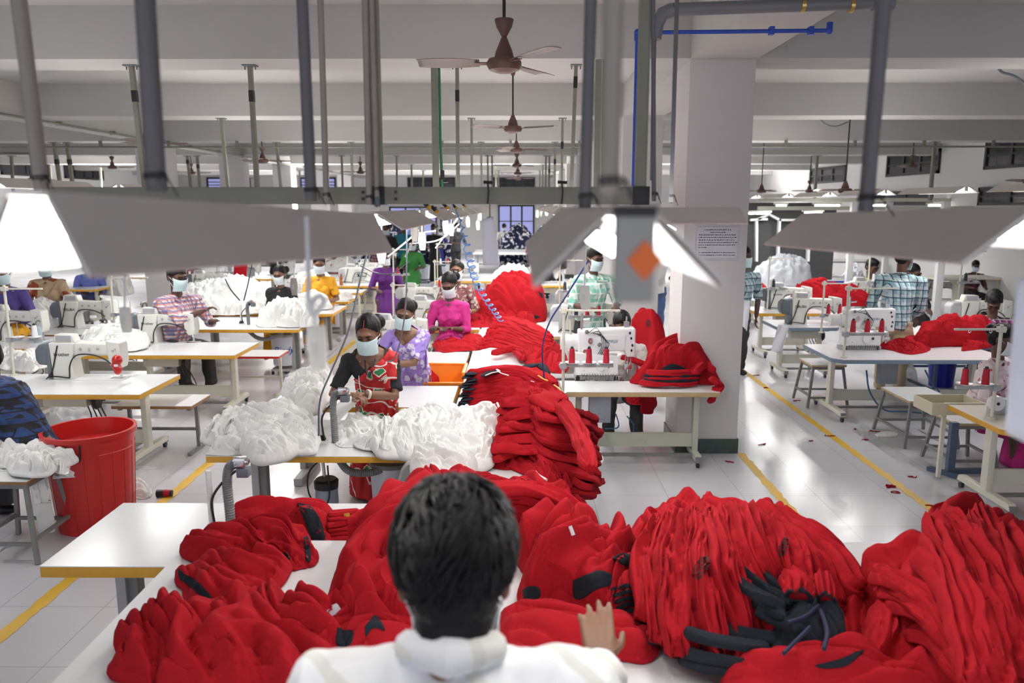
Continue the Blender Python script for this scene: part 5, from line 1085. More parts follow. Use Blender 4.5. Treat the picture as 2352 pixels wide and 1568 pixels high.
for i in range(12):      # middle stack of flat layers
    v = 800-5.6*i; z = .75+.021*i
    strip([(1100+3*i, v, z, 20), (1130+3*i, v-5, z+.01, 24), (1180+2*i, v+4, z+.012, 28), (1235+i, v+26, z-.01, 30), (1278-i, v+50-i, z-.06, 28)], th=.026, pl=2.2, amp=.42, seed=270+i, n=60, k=30, lab='red garment in the middle stack on the long table, %s from the bottom' % (ORD+['ninth', 'tenth', 'eleventh', 'twelfth'])[i], group='middle red stack on the long table')
garment(C4('1200,800 1250,790 1290,800 1305,840 1290,858 1255,850 1215,835'), TZ, .16, seed=19, fold=(150, .07, .014), lab='red garment spilling behind the spool stand', group=RG)
garment(C4('995,790 1012,778 1062,782 1080,768 1105,772 1110,800 1060,806 1012,809'), TZ, .05, seed=20, fold=(80, .06, .010), nu=110, nr=36, lab='flat red garment on the table right of the woman in lilac', group=RG)
loose(((1130, 815), (1160, 808), (1185, 806), (1205, 818)), 16, .76, 290, 'red sleeve lying loose on the bare long table'); loose(((1185, 812), (1196, 820), (1200, 826)), 16, .755, 291, 'red cuff end on the bare long table')
gO = garment(C4('1100,700 1115,672 1150,640 1200,630 1240,645 1252,690 1247,728 1200,742 1150,738 1105,722'), TZ, .34, seed=21, fold=(60, .10, .022), cr=.02, nu=180, nr=60, lab='tall crumpled red heap before the stacks, behind the hose', group=RG, lift=.9, cscale=7, dep=0.9)
for q in ('1168,716 1180,718 1196,726 1184,728 1170,724', '1204,722 1222,722 1240,728 1222,732', '1236,668 1246,674 1246,684 1240,678'): patch(gO, C4(q))
for i in range(4): garment([(1120+28*i+x, 735+5*(i % 2)+y) for x, y in ((-22, 8), (-16, -12), (10, -16), (24, -4), (20, 12), (0, 14))], TZ, .13, seed=300+i, fold=(40*i, .06, .02), cr=.012, nu=80, nr=28, lab='small red garment before the tall crumpled heap, %s from the left' % ORD[i], group='small red garments before the heap')
garment(C4('1015,738 1060,724 1110,716 1150,722 1150,745 1090,752 1022,745'), TZ, .07, seed=22, fold=(80, .07, .014), nu=110, nr=36, lab='red garment stretched along the table before the woman in magenta', group=RG)
garment(C4('1050,690 1080,680 1110,665 1120,690 1090,700'), TZ, .10, seed=23, lab='red cloth between the woman with glasses and the heap', group=RG, nu=80, nr=24)
garment(C4('1130,632 1160,618 1200,614 1215,628 1180,636 1140,640'), TZ+.05, .14, m=WCL, name='white_garment', seed=24, cr=.02, lab='white lint heap behind the tall red heap', group=None, nu=80, nr=30, dep=.4, Y0=12.2)
# ---- table with the coverstitch machine ----
gQ = garment(C4('1450,868 1478,835 1500,800 1540,784 1590,788 1612,800 1640,842 1652,870 1640,884 1600,880 1560,884 1500,884 1468,878'), TZ, .26, seed=25, fold=(120, .09, .020), cr=.010, nu=200, nr=60, lab='red heap on the right end of the coverstitch table', group=RG, lift=.85, dep=0.36)
for i in range(7):
    v = 884-5*i; strip([(1468+3*i, v-2, .72+.018*i, 14), (1505, v+1, .725+.018*i, 16), (1560, v+1, .725+.018*i, 17), (1600+2*i, v-2, .72+.018*i, 15)], th=.017, seed=310+i, n=44, k=24, m=RED if i not in (2, 4) else DARK, name='red_garment' if i not in (2, 4) else 'dark_lining_layer', lab='thin folded layer at the front of the coverstitch heap, %s from the bottom' % ORD[i], group='thin layers of the coverstitch heap')
patch(gQ, C4('1520,845 1545,835 1580,848 1598,860 1560,862 1530,858'))
strip([(1628, 868, .80, 26), (1648, 885, .74, 26), (1640, 912, .64, 24), (1632, 926, .58, 22)], th=.03, seed=320, lab='red sleeve hanging off the right end of the coverstitch table'); strip([(1560, 905, .66, 26), (1572, 915, .62, 22)], th=.02, seed=321, n=16, k=16, lab='red sleeve end hanging under the coverstitch table') if 0 else None
for i, (u, v) in enumerate(((1520, 792), (1560, 800), (1592, 812), (1618, 842), (1575, 824))): strip([(u-24, v+16, .86-.01*i, 20), (u, v, .93-.02*i, 24), (u+22, v+14, .88-.02*i, 22)], th=.035, seed=322+i, n=30, k=24, lab='rolled red sleeve on top of the coverstitch heap, %s' % ORD[i], group='rolled sleeves on the coverstitch heap')
strip([(1425, 822, .82, 18), (1450, 828, .80, 20), (1480, 840, .76, 18)], th=.03, seed=330, lab='red cloth being fed under the needle')
gR = garment(C4('1450,735 1470,716 1494,722 1518,750 1530,790 1532,830 1502,840 1488,790 1472,760'), .55, .45, seed=26, fold=(60, .10, .02), nu=140, nr=50, lab='tall red garment hung up behind the man in the white shirt', group=RG, lift=1.0, base=.2, dep=0.4); emblem(gR, 1490, 742, .045)
strip([(1470, 900, .60, 30), (1490, 925, .45, 36), (1485, 950, .32, 30)], th=.04, seed=331, lab='red garment hanging below the coverstitch table', cat='garment')
# ---- right block ----
garment(C4('2095,790 2110,762 2140,748 2190,727 2212,738 2262,732 2292,762 2250,778 2160,784 2112,802'), TZ, .17, seed=27, fold=(60, .10, .02), cr=.012, nu=160, nr=50, lab='red heap on the white table beside the magenta checked shirt', group=RG, dep=0.6)
garment(C4('2012,795 2060,786 2092,774 2132,792 2126,808 2086,814 2050,803'), TZ, .07, seed=28, fold=(40, .06, .016), nu=100, nr=36, lab='red scrap garment on the blue edged table', group=RG)
o = garment(C4('2208,800 2236,772 2292,766 2284,792 2216,806'), TZ, .08, seed=29, fold=(40, .07, .016), nu=100, nr=36, lab='red garment with an emblem at the white table end', group=RG); emblem(o, 2248, 780, .03)
garment(C4('1812,690 1832,662 1872,642 1896,652 1902,680 1990,688 1996,698 1920,704 1830,698'), TZ, .16, seed=30, fold=(60, .10, .022), cr=.015, nu=160, nr=50, lab='red heap around the blue crate', group=RG, dep=0.7)
garment(C4('1725,668 1745,655 1760,662 1755,674'), TZ, .06, seed=31, nu=60, nr=20, lab='small red cloth among white lint behind the pillar', group=RG)
for i, (p_, z, h, lab) in enumerate((('1720,660 1735,620 1790,592 1850,600 1856,640 1790,655', .5, .3, 'pale heap of plastic wrapped cloth right of the pillar'), ('1715,690 1730,668 1755,668 1760,690', .6, .1, 'white lint at the pillar'), ('1930,640 1950,610 1975,612 1980,640', .6, .2, 'plastic bag behind the white post'))):
    garment(C4(p_), z, h, m=mat('wrapped pale cloth', (.60, .62, .66), .5), name='wrapped_bundle', seed=33+i, cr=.03, nu=90, nr=30, lab=lab, cat='bundle', dep=.8)
# ---- white heaps ----
def heap(poly, zb, H, n, lab, grp, seed, m=WCL, base=None, h2=.08, nu=150, cr=.016, dep=None):
    P = C4(poly); garment(P, zb, H, m=m, name='white_garment', seed=seed, fold=(40+seed*31, .09, .020), cr=cr, nu=nu, nr=nu//3, lab='lowest garment of the '+lab, group=grp, cscale=11, base=base, rim=.025, dep=dep); Yf = G(P[0][0], max(p[1] for p in P), zb).y
    rn = random.Random(seed); us = [p[0] for p in P]; vs = [p[1] for p in P]; u0, u1, v0, v1 = min(us), max(us), min(vs), max(vs)
    for k in range(n):
        f = (k+.5)/n; u = u0+(u1-u0)*(.18+.64*((k*.618+.3) % 1)); v = v0+(v1-v0)*(.30+.50*((k*.37+.2) % 1)); w = (u1-u0)*rn.uniform(.20, .30); h = (v1-v0)*rn.uniform(.22, .32)
        q = [(u+w*math.cos(a)*rn.uniform(.75, 1.15), v+h*math.sin(a)*rn.uniform(.75, 1.15)) for a in [2*PI*j/7 for j in range(7)]]
        garment(q, zb+H*.45*(1-abs(u-(u0+u1)/2)/(u1-u0)), h2, m=m, name='white_garment', seed=seed+50+k, fold=(rn.uniform(0, 180), .06, .016), cr=cr*.8, nu=nu*2//3, nr=nu//4, lab='crumpled garment on the '+lab, group=grp+', upper ones', cscale=13, base=zb+.01, rim=.02, dep=dep*.35 if dep else None, Y0=Yf+dep*min(.6, (v1-v-h)/(v1-v0)) if dep else None)
heap('478,1042 500,1010 522,985 560,952 600,946 625,927 660,932 700,950 732,975 702,988 672,1002 662,1034 600,1038 520,1047', TZ, .17, 7, 'white heap on the left of the checking table', 'white garments left on the checking table', 1, nu=200)
heap('655,905 670,872 700,852 740,845 762,852 758,900 735,920 700,928 676,934', TZ, .18, 4, 'white heap behind the suction arm', 'white garments behind the suction arm', 2)
heap('772,988 800,964 850,962 900,967 932,972 925,990 870,1016 820,1027 778,1022', TZ, .05, 4, 'thin white layer before the woman in red', 'white garments before the woman in red', 3, h2=.05)
heap('925,1005 942,962 985,937 1040,937 1085,952 1140,947 1134,990 1127,1045 1087,1077 1040,1068 990,1062 958,1052 880,1032 870,1012', TZ, .22, 9, 'large white heap between the checking table and the red cascade', 'white garments of the large centre heap', 4, nu=220, h2=.10)
strip([(985, 1040, .76, 60), (962, 1062, .70, 60), (942, 1095, .52, 50), (928, 1128, .36, 34)], m=WCL, name='white_garment', th=.03, pl=3, seed=401, lab='white garment hanging off the checking table corner', group=None)
tg = garment(C4('1005,1042 1022,1030 1040,1048 1048,1072 1030,1076 1016,1060'), .80, .03, m=PAP, name='care_label', seed=44, nu=40, nr=12, cr=.002, fold=(0, .1, .002), lab='white care label strip on the large centre heap', cat='label', base=TZ)
heap('590,742 602,716 640,692 680,690 715,710 727,742 700,752 640,752 602,750', TZ, .19, 5, 'white heap on the second block checking table', 'white garments on the second block table', 5, dep=0.6)
strip([(700, 730, .78, 34), (716, 745, .70, 30), (722, 775, .50, 20), (728, 800, .35, 12)], m=WCL, name='white_garment', th=.03, pl=3, seed=402, lab='white garment hanging off the second block table', group=None)
heap('408,722 440,692 500,682 520,642 560,636 600,660 642,690 600,714 500,724 430,724', TZ, .40, 9, 'white mound in front of the checked shirt man', 'white garments of the big rear mound', 6, nu=200, h2=.14, cr=.02, dep=1.2)
heap('652,706 680,682 720,676 757,696 740,706 700,714', TZ, .16, 3, 'white heap before the woman in black', 'white garments before the woman in black', 7, dep=0.6)
heap('745,688 780,672 812,682 790,690', TZ, .06, 2, 'white cloth before the woman in yellow', 'white garments before the woman in yellow', 8, nu=90)
heap('172,798 200,762 250,746 300,746 337,766 330,788 260,803 200,810', TZ, .17, 5, 'white heap between the two nearest left machines', 'white garments between the left machines', 9, dep=0.8)
heap('-10,812 20,806 60,816 110,816 118,838 70,850 -10,845', TZ, .07, 3, 'white heap at the left edge', 'white garments at the left edge', 10)
heap('-40,1082 -30,1012 40,994 100,1007 140,1040 162,1082 130,1088 90,1064 40,1078', .55, .10, 4, 'white heap on the stool at the left edge', 'white garments on the left stool', 11, nu=200)
for i, (pts) in enumerate((((70, 1050, .60, 60), (84, 1090, .50, 46), (96, 1150, .32, 40), (108, 1222, .06, 34)), ((130, 1040, .60, 50), (150, 1070, .52, 46), (150, 1098, .44, 50)))): strip(pts, m=WCL, name='white_garment', th=.03, pl=3, seed=403+i, lab=['long white sleeve hanging nearly to the floor from the left stool', 'short white sleeve over the red bin from the left stool'][i], group=None, taper=(.6, .9))
garment(C4('52,726 60,702 90,690 130,695 148,712 140,735 120,752 70,752'), TZ, .25, m=WCL, name='white_garment', seed=47, lab='white garment standing up by the blue bottle', lift=1, dep=0.35)
heap('212,640 230,622 285,625 300,650 280,680 240,668 215,660', .5, .3, 3, 'white bundle under the big lamp shade', 'white garments under the lamp shade', 12, nu=90, h2=.15, dep=0.8)
for i, q in enumerate(('660,645 690,628 740,625 760,640 700,652', '720,618 760,590 800,588 820,612 770,625', '840,640 860,610 880,628 905,642 870,648', '560,600 600,590 640,600 600,612', '455,640 480,625 500,640 480,650')): heap(q, TZ, .22, 2, 'far white bundle %s' % ORD[i], 'far white garments, bundle '+ORD[i], 13+i, nu=80, h2=.12, dep=.8)
a, b = D(552, 603, 15), D(552, 640, 15); tag(MB().box((a+b)/2, (.24, .02, a.z-b.z), (0, .1, .2)).build('red_cloth', RED, bevel=.005), 'red cloth hanging flat in the far left rows', 'cloth')
# navy and white bundles by the back windows
navyw = ramp_mat('navy and white print', lambda N, L, c: (lambda n: (L.new(c, n.inputs['Vector']), n.inputs['Scale'].__setattr__('default_value', 7), n.outputs['Fac'])[2])(N.new('ShaderNodeTexNoise')), ((0, (.01, .014, .045)), (.56, (.7, .7, .75)), (.66, (.012, .016, .05))))
for i, (q, H, z) in enumerate((('1148,582 1150,555 1172,532 1195,524 1220,545 1228,582', .9, .7), ('870,560 885,535 915,520 930,560', .5, .8), ('930,585 950,565 985,568 992,584', .25, .7), ('1230,560 1240,535 1290,520 1310,535 1300,560', .5, .8), ('1000,570 1020,552 1040,572', .3, .7), ('820,600 845,585 875,590 870,602', .2, .7))):
    garment(C4(q), z, H, m=navyw, name='navy_bundle', seed=60+i, cr=.05, fold=(40*i, .25, .05), nu=90, nr=34, lab='heap of navy and white garments near the back wall, %s' % ORD[i], cat='bundle', group='navy and white heaps at the back', cscale=3, base=.02, dep=.9, Y0=(29, 27, 24, 31, 30, 22)[i])
# bits on the floor
for i, (u, v) in enumerate(((1860, 1012), (2047, 1117), (1750, 1020), (1680, 1060), (1830, 920), (1738, 862), (2100, 1095), (2140, 1160), (1905, 1000), (2010, 990), (1960, 985), (2160, 1045), (2060, 1130), (1760, 890), (1990, 1010))):
    g = G(u, v, .004); rn = random.Random(i); q = MB(); pts = [(g.x+rn.uniform(-.05, .05), g.y+rn.uniform(-.03, .03), .006) for _ in range(5)]; q.tube(smooth_path(pts, 20), .004+.004*(i == 1)*2, 5); q.build('thread_scrap', DRED); tag(C.objects[-1], 'small red lint scrap on the aisle floor, %s' % ['nearest', 'dark teardrop shaped'][i > 0] if i < 2 else 'tiny red lint thread on the floor', 'lint', 'red lint threads on the floor')
garment(C4('2010,998 2030,990 2060,994 2055,1002 2020,1003'), .0, .012, m=WCL, name='white_rag', seed=75, nu=50, nr=14, cr=.002, fold=(0, .1, .002), lab='white rag with a dark cord on the aisle floor', cat='rag', base=0)
garment(C4('302,1128 310,1110 335,1108 345,1130 330,1145 305,1142'), .0, .08, m=WCL, name='white_rag', seed=76, nu=60, nr=20, lab='dirty white rag wrapped at the foot of the nearest left table', cat='rag', base=0)
garment(C4('1500,880 1520,840 1560,850 1570,880'), .0, .0) if 0 else None

# more things hung or lying about
def sheet(pts, name, m, lab, cat, bow=.02, n=14):
    a, b, c, d = [V(p) for p in pts]; P = np.array([[tuple(a*(1-s)*(1-t)+b*s*(1-t)+c*s*t+d*(1-s)*t+V((0, bow*math.sin(s*5+t*2), bow*.3*math.sin(t*9)))) for s in np.linspace(0, 1, n)] for t in np.linspace(0, 1, n)])
    me = grid_mesh(name, P); bq = bmesh.new(); bq.from_mesh(me); bmesh.ops.solidify(bq, geom=bq.faces[:], thickness=.002); bq.to_mesh(me); bq.free(); me.shade_smooth(); return tag(link_mesh(name, me, m), lab, cat)
sheet((D(1788, 745, 8.95), D(1812, 748, 8.93), D(1795, 812, 8.95), D(1772, 806, 8.97)), 'hanging_paper', PAP, 'white paper strip hanging off the small blue edged table', 'paper')
sheet((D(2338, 640, 1.15), D(2440, 640, 1.15), D(2440, 1060, 1.15), D(2318, 1000, 1.15)), 'hanging_cloth', PAP, 'blurred white cloth hanging at the right edge near the camera', 'cloth', .01)
sheet((D(1706, 690, 10.3), D(1722, 690, 10.3), D(1716, 762, 10.3), D(1702, 745, 10.3)), 'white_cloth', PAP, 'white cloth held in the hand right of the notice pillar', 'cloth')
garment(C4('2035,880 2040,845 2065,832 2100,840 2105,885 2070,900'), .02, .3, m=PLB, name='plastic_bag', seed=90, cr=.03, nu=80, nr=30, lab='clear plastic bag under the blue edged table', cat='bag', dep=.4, base=.005)
garment(C4('110,960 120,935 170,928 215,935 230,965 170,985'), .02, .3, m=PLB, name='plastic_bag', seed=91, cr=.03, nu=80, nr=30, lab='clear plastic bag behind the red bin', cat='bag', dep=.3, base=.005)
o = garment(C4('1440,905 1500,905 1500,925 1480,950 1455,952 1445,930'), .45, .2, name='red_garment', seed=92, nu=80, nr=30, lab='red garment hanging in the lap under the coverstitch table', dep=.12, Y0=7.35, base=.40)
o = garment(C4('962,858 980,850 1002,852 1004,864 975,868'), .64, .05, name='red_garment', seed=93, nu=70, nr=24, lab='red garment lying in the orange crate', base=.54)
for i, pts in enumerate((((1990, 850), (1998, 900), (2030, 940), (2080, 945), (2140, 950)), ((2125, 850), (2140, 880), (2158, 900)), ((1440, 955), (1455, 975), (1452, 1000), (1440, 1020)), ((1390, 985), (1420, 980), (1415, 950)))):
    Y = 8.3 if i < 2 else 6.9; cable('blue_cable', [D(u, v, Y) for u, v in pts], .009 if i < 2 else .006, mat('teal cable', (.03, .12, .24), .4), 'thin cable looping under the %s table, %s' % ('blue edged' if i < 2 else 'coverstitch', ORD[i]))
for i, (u, v, Y) in enumerate(((985, 476, 3.9), (1003, 486, 4.4), (1027, 477, 5.2), (1048, 478, 6.2), (1068, 474, 7))):
    c = D(u, v, Y); o = empty('air_coupling', c, 0, 'yellow tipped air coupling %s along the left lamp row' % ORD[i], 'coupling', 'air couplings'); MB().cyl((-.03, 0, .03), (.0, 0, 0), .010, n=10).build('body', BLK, o); MB().ell((0, 0, 0), (.014, .014, .012), n=10).build('tip', YLN, o)
# ======================= people =======================
def ik(a, c, l1, l2, pole):
    a, c, pole = V(a), V(c), V(pole); d = c-a; L = min(d.length, (l1+l2)*.999); dn = d.normalized(); c = a+dn*L
    x = (l1*l1-l2*l2+L*L)/(2*L); h = math.sqrt(max(l1*l1-x*x, 0)); p = (pole-dn*pole.dot(dn)).normalized(); return a+dn*x+p*h, c
def hand(mb, w, d, up, side, curl=.5, s=1.0, spread=.12):
    """palm with five separate fingers; w wrist, d pointing direction, up back of the hand, side = thumb side sign"""
    d = V(d).normalized(); up = V(up); up = (up-d*up.dot(d)).normalized(); x = d.cross(up).normalized()*side
    p0, p1 = w, w+d*.085*s
    for k in (-1, -.33, .33, 1): mb.tube([w+x*k*.014*s, w+d*.05*s+x*k*.026*s, p1+x*k*.030*s], .0125*s, 8, [.015*s, .0135*s, .0115*s])
    for k, L, o in ((1, .068, 0), (.34, .078, .004), (-.33, .072, .002), (-1, .056, -.006)):
        b = p1+x*k*.030*s+d*o*s; c = curl+.10*(1-k); q = [b]; ang = 0; dd = (d+x*spread*k).normalized()
        for j, f in enumerate((.42, .32, .26)):
            ang += c*(.55, .9, .6)[j]; q.append(q[-1]+(dd*math.cos(ang)-up*math.sin(ang))*L*f*s)
        mb.tube(q, .0085*s, 8, [.0098*s, .0090*s, .0080*s, .0068*s]); mb.ell(q[-1], (.0068*s,)*3, n=8)
    t0 = w+d*.022*s+x*.024*s; t1 = t0+(x*.8+d*.75-up*.35).normalized()*.040*s; t2 = t1+(x*.25+d*.9-up*.45).normalized()*.034*s
    mb.tube([t0, t1, t2], .010*s, 8, [.0135*s, .0105*s, .008*s]); mb.ell(t2, (.008*s,)*3, n=8)
def person(name_lab, loc, rz, s=1.0, pose='stand', wr=None, lean=.10, head=(0, 0, 0), skin=SK1, top=None, topname='shirt', bottom=None, sleeve=.95, hair='short', mask=MSK, vox=.010, pole=((-.6, .5, -.8), (.6, .5, -.8)), curl=.6, female=False, sari=None, blouse_neck=.0, bindi=False, tip=None, hdir=None, fine=False, hairm=HAIR, headoff=(0, 0, 0), stoop=0, handup=None, hs=1.10, nape=False, wrw=None):
    o = empty('person', loc, rz, name_lab, 'person', None); o.scale = (s, s, s)
    H = .80 if pose == 'stand' else .46; w = .155 if female else .175; sw = .165 if female else .195
    ly = -lean; sh = H+math.sqrt(.25-lean*lean); neck = V((0, ly, sh+.05)); hc = V((0, ly-.03-stoop*.5, sh+.235-stoop*.3))+V(headoff)
    if wrw: wr = [Matrix.Rotation(-rz, 3, 'Z')@(V(q)-V(loc))/s for q in wrw]
    wr = wr or [(-.16, -.34+ly*.5, H+.20), (.16, -.34+ly*.5, H+.20)]
    sh_l = [V((-sw, ly, sh-.02)), V((sw, ly, sh-.02))]; el, wp = [], []
    for i in (0, 1): e, c = ik(sh_l[i], wr[i], .28, .25, pole[i]); el.append(e); wp.append(c)
    Rh = Euler((head[0], head[1], head[2])).to_matrix()
    def hp(p): return hc+Rh@(V(p)*hs)
    def er(r): return tuple(q*hs for q in r)
    # --- body: one continuous surface ---
    b = MB(); b.ell((0, 0, H+.02), (w*.95, .12, .13)); b.tube([(0, 0, H), (0, ly*.4, H+.2), (0, ly*.8, H+.38), (0, ly, sh-.02)], .12, 16, [w*.82, w*.78, w*.9, w*.62]); b.ell((0, ly*.9, H+.40), (sw*.92, .105, .11)); b.tube([sh_l[0], (0, ly, sh+.005), sh_l[1]], .05, 12, [.052, .062, .052])
    b.tube([(0, ly, sh-.02), neck, hp((0, .02, -.06))], .055, 14, [.07, .054, .052])
    if female: b.ell((-.065, ly-.070, H+.33), (.062, .05, .062)); b.ell((.065, ly-.070, H+.33), (.062, .05, .062))
    for i in (0, 1):
        b.tube([sh_l[i], (sh_l[i]+el[i])/2, el[i], (el[i]*.6+wp[i]*.4), wp[i]], .04, 12, [.050, .043, .037, .037, .025]); b.ell(sh_l[i], (.055,)*3, n=12)
        d = (wp[i]-el[i]).normalized() if hdir is None else V(hdir[i]).normalized(); hand(b, wp[i]+d*.01, d, (0, .2, 1) if handup is None else handup[i], 1 if i == 0 else -1, curl, 1.0)
    if pose == 'stand': legs = [[(sx*.09, 0, H-.02), (sx*.095, -.02, .44), (sx*.10, .02, .07)] for sx in (-1, 1)]
    else: legs = [[(sx*.09, 0, H+.0), (sx*.13, -.40, H+.0), (sx*.14, -.42, .08)] for sx in (-1, 1)]
    for sx, L in zip((-1, 1), legs):
        b.tube([L[0], (V(L[0])+V(L[1]))/2, L[1], (V(L[1])*.6+V(L[2])*.4), L[2]], .07, 12, [.088, .075, .058, .056, .036]); b.ell((L[2][0], L[2][1]-.05, .035), (.04, .11, .035), n=12)
    # head
    b.ell(hp((0, .015, .035)), er((.074, .092, .095)), Rh, 24); b.ell(hp((0, -.022, -.045)), er((.057, .065, .072)), Rh, 20); b.ell(hp((0, -.045, .01)), er((.062, .052, .06)), Rh, 20); b.ell(hp((0, -.040, -.085)), er((.03, .035, .028)), Rh, 12)
    b.tube([hp((0, -.085, .022)), hp((0, -.103, -.012)), hp((0, -.100, -.024))], .01, 8, [.008, .013, .011]); b.ell(hp((0, -.092, .045)), er((.05, .016, .012)), Rh, 12)
    for sx in (-1, 1): b.ell(hp((sx*.077, .012, -.002)), er((.010, .020, .032)), Rh, 12); b.ell(hp((sx*.038, -.072, -.02)), er((.022, .02, .022)), Rh, 10)
    b.ell(hp((0, -.088, -.052)), er((.022, .013, .010)), Rh, 10)
    me = union_mesh(b, vox, 3, .5); body = link_mesh('body', me, skin, o)
    Ri = Rh.transposed()
    def hl(c): return Ri@(V(c)-hc)/hs
    for sx in (-1, 1):
        e_ = MB().ell(hp((sx*.029, -.0965, .018)), er((.0145, .006, .0045)), Rh, 10); e_.build('eye', BLK, o)
        MB().tube([hp((sx*.012, -.104, .036)), hp((sx*.03, -.104, .043)), hp((sx*.048, -.092, .036))], .0035, 6, [.004, .0045, .002]).build('eyebrow', hairm, o)
    if bindi is not False: MB().ell(hp((0, -.1075, .038)), er((.0045, .003, .0045)), Rh, 8).build('bindi', bindi, o)
    # hair: cap over the skull
    hb = MB(); hb.ell(hp((0, .020, .040)), er((.082, .100, .100)), Rh, 28); 
    if hair != 'short': hb.ell(hp((0, .06, -.01)), er((.072, .062, .075)), Rh, 20)
    if hair == 'short': hb.ell(hp((0, -.02, .095)), er((.062, .075, .045)), Rh, 20); hb.ell(hp((0, .05, -.005)), er((.07, .058, .07)), Rh, 20)
    if nape: hb.ell(hp((0, .040, -.055)), er((.056, .045, .065)), Rh, 20)
    hm = union_mesh(hb, max(vox*.8, .005), 2)
    push(hm, lambda P: noise(P*np.array([38, 38, 10]))*.004+noise(P*90)*.0015)
    fl = .086 if hair != 'short' else .072; lowz = -.125 if nape else -.075
    def keep(c):
        l = hl(c); return not (l.y < -.005 and l.z < fl-.045*(l.x/.07)**2) and not (l.z < -.005 and l.y < .035) and l.z > lowz
    hcap = link_mesh('hair', cut_mesh(hm, keep, .0, .003), hairm, o)
    if hair == 'bun': MB().ell(hp((.035, .125, .03)), er((.055, .05, .055)), Rh, 20).build('hair_bun', hairm, hcap)
    if hair == 'tail': MB().tube(smooth_path([hp((0, .10, -.02)), hp((.02, .14, -.10)), (.03, .16, sh-.15), (.03, .15, sh-.32)], 14), .03, 10, [.035-.0015*i for i in range(14)]).build('hair_braid', hairm, hcap)
    if female and mask is not None and vox < .008:
        MB().tube([hp((0, -.055, .134)), hp((0, -.085, .108)), hp((0, -.102, .08))], .003, 6).build('parting_line', mat('vermilion', (.30, .01, .01), .7), hcap)
    if mask is not None:
        A = np.zeros((13, 21, 3))
        for i, t in enumerate(np.linspace(0, 1, 13)):
            for j, a in enumerate(np.linspace(-1, 1, 21)):
                z = .006-.108*t+.012*a*a*(1-2*t); th_ = a*1.22*(1-.12*math.sin(PI*t)); k = 1-.10*max(0, t-.6)*2.5; r = .086*k*(1+.10*math.sin(PI*min(t*1.5, 1))*(1-a*a))+.0012*math.sin(t*34)
                A[i, j] = hp((math.sin(th_)*r*.90, -.022-math.cos(th_)*r*1.0, z))
        mm = grid_mesh('m', A); bq = bmesh.new(); bq.from_mesh(mm); bmesh.ops.solidify(bq, geom=bq.faces[:], thickness=.002); bq.to_mesh(mm); bq.free(); mm.shade_smooth(); k_ = link_mesh('face_mask', mm, mask, o)
        for sx in (-1, 1):
            MB().tube([hp((sx*.060, -.042, -.012)), hp((sx*.078, -.01, .008)), hp((sx*.083, .02, .012))], .0018, 5).tube([hp((sx*.058, -.045, -.075)), hp((sx*.076, -.01, -.03)), hp((sx*.083, .02, .0))], .0018, 5).build('ear_loop', MSKW, k_)
    # clothing: shells a little bigger than the body
    g = .013; c = MB(); c.ell((0, 0, H+.02), (w*.98+g, .125+g, .13)); c.tube([(0, .0, H-.06), (0, ly*.4, H+.2), (0, ly*.8, H+.38), (0, ly, sh-.02)], .12, 20, [w*.86+g, w*.82+g, w*.92+g, w*.62+g]); c.ell((0, ly*.9, H+.40), (sw*.93+g, .105+g, .11+g)); c.tube([sh_l[0], (0, ly+.0, sh+.005), sh_l[1]], .05, 12, [.054+g, .060+g*.8, .054+g])
    if female: c.ell((-.065, ly-.070, H+.33), (.064+g, .05+g, .064+g)); c.ell((.065, ly-.070, H+.33), (.064+g, .05+g, .064+g))
    for i in (0, 1):
        c.ell(sh_l[i], (.058+g,)*3, n=14); pts = [sh_l[i], (sh_l[i]+el[i])/2, el[i], (el[i]+wp[i])/2, wp[i]]; rs = [.054+g, .048+g, .045+g, .042+g*.8, .034+g*.6]; L = 4*sleeve; n_ = int(L); f = L-n_
        if f > .05: pts = pts[:n_+1]+[pts[n_]*(1-f)+pts[n_+1]*f]; rs = rs[:n_+1]+[rs[n_]*(1-f)+rs[n_+1]*f]
        else: pts = pts[:n_+1]; rs = rs[:n_+1]
        c.tube(pts, .05, 14, rs)
    cm = union_mesh(c, max(vox*1.1, .007), 2); push(cm, lambda P: noise(P*np.array([14, 14, 7]))*.012+noise(P*34)*.004-np.abs(noise(P*np.array([9, 9, 16])+4))*.007)
    cl = link_mesh(topname, cm if not blouse_neck else cut_mesh(cm, lambda p: not (p.z > sh-blouse_neck+abs(p.x)*1.0 and p.y < ly+.02 and abs(p.x) < .11), 0, .0), top, o)
    if not female: MB().tube([(V(p)+V((0, ly, sh))) for p in ((-.052, .035, .062), (-.066, -.02, .045), (-.03, -.075, .005), (0, -.085, -.03))], .012, 8).tube([(V(p)+V((0, ly, sh))) for p in ((.052, .035, .062), (.066, -.02, .045), (.03, -.075, .005), (0, -.085, -.03))], .012, 8).tube([(V(p)+V((0, ly, sh))) for p in ((-.052, .035, .062), (0, .058, .07), (.052, .035, .062))], .014, 8).build('collar', top, cl)
    bm_ = bottom or STL; d = MB()
    if female:
        if pose == 'stand': d.lathe([(0, H+.02), (w*1.0+.01, H+.02), (w*1.08, H-.12), (.21, .30), (.25, .03), (.0, .03)], n=44); 
        else: d.ell((0, -.02, H), (w+.03, .17, .12)); d.tube([(0, -.05, H), (0, -.40, H+.0), (0, -.44, H-.1), (0, -.44, .06)], .15, 20, [.19, .18, .17, .20])
        dm = union_mesh(d, .014, 1); push(dm, lambda P: noise(np.c_[np.arctan2(P[:, 1], P[:, 0])*7, P[:, 2]*1.5, P[:, 0]*0])*.028)
        link_mesh('skirt', dm, bm_, o)
    else:
        for L in legs: d.tube([L[0], (V(L[0])+V(L[1]))/2, L[1], (V(L[1])*.6+V(L[2])*.4), L[2]], .07, 14, [.105, .09, .074, .068, .060])
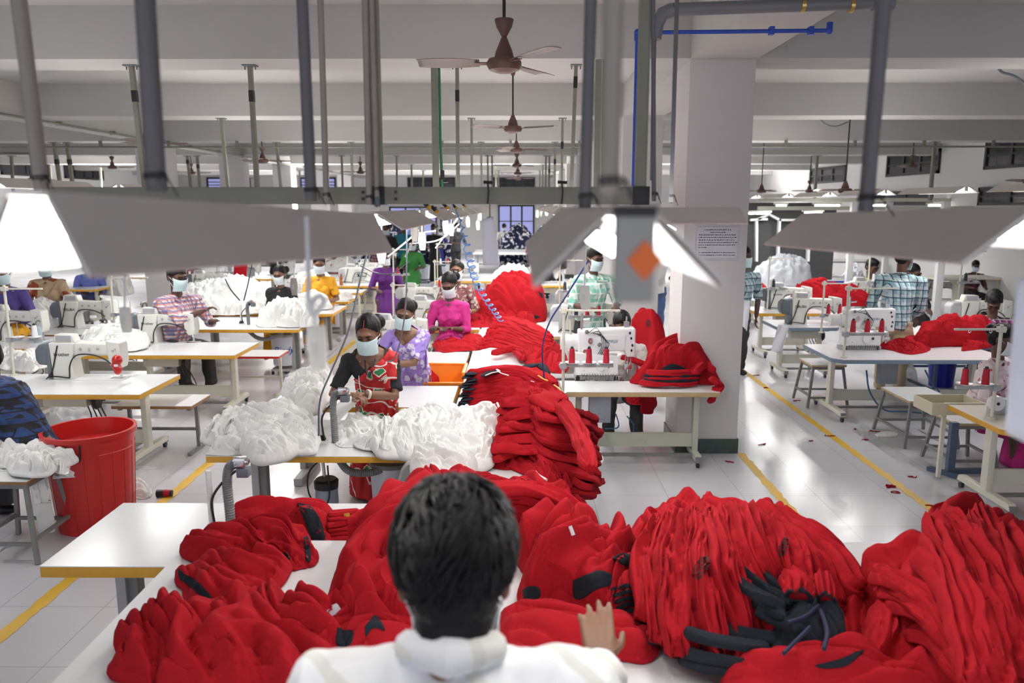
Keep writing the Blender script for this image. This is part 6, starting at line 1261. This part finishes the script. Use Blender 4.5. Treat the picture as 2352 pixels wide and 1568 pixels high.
        d.ell((0, 0, H-.0), (w+.012, .135, .12)); dm = union_mesh(d, .012, 2); push(dm, lambda P: noise(P*np.array([8, 8, 15]))*.014)
        link_mesh('trousers', dm, bm_, o)
        for L in legs: MB().ell((L[2][0], L[2][1]-.05, .032), (.047, .125, .035)).build('sandal', BLK, o)
    if sari is not None:
        sx = 1   # draped over the shoulder at +x of the figure's own frame, falling to the other hip
        f = lambda p: (p.z-(H+.26))-(p.x*1.05) < .09+.03*math.sin(p.z*14) and p.x > -.30+max(0, (p.z-H-.15)*.9) and not (p.z > H+.1 and p.x < -sw*.9) and p.z > H-.05 and (abs(p.x) < sw+.045) and (p.z > sh-.13 or abs(p.x) < sw*.98 or p.y > ly-.02)
        sm = cut_mesh(cm, f, .013, .004); push(sm, lambda P: noise(np.c_[(P[:, 0]+P[:, 2])*3, (P[:, 2]-P[:, 0])*16, P[:, 1]*3])*.010, lambda P: np.c_[P[:, 0]*0, np.where(P[:, 1] < ly*.5, -1., 1.), P[:, 0]*0+.4])
        s_ = link_mesh('sari', sm, sari, o)
        g2 = np.array([[(sx*(sw*.55+.075*a), ly+.10+.055*math.sin(t*1.2)+.012*math.sin(a*9+t*3), sh+.045-.02*a*a-t*.72) for a in np.linspace(-1, 1, 16)] for t in np.linspace(0, 1, 20)])
        pm = grid_mesh('pallu', g2); bq = bmesh.new(); bq.from_mesh(pm); bmesh.ops.solidify(bq, geom=bq.faces[:], thickness=.004); bq.to_mesh(pm); bq.free(); link_mesh('pallu', pm, sari, s_)
    o['_'] = 0; del o['_']; return dict(o=o, hp=hp, wp=wp, el=el, sh=sh, ly=ly, H=H, sw=sw, top=cl)
def place(u, v, Y, hz): """figure root so that its head top shows at (u, v) at depth Y"""; p = D(u, v, Y); return (p.x, Y, 0), p.z/hz
# materials for clothes
def dots(name, bg, fg, sc, th, fg2=None):
    m = bpy.data.materials.new(name); m.use_nodes = True; N, L = nm(m); b = N['Principled BSDF']; b.inputs['Roughness'].default_value = .75
    tc = N.new('ShaderNodeTexCoord'); ns = N.new('ShaderNodeTexNoise'); ns.inputs['Scale'].default_value = sc*1.5; ns.inputs['Detail'].default_value = 2; L.new(tc.outputs['Object'], ns.inputs['Vector'])
    mx = N.new('ShaderNodeMix'); mx.data_type = 'RGBA'; mx.inputs['Factor'].default_value = .06; L.new(tc.outputs['Object'], mx.inputs['A']); L.new(ns.outputs['Color'], mx.inputs['B'])
    vo = N.new('ShaderNodeTexVoronoi'); vo.inputs['Scale'].default_value = sc; L.new(mx.outputs['Result'], vo.inputs['Vector'])
    r = N.new('ShaderNodeValToRGB'); r.color_ramp.interpolation = 'CONSTANT'; e = r.color_ramp.elements; e[0].color = (*fg, 1); e[1].position = th; e[1].color = (*bg, 1)
    if fg2: q = e.new(th*.82); q.color = (*fg2, 1)
    L.new(vo.outputs['Distance'], r.inputs['Fac'])
    if fg2:
        wv = N.new('ShaderNodeTexWave'); wv.wave_type = 'RINGS'; wv.inputs['Scale'].default_value = sc*.32; wv.inputs['Distortion'].default_value = 9; wv.inputs['Detail'].default_value = 1; wv.inputs['Detail Scale'].default_value = 1.2; L.new(tc.outputs['Object'], wv.inputs['Vector'])
        gt = N.new('ShaderNodeMath'); gt.operation = 'GREATER_THAN'; gt.inputs[1].default_value = .965; L.new(wv.outputs['Fac'], gt.inputs[0]); m2 = N.new('ShaderNodeMix'); m2.data_type = 'RGBA'; L.new(gt.outputs[0], m2.inputs['Factor']); L.new(r.outputs['Color'], m2.inputs['A']); m2.inputs['B'].default_value = (.72, .66, .6, 1); L.new(m2.outputs['Result'], b.inputs['Base Color'])
    else: L.new(r.outputs['Color'], b.inputs['Base Color'])
    MATS[name] = m; return m
SARI = dots('red sari with green flowers', (.47, .012, .014), (.03, .22, .08), 9, .33, (.75, .72, .62))
LIL = dots('lilac sari with pale motifs', (.33, .22, .62), (.72, .68, .82), 17, .42)
LILP = mat('lilac blouse', (.36, .25, .66), .75); BLKC = mat('black cotton', (.014, .014, .016), .85, bump=.2, bscale=150)
MAG = mat('magenta cotton', (.48, .015, .19), .75); MUST = mat('mustard cotton', (.75, .36, .012), .75); MAR = dots('maroon print', (.20, .07, .07), (.5, .42, .38), 22, .40)
PNK = dots('pale pink print', (.80, .68, .70), (.55, .12, .2), 12, .26); WSH = plaid('white shirt with faint stripes', (.76, .75, .68), (.80, .81, .83), (.66, .66, .60), 5)
WSH2 = mat('off white shirt', (.72, .72, .68), .75, bump=.15, bscale=120); BPL = plaid('blue green checked shirt', (.20, .36, .42), (.50, .60, .62), (.02, .05, .08), 12); OPL = plaid('orange and navy checked shirt', (.70, .62, .60), (.10, .10, .30), (.62, .16, .05), 24)
MPL = plaid('magenta and black checked shirt', (.28, .035, .18), (.03, .02, .04), (.65, .60, .62), 14); GPL = plaid('mint checked shirt', (.62, .74, .68), (.16, .48, .36), (.80, .84, .80), 9); NPL = plaid('dark shirt with blue checks', (.014, .015, .02), (.02, .06, .20), (.010, .010, .014), 13)
KHK = mat('khaki cotton', (.52, .43, .28), .8); JEAN = mat('blue denim', (.06, .10, .22), .85); DGR = mat('dark grey trousers', (.04, .042, .045), .85); TEAL = mat('teal cotton', (.02, .22, .30), .8); PURP = mat('purple cotton', (.10, .012, .16), .8); BRWN = dots('brown and cream print', (.42, .30, .19), (.28, .06, .02), 6, .45)
# --- the sorting man in the foreground, seen from behind (faces +y) ---
s_ = 1.12; hx = D(1035, 1270, 1.24)
M = person('man in a white striped shirt seen from behind, sorting red garments', (hx.x, 1.06, hx.z+.015-(.80+.47+.235)*s_), PI, s_, wrw=[G(1402, 1512, 1.02), G(930, 1640, .95)], lean=.17, head=(.42, 0, .05), skin=SK1, top=WSH, bottom=DGR, sleeve=.74, vox=.0055, curl=.28, mask=MSKW, hdir=[(.04, -.80, .60), (.2, -.9, -.2)], pole=((-.9, .2, -.5), (.9, .2, -.5)), nape=True, hs=1.04, headoff=(0, -.02, -.085))
def tufts(P, n, seed, L=.05, r=.0032):
    rn = random.Random(seed); hp = P['hp']; mb = MB()
    for i in range(n):
        a = rn.uniform(0, 2*PI); t = rn.uniform(0, 2.25); st, ct = math.sin(t), math.cos(t)
        if ct < -.2 and math.sin(a) < .35: continue
        p = V((.080*st*math.cos(a), .020+.098*st*math.sin(a), .045+.098*ct)); n_ = V((p.x/.08, (p.y-.02)/.098, (p.z-.045)/.098)).normalized()
        w = V((math.sin(a*3+t*2)*.6+rn.uniform(-.3, .3), .5+rn.uniform(-.3, .3), -1.1+rn.uniform(-.3, .3))); w = (w-n_*w.dot(n_)).normalized(); l = L*rn.uniform(.6, 1.25)
        pts = [p+w*l*q+n_*(.012*math.sin(q*2.6)-.004*q) for q in (0, .33, .66, 1)]; mb.tube([hp(x) for x in pts], r, 5, [r, r*1.1, r*.9, r*.25])
    return mb.build('hair_strands', HAIR, P['o'], kind='stuff')
tufts(M, 2200, 3)
# wrist bands on his right-hand side arm (hand on the pile)
w = M['wp'][0]; e = M['el'][0]; dd = (w-e).normalized(); xx, yy = frame(dd)
for k, (off_, r_, m_) in enumerate(((.02, .004, GOLD), (-.005, .006, BLK))): MB().tube([w-dd*off_+(xx*math.cos(a)+yy*math.sin(a))*.034 for a in [j*PI/9 for j in range(19)]], r_, 8).build(['gold_bangle', 'black_wristband'][k], m_, M['o'])
MB().tube([V((x, y, 0))+V((0, M['ly'], M['sh'])) for x, y in ()] or [V(p)+V((0, M['ly'], M['sh'])) for p in ((-.062, -.035, .05), (-.064, .02, .075), (0, .066, .085), (.064, .02, .075), (.062, -.035, .05))], .022, 10, [.018, .026, .030, .026, .018]).build('shirt_collar', WSH, M['o'])
# --- woman in the red sari ---
def pers(u, v, Y, zfoot=0, hh=1.66, **k):
    """v = head top on the photo; scale follows from standing height hh in its own units"""
    p = D(u, v, Y); s = p.z/hh; return (p.x, Y, 0), s
def sit_h(): return 1.32
l, s = pers(824, 742, 5.02, hh=1.61)
S_ = person('woman in a red sari with green flowers trimming a white garment, pale blue mask', (D(835, 742, 5.6).x, 6.02, 0), .06, .97, wrw=[D(812, 912, 5.42), D(838, 905, 5.46)], lean=.30, head=(.34, 0, -.12), stoop=.10, hs=1.16, top=BLKC, topname='blouse', bottom=SARI, sleeve=.42, hair='bun', vox=.0055, female=True, sari=SARI, blouse_neck=.085, bindi=mat('red dot', (.5, .01, .01), .5), curl=.8, pole=((-.9, .3, -.6), (.9, .3, -.6)), hdir=[(.7, -.6, .1), (-.9, -.3, .1)])
for i in (0, 1):
    w = S_['wp'][i]; e = S_['el'][i]; dd = (w-e).normalized(); xx, yy = frame(dd)
    for k, (of, m_) in enumerate(((.02, MWH), (.035, GOLD), (.03, MWH)) if i else ((.025, GOLD),)): MB().tube([w-dd*of+(xx*math.cos(a)+yy*math.sin(a))*.034 for a in [j*PI/9 for j in range(19)]], .0035, 8).build('bangle', m_, S_['o'])
MB().tube(smooth_path([(-.055, S_['ly']+.0, S_['sh']+.06), (-.075, S_['ly']-.08, S_['sh']-.03), (-.07, S_['ly']-.145, S_['sh']-.16), (-.045, S_['ly']-.16, S_['sh']-.27)], 20), .003, 6).build('bead_necklace', WCL, S_['o'])
MB().tube(smooth_path([(-.045, S_['ly']-.03, S_['sh']+.05), (-.02, S_['ly']-.12, S_['sh']-.06), (.0, S_['ly']-.14, S_['sh']-.10), (.03, S_['ly']-.12, S_['sh']-.04), (.05, S_['ly']-.03, S_['sh']+.05)], 20), .005, 6).build('lanyard', mat('navy lanyard', (.012, .015, .05), .6), S_['o'])
pts = [D(800, 900, 5.38), D(818, 925, 5.38), D(772, 975, 5.3), D(768, 935, 5.32)]; P = np.array([[tuple(pts[0]*(1-s)*(1-t)+pts[1]*s*(1-t)+pts[2]*s*t+pts[3]*(1-s)*t+V((0, .02*math.sin(s*7+t*3), 0))) for s in np.linspace(0, 1, 12)] for t in np.linspace(0, 1, 14)]); me = grid_mesh('c', P); bq = bmesh.new(); bq.from_mesh(me); bmesh.ops.solidify(bq, geom=bq.faces[:], thickness=.004); bq.to_mesh(me); bq.free(); o = link_mesh('white_garment', me, WCL); tag(o, 'white cloth held in the hands of the woman in the red sari', 'garment')
# --- woman in lilac ---
l, s = pers(925, 706, 7.0)
LW = person('woman in a lilac sari looking down at a small tool, pale blue mask', (l[0]+.06, 7.22, 0), -.1, .93, wrw=[D(862, 835, 6.72), D(893, 838, 6.72)], lean=.26, head=(.30, .16, .12), stoop=.08, hs=1.14, top=LILP, topname='blouse', bottom=LIL, sleeve=.40, hair='bun', vox=.0065, female=True, sari=LIL, blouse_neck=.10, bindi=BLK, curl=.8, skin=SK1, hdir=[(.7, -.6, .1), (-.7, -.6, .1)], pole=((-.9, .3, -.6), (.9, .3, -.6)))
w = LW['wp'][1]; e = LW['el'][1]; dd = (w-e).normalized(); xx, yy = frame(dd); MB().tube([w-dd*.06+(xx*math.cos(a)+yy*math.sin(a))*.034 for a in [j*PI/9 for j in range(19)]], .004, 8).build('bangle', GOLD, LW['o'])
c = D(874, 826, 6.66); o = empty('spot_tool', c, 0, 'small clear plastic tool held by the woman in lilac', 'tool'); MB().cyl((-.03, -.01, 0), (.03, 0, .005), .022, .026).build('cup', PLB, o); MB().cyl((.03, 0, .005), (.06, .0, .0), .012).build('handle', STL, o)
# --- man in the white shirt at the coverstitch machine (seated) ---
def seated(lab, u, v, Y, sc=1.08, **k):
    p = D(u, v, Y); d = dict(pose='sit', vox=.011); d.update(k); z = p.z-sc*(.46+.50+.335); hd = d.get('head', (0, 0, 0)); return person(lab, (p.x, Y+.12*sc, max(z, -.06) if z < 0 else z*1.0), d.pop('rz', 0), sc if z >= 0 else p.z/(1.295), **d)
seated('man in a white shirt bent over the coverstitch machine, pale blue mask', 1428, 706, 7.75, 1.10, skin=SK2, top=WSH2, bottom=DGR, head=(.45, 0, 0), wr=[(-.10, -.42, .70), (.12, -.42, .70)], vox=.007, lean=.12, curl=.9, sleeve=.8)
seated('woman in a magenta top bent over her sewing machine', 1032, 632, 9.4, 1.05, skin=SK2, top=MAG, topname='blouse', female=True, bottom=MAG, hair='bun', head=(.50, 0, -.2), wr=[(-.12, -.36, .72), (.05, -.38, .72)], sleeve=.7, mask=MSKW, vox=.009)
seated('woman with glasses in a maroon print sari facing the camera', 1048, 603, 10.6, 1.03, top=MAR, topname='blouse', female=True, bottom=MAR, hair='bun', head=(.12, 0, 0), sleeve=.5, mask=MSKW, vox=.009, sari=MAR)
seated('man in an orange and navy checked shirt reaching right over white garments', 376, 612, 9.2, 1.16, rz=.9, skin=SK2, top=OPL, bottom=DGR, head=(.25, 0, 0), wr=[(.05, -.50, .86), (.20, -.42, .74)], vox=.009, sleeve=.72, lean=.12)
seated('woman in black and green working behind a suction arm', 642, 614, 11.6, 1.02, top=BLKC, topname='blouse', female=True, bottom=MUST, hair='bun', head=(.30, 0, -.1), mask=MSKW, vox=.010, sleeve=.5, wr=[(-.05, -.34, .80), (.08, -.34, .80)])
seated('woman in a yellow dress with a long braid, pale mask', 733, 590, 12.6, 1.08, top=MUST, topname='kurta', female=True, bottom=MUST, hair='tail', head=(.30, 0, .25), mask=MSKW, vox=.010, sleeve=.4, sari=MUST)
# --- right side people ---
p = D(1410/3.35+1650, 592, 9.5)
person('standing man in a blue green checked shirt and khaki trousers, seen from behind', (D(2045, 915, 9.3).x, 9.35, 0), 2.45, 1.10, wr=[(-.10, -.32, .86), (.24, -.24, .80)], lean=.12, head=(.30, 0, -.1), skin=SK2, top=BPL, bottom=KHK, sleeve=.80, vox=.009, mask=MSK, hdir=[(0, -.7, -.6), (0, -.7, -.6)])
seated('man in a magenta and black checked shirt bent over white cloth', 2300, 650, 9.6, 1.12, rz=-.5, skin=SK2, top=MPL, bottom=DGR, head=(.75, 0, 0), mask=None, vox=.009, lean=.22, wr=[(-.1, -.45, .76), (.15, -.42, .76)])
seated('woman in a pale pink shawl looking down to the right, white mask', 2296, 738, 7.0, 1.05, rz=.5, skin=SK2, top=PNK, topname='shawl', female=True, bottom=MAG, hair='bun', head=(.35, 0, .2), mask=MSKW, vox=.009, sleeve=.6, lean=.10, sari=PNK)
seated('worker with short hair half hidden behind the blue checked man', 2003, 598, 13.5, 1.05, skin=SK2, top=mat('lime cotton', (.35, .42, .18), .8), head=(.4, 0, .3), mask=None)
seated('woman with dark hair behind the blue checked man, blue mask', 2098, 606, 12.6, 1.08, skin=SK2, top=BLKC, hair='tail', female=True, bottom=BLKC, head=(.4, 0, .5))
person('man in a mint checked shirt standing behind the coverstitch machine', (D(1362, 720, 9.4).x, 9.8, 0), .25, 1.08, skin=SK2, top=GPL, bottom=DGR, sleeve=.6, head=(.3, 0, .2), vox=.009)
person('person in jeans walking in the aisle behind the central lamp', (D(1500, 740, 13.5).x, 13.5, 0), .1, 1.12, skin=SK2, top=WSH2, bottom=JEAN, sleeve=.8)
person('person in a pale blue checked shirt whose arm shows right of the pillar', (D(1697, 700, 10.5).x, 10.6, 0), .2, 1.05, skin=SK2, top=BPL, bottom=DGR, sleeve=.5, wr=[(-.3, -.05, .78), (.24, -.08, .76)])
# --- left side people ---
person('person in a dark blue checked shirt at the left edge, back of shoulder only', (-3.42, 5.35, 0), -1.75, 1.12, pose='sit', skin=SK1, top=NPL, bottom=DGR, sleeve=.55, lean=.30, wr=[(-.05, -.55, .70), (.3, -.30, .62)], vox=.008, head=(.4, 0, 0))
seated('person in a blue shirt under the big shade', 190, 590, 15.5, 1.15, rz=.6, top=mat('soft blue cotton', (.12, .16, .46), .8), skin=SK2, head=(.4, 0, 0))
seated('woman in a brown and cream print sari at the left', 95, 590, 11.8, 1.15, rz=.3, female=True, top=BRWN, topname='blouse', bottom=BRWN, sari=BRWN, hair='bun', head=(.4, 0, 0), skin=SK2)
seated('woman in a blue and yellow dress cut by the left edge', -5, 600, 9.6, 1.12, rz=.3, female=True, top=mat('blue violet cotton', (.07, .05, .22), .8), topname='blouse', bottom=MUST, hair='bun', head=(.4, 0, 0))
# --- far workers near the back, each with an own colour ---
far = ((925, 512, 22, TEAL, 'teal shirt', 'seen from behind', PI, 'stand', False), (890, 515, 21, BLKC, 'dark top', 'beside the teal shirted one', 0, 'stand', True), (958, 500, 26, mat('sky cotton', (.18, .26, .58), .8), 'sky blue shirt', 'left of the navy heap', 0, 'stand', False), (997, 516, 24, BLKC, 'black top and pale mask', 'facing the camera before the lit window', 0, 'stand', True),
       (1046, 514, 27, mat('charcoal cotton', (.03, .03, .035), .8), 'black shirt and jeans', 'leaning at the far left table', .6, 'stand', False), (885, 560, 15, PURP, 'purple dress', 'at the far yellow edged table', .2, 'sit', True), (948, 540, 20, mat('green print cotton', (.05, .28, .06), .8), 'green print top', 'bent over navy cloth', 0, 'sit', True), (1158, 515, 30, WSH2, 'white shirt', 'left of the navy heap by the windows', 0, 'stand', False),
       (1229, 545, 24, mat('hot pink cotton', (.65, .03, .20), .8), 'pink top', 'right of the navy heap', -.3, 'stand', True), (765, 568, 19, mat('pale pink cotton', (.55, .25, .30), .8), 'pale pink top', 'in the hazy left rows', PI, 'sit', True), (862, 560, 22, plaid('tiny red checked', (.6, .5, .52), (.3, .03, .05), (.1, .02, .06), 12), 'red checked shirt', 'far behind the dark cables', PI, 'sit', False), (632, 575, 20, BLKC, 'black clothes', 'standing behind the woman in black', PI, 'stand', False),
       (447, 590, 18, mat('wine cotton', (.16, .02, .03), .8), 'wine red top', 'behind the checked man', 0, 'sit', True), (1010, 530, 30, mat('blue cotton', (.02, .03, .20), .8), 'dark blue dress', 'by the far rack', .4, 'stand', True), (1270, 545, 20, mat('grey mauve cotton', (.2, .16, .22), .8), 'mauve shirt', 'behind the right lamp cluster', 0, 'sit', False), (2235, 600, 17, mat('dark maroon cotton', (.08, .02, .04), .8), 'dark maroon top', 'at the far right tables', 0, 'sit', False))
for i, (u, v, Y, m_, cl_, wh, rz, ps, fm) in enumerate(far):
    p = D(u, v, Y); hh = 1.635 if ps == 'stand' else 1.295; s = min(max(p.z/hh, .85), 1.12)
    person('far worker in %s, %s' % (cl_, wh), (p.x, Y, 0 if ps == 'stand' else max(0, p.z-s*hh)*0), rz, s, pose=ps, top=m_, bottom=BLKC if not fm else m_, female=fm, skin=SK2, sleeve=.6, hair='bun' if fm else 'short', head=(.35, 0, .2*(-1)**i), vox=.016, mask=MSKW if rz < 3 else None)
WORLD = 1.2; EXPO = -0.05
# ======================= light and view =======================
w = bpy.data.worlds.new('w'); bpy.context.scene.world = w; w.use_nodes = True
w.node_tree.nodes['Background'].inputs['Color'].default_value = (.86, .88, 1.0, 1); w.node_tree.nodes['Background'].inputs['Strength'].default_value = WORLD
S = bpy.context.scene; S.collection.children.link(C)
S.view_settings.view_transform = 'Standard'; S.view_settings.look = 'None'; S.view_settings.gamma = 1; S.view_settings.use_curve_mapping = False
S.view_settings.exposure = EXPO
S.cycles.use_denoising = True; S.cycles.use_adaptive_sampling = True; S.cycles.adaptive_threshold = .14; S.cycles.adaptive_min_samples = 10; S.cycles.max_bounces = 5; S.cycles.diffuse_bounces = 3; S.cycles.glossy_bounces = 2; S.cycles.transmission_bounces = 2; S.cycles.transparent_max_bounces = 8; S.cycles.sample_clamp_indirect = 6
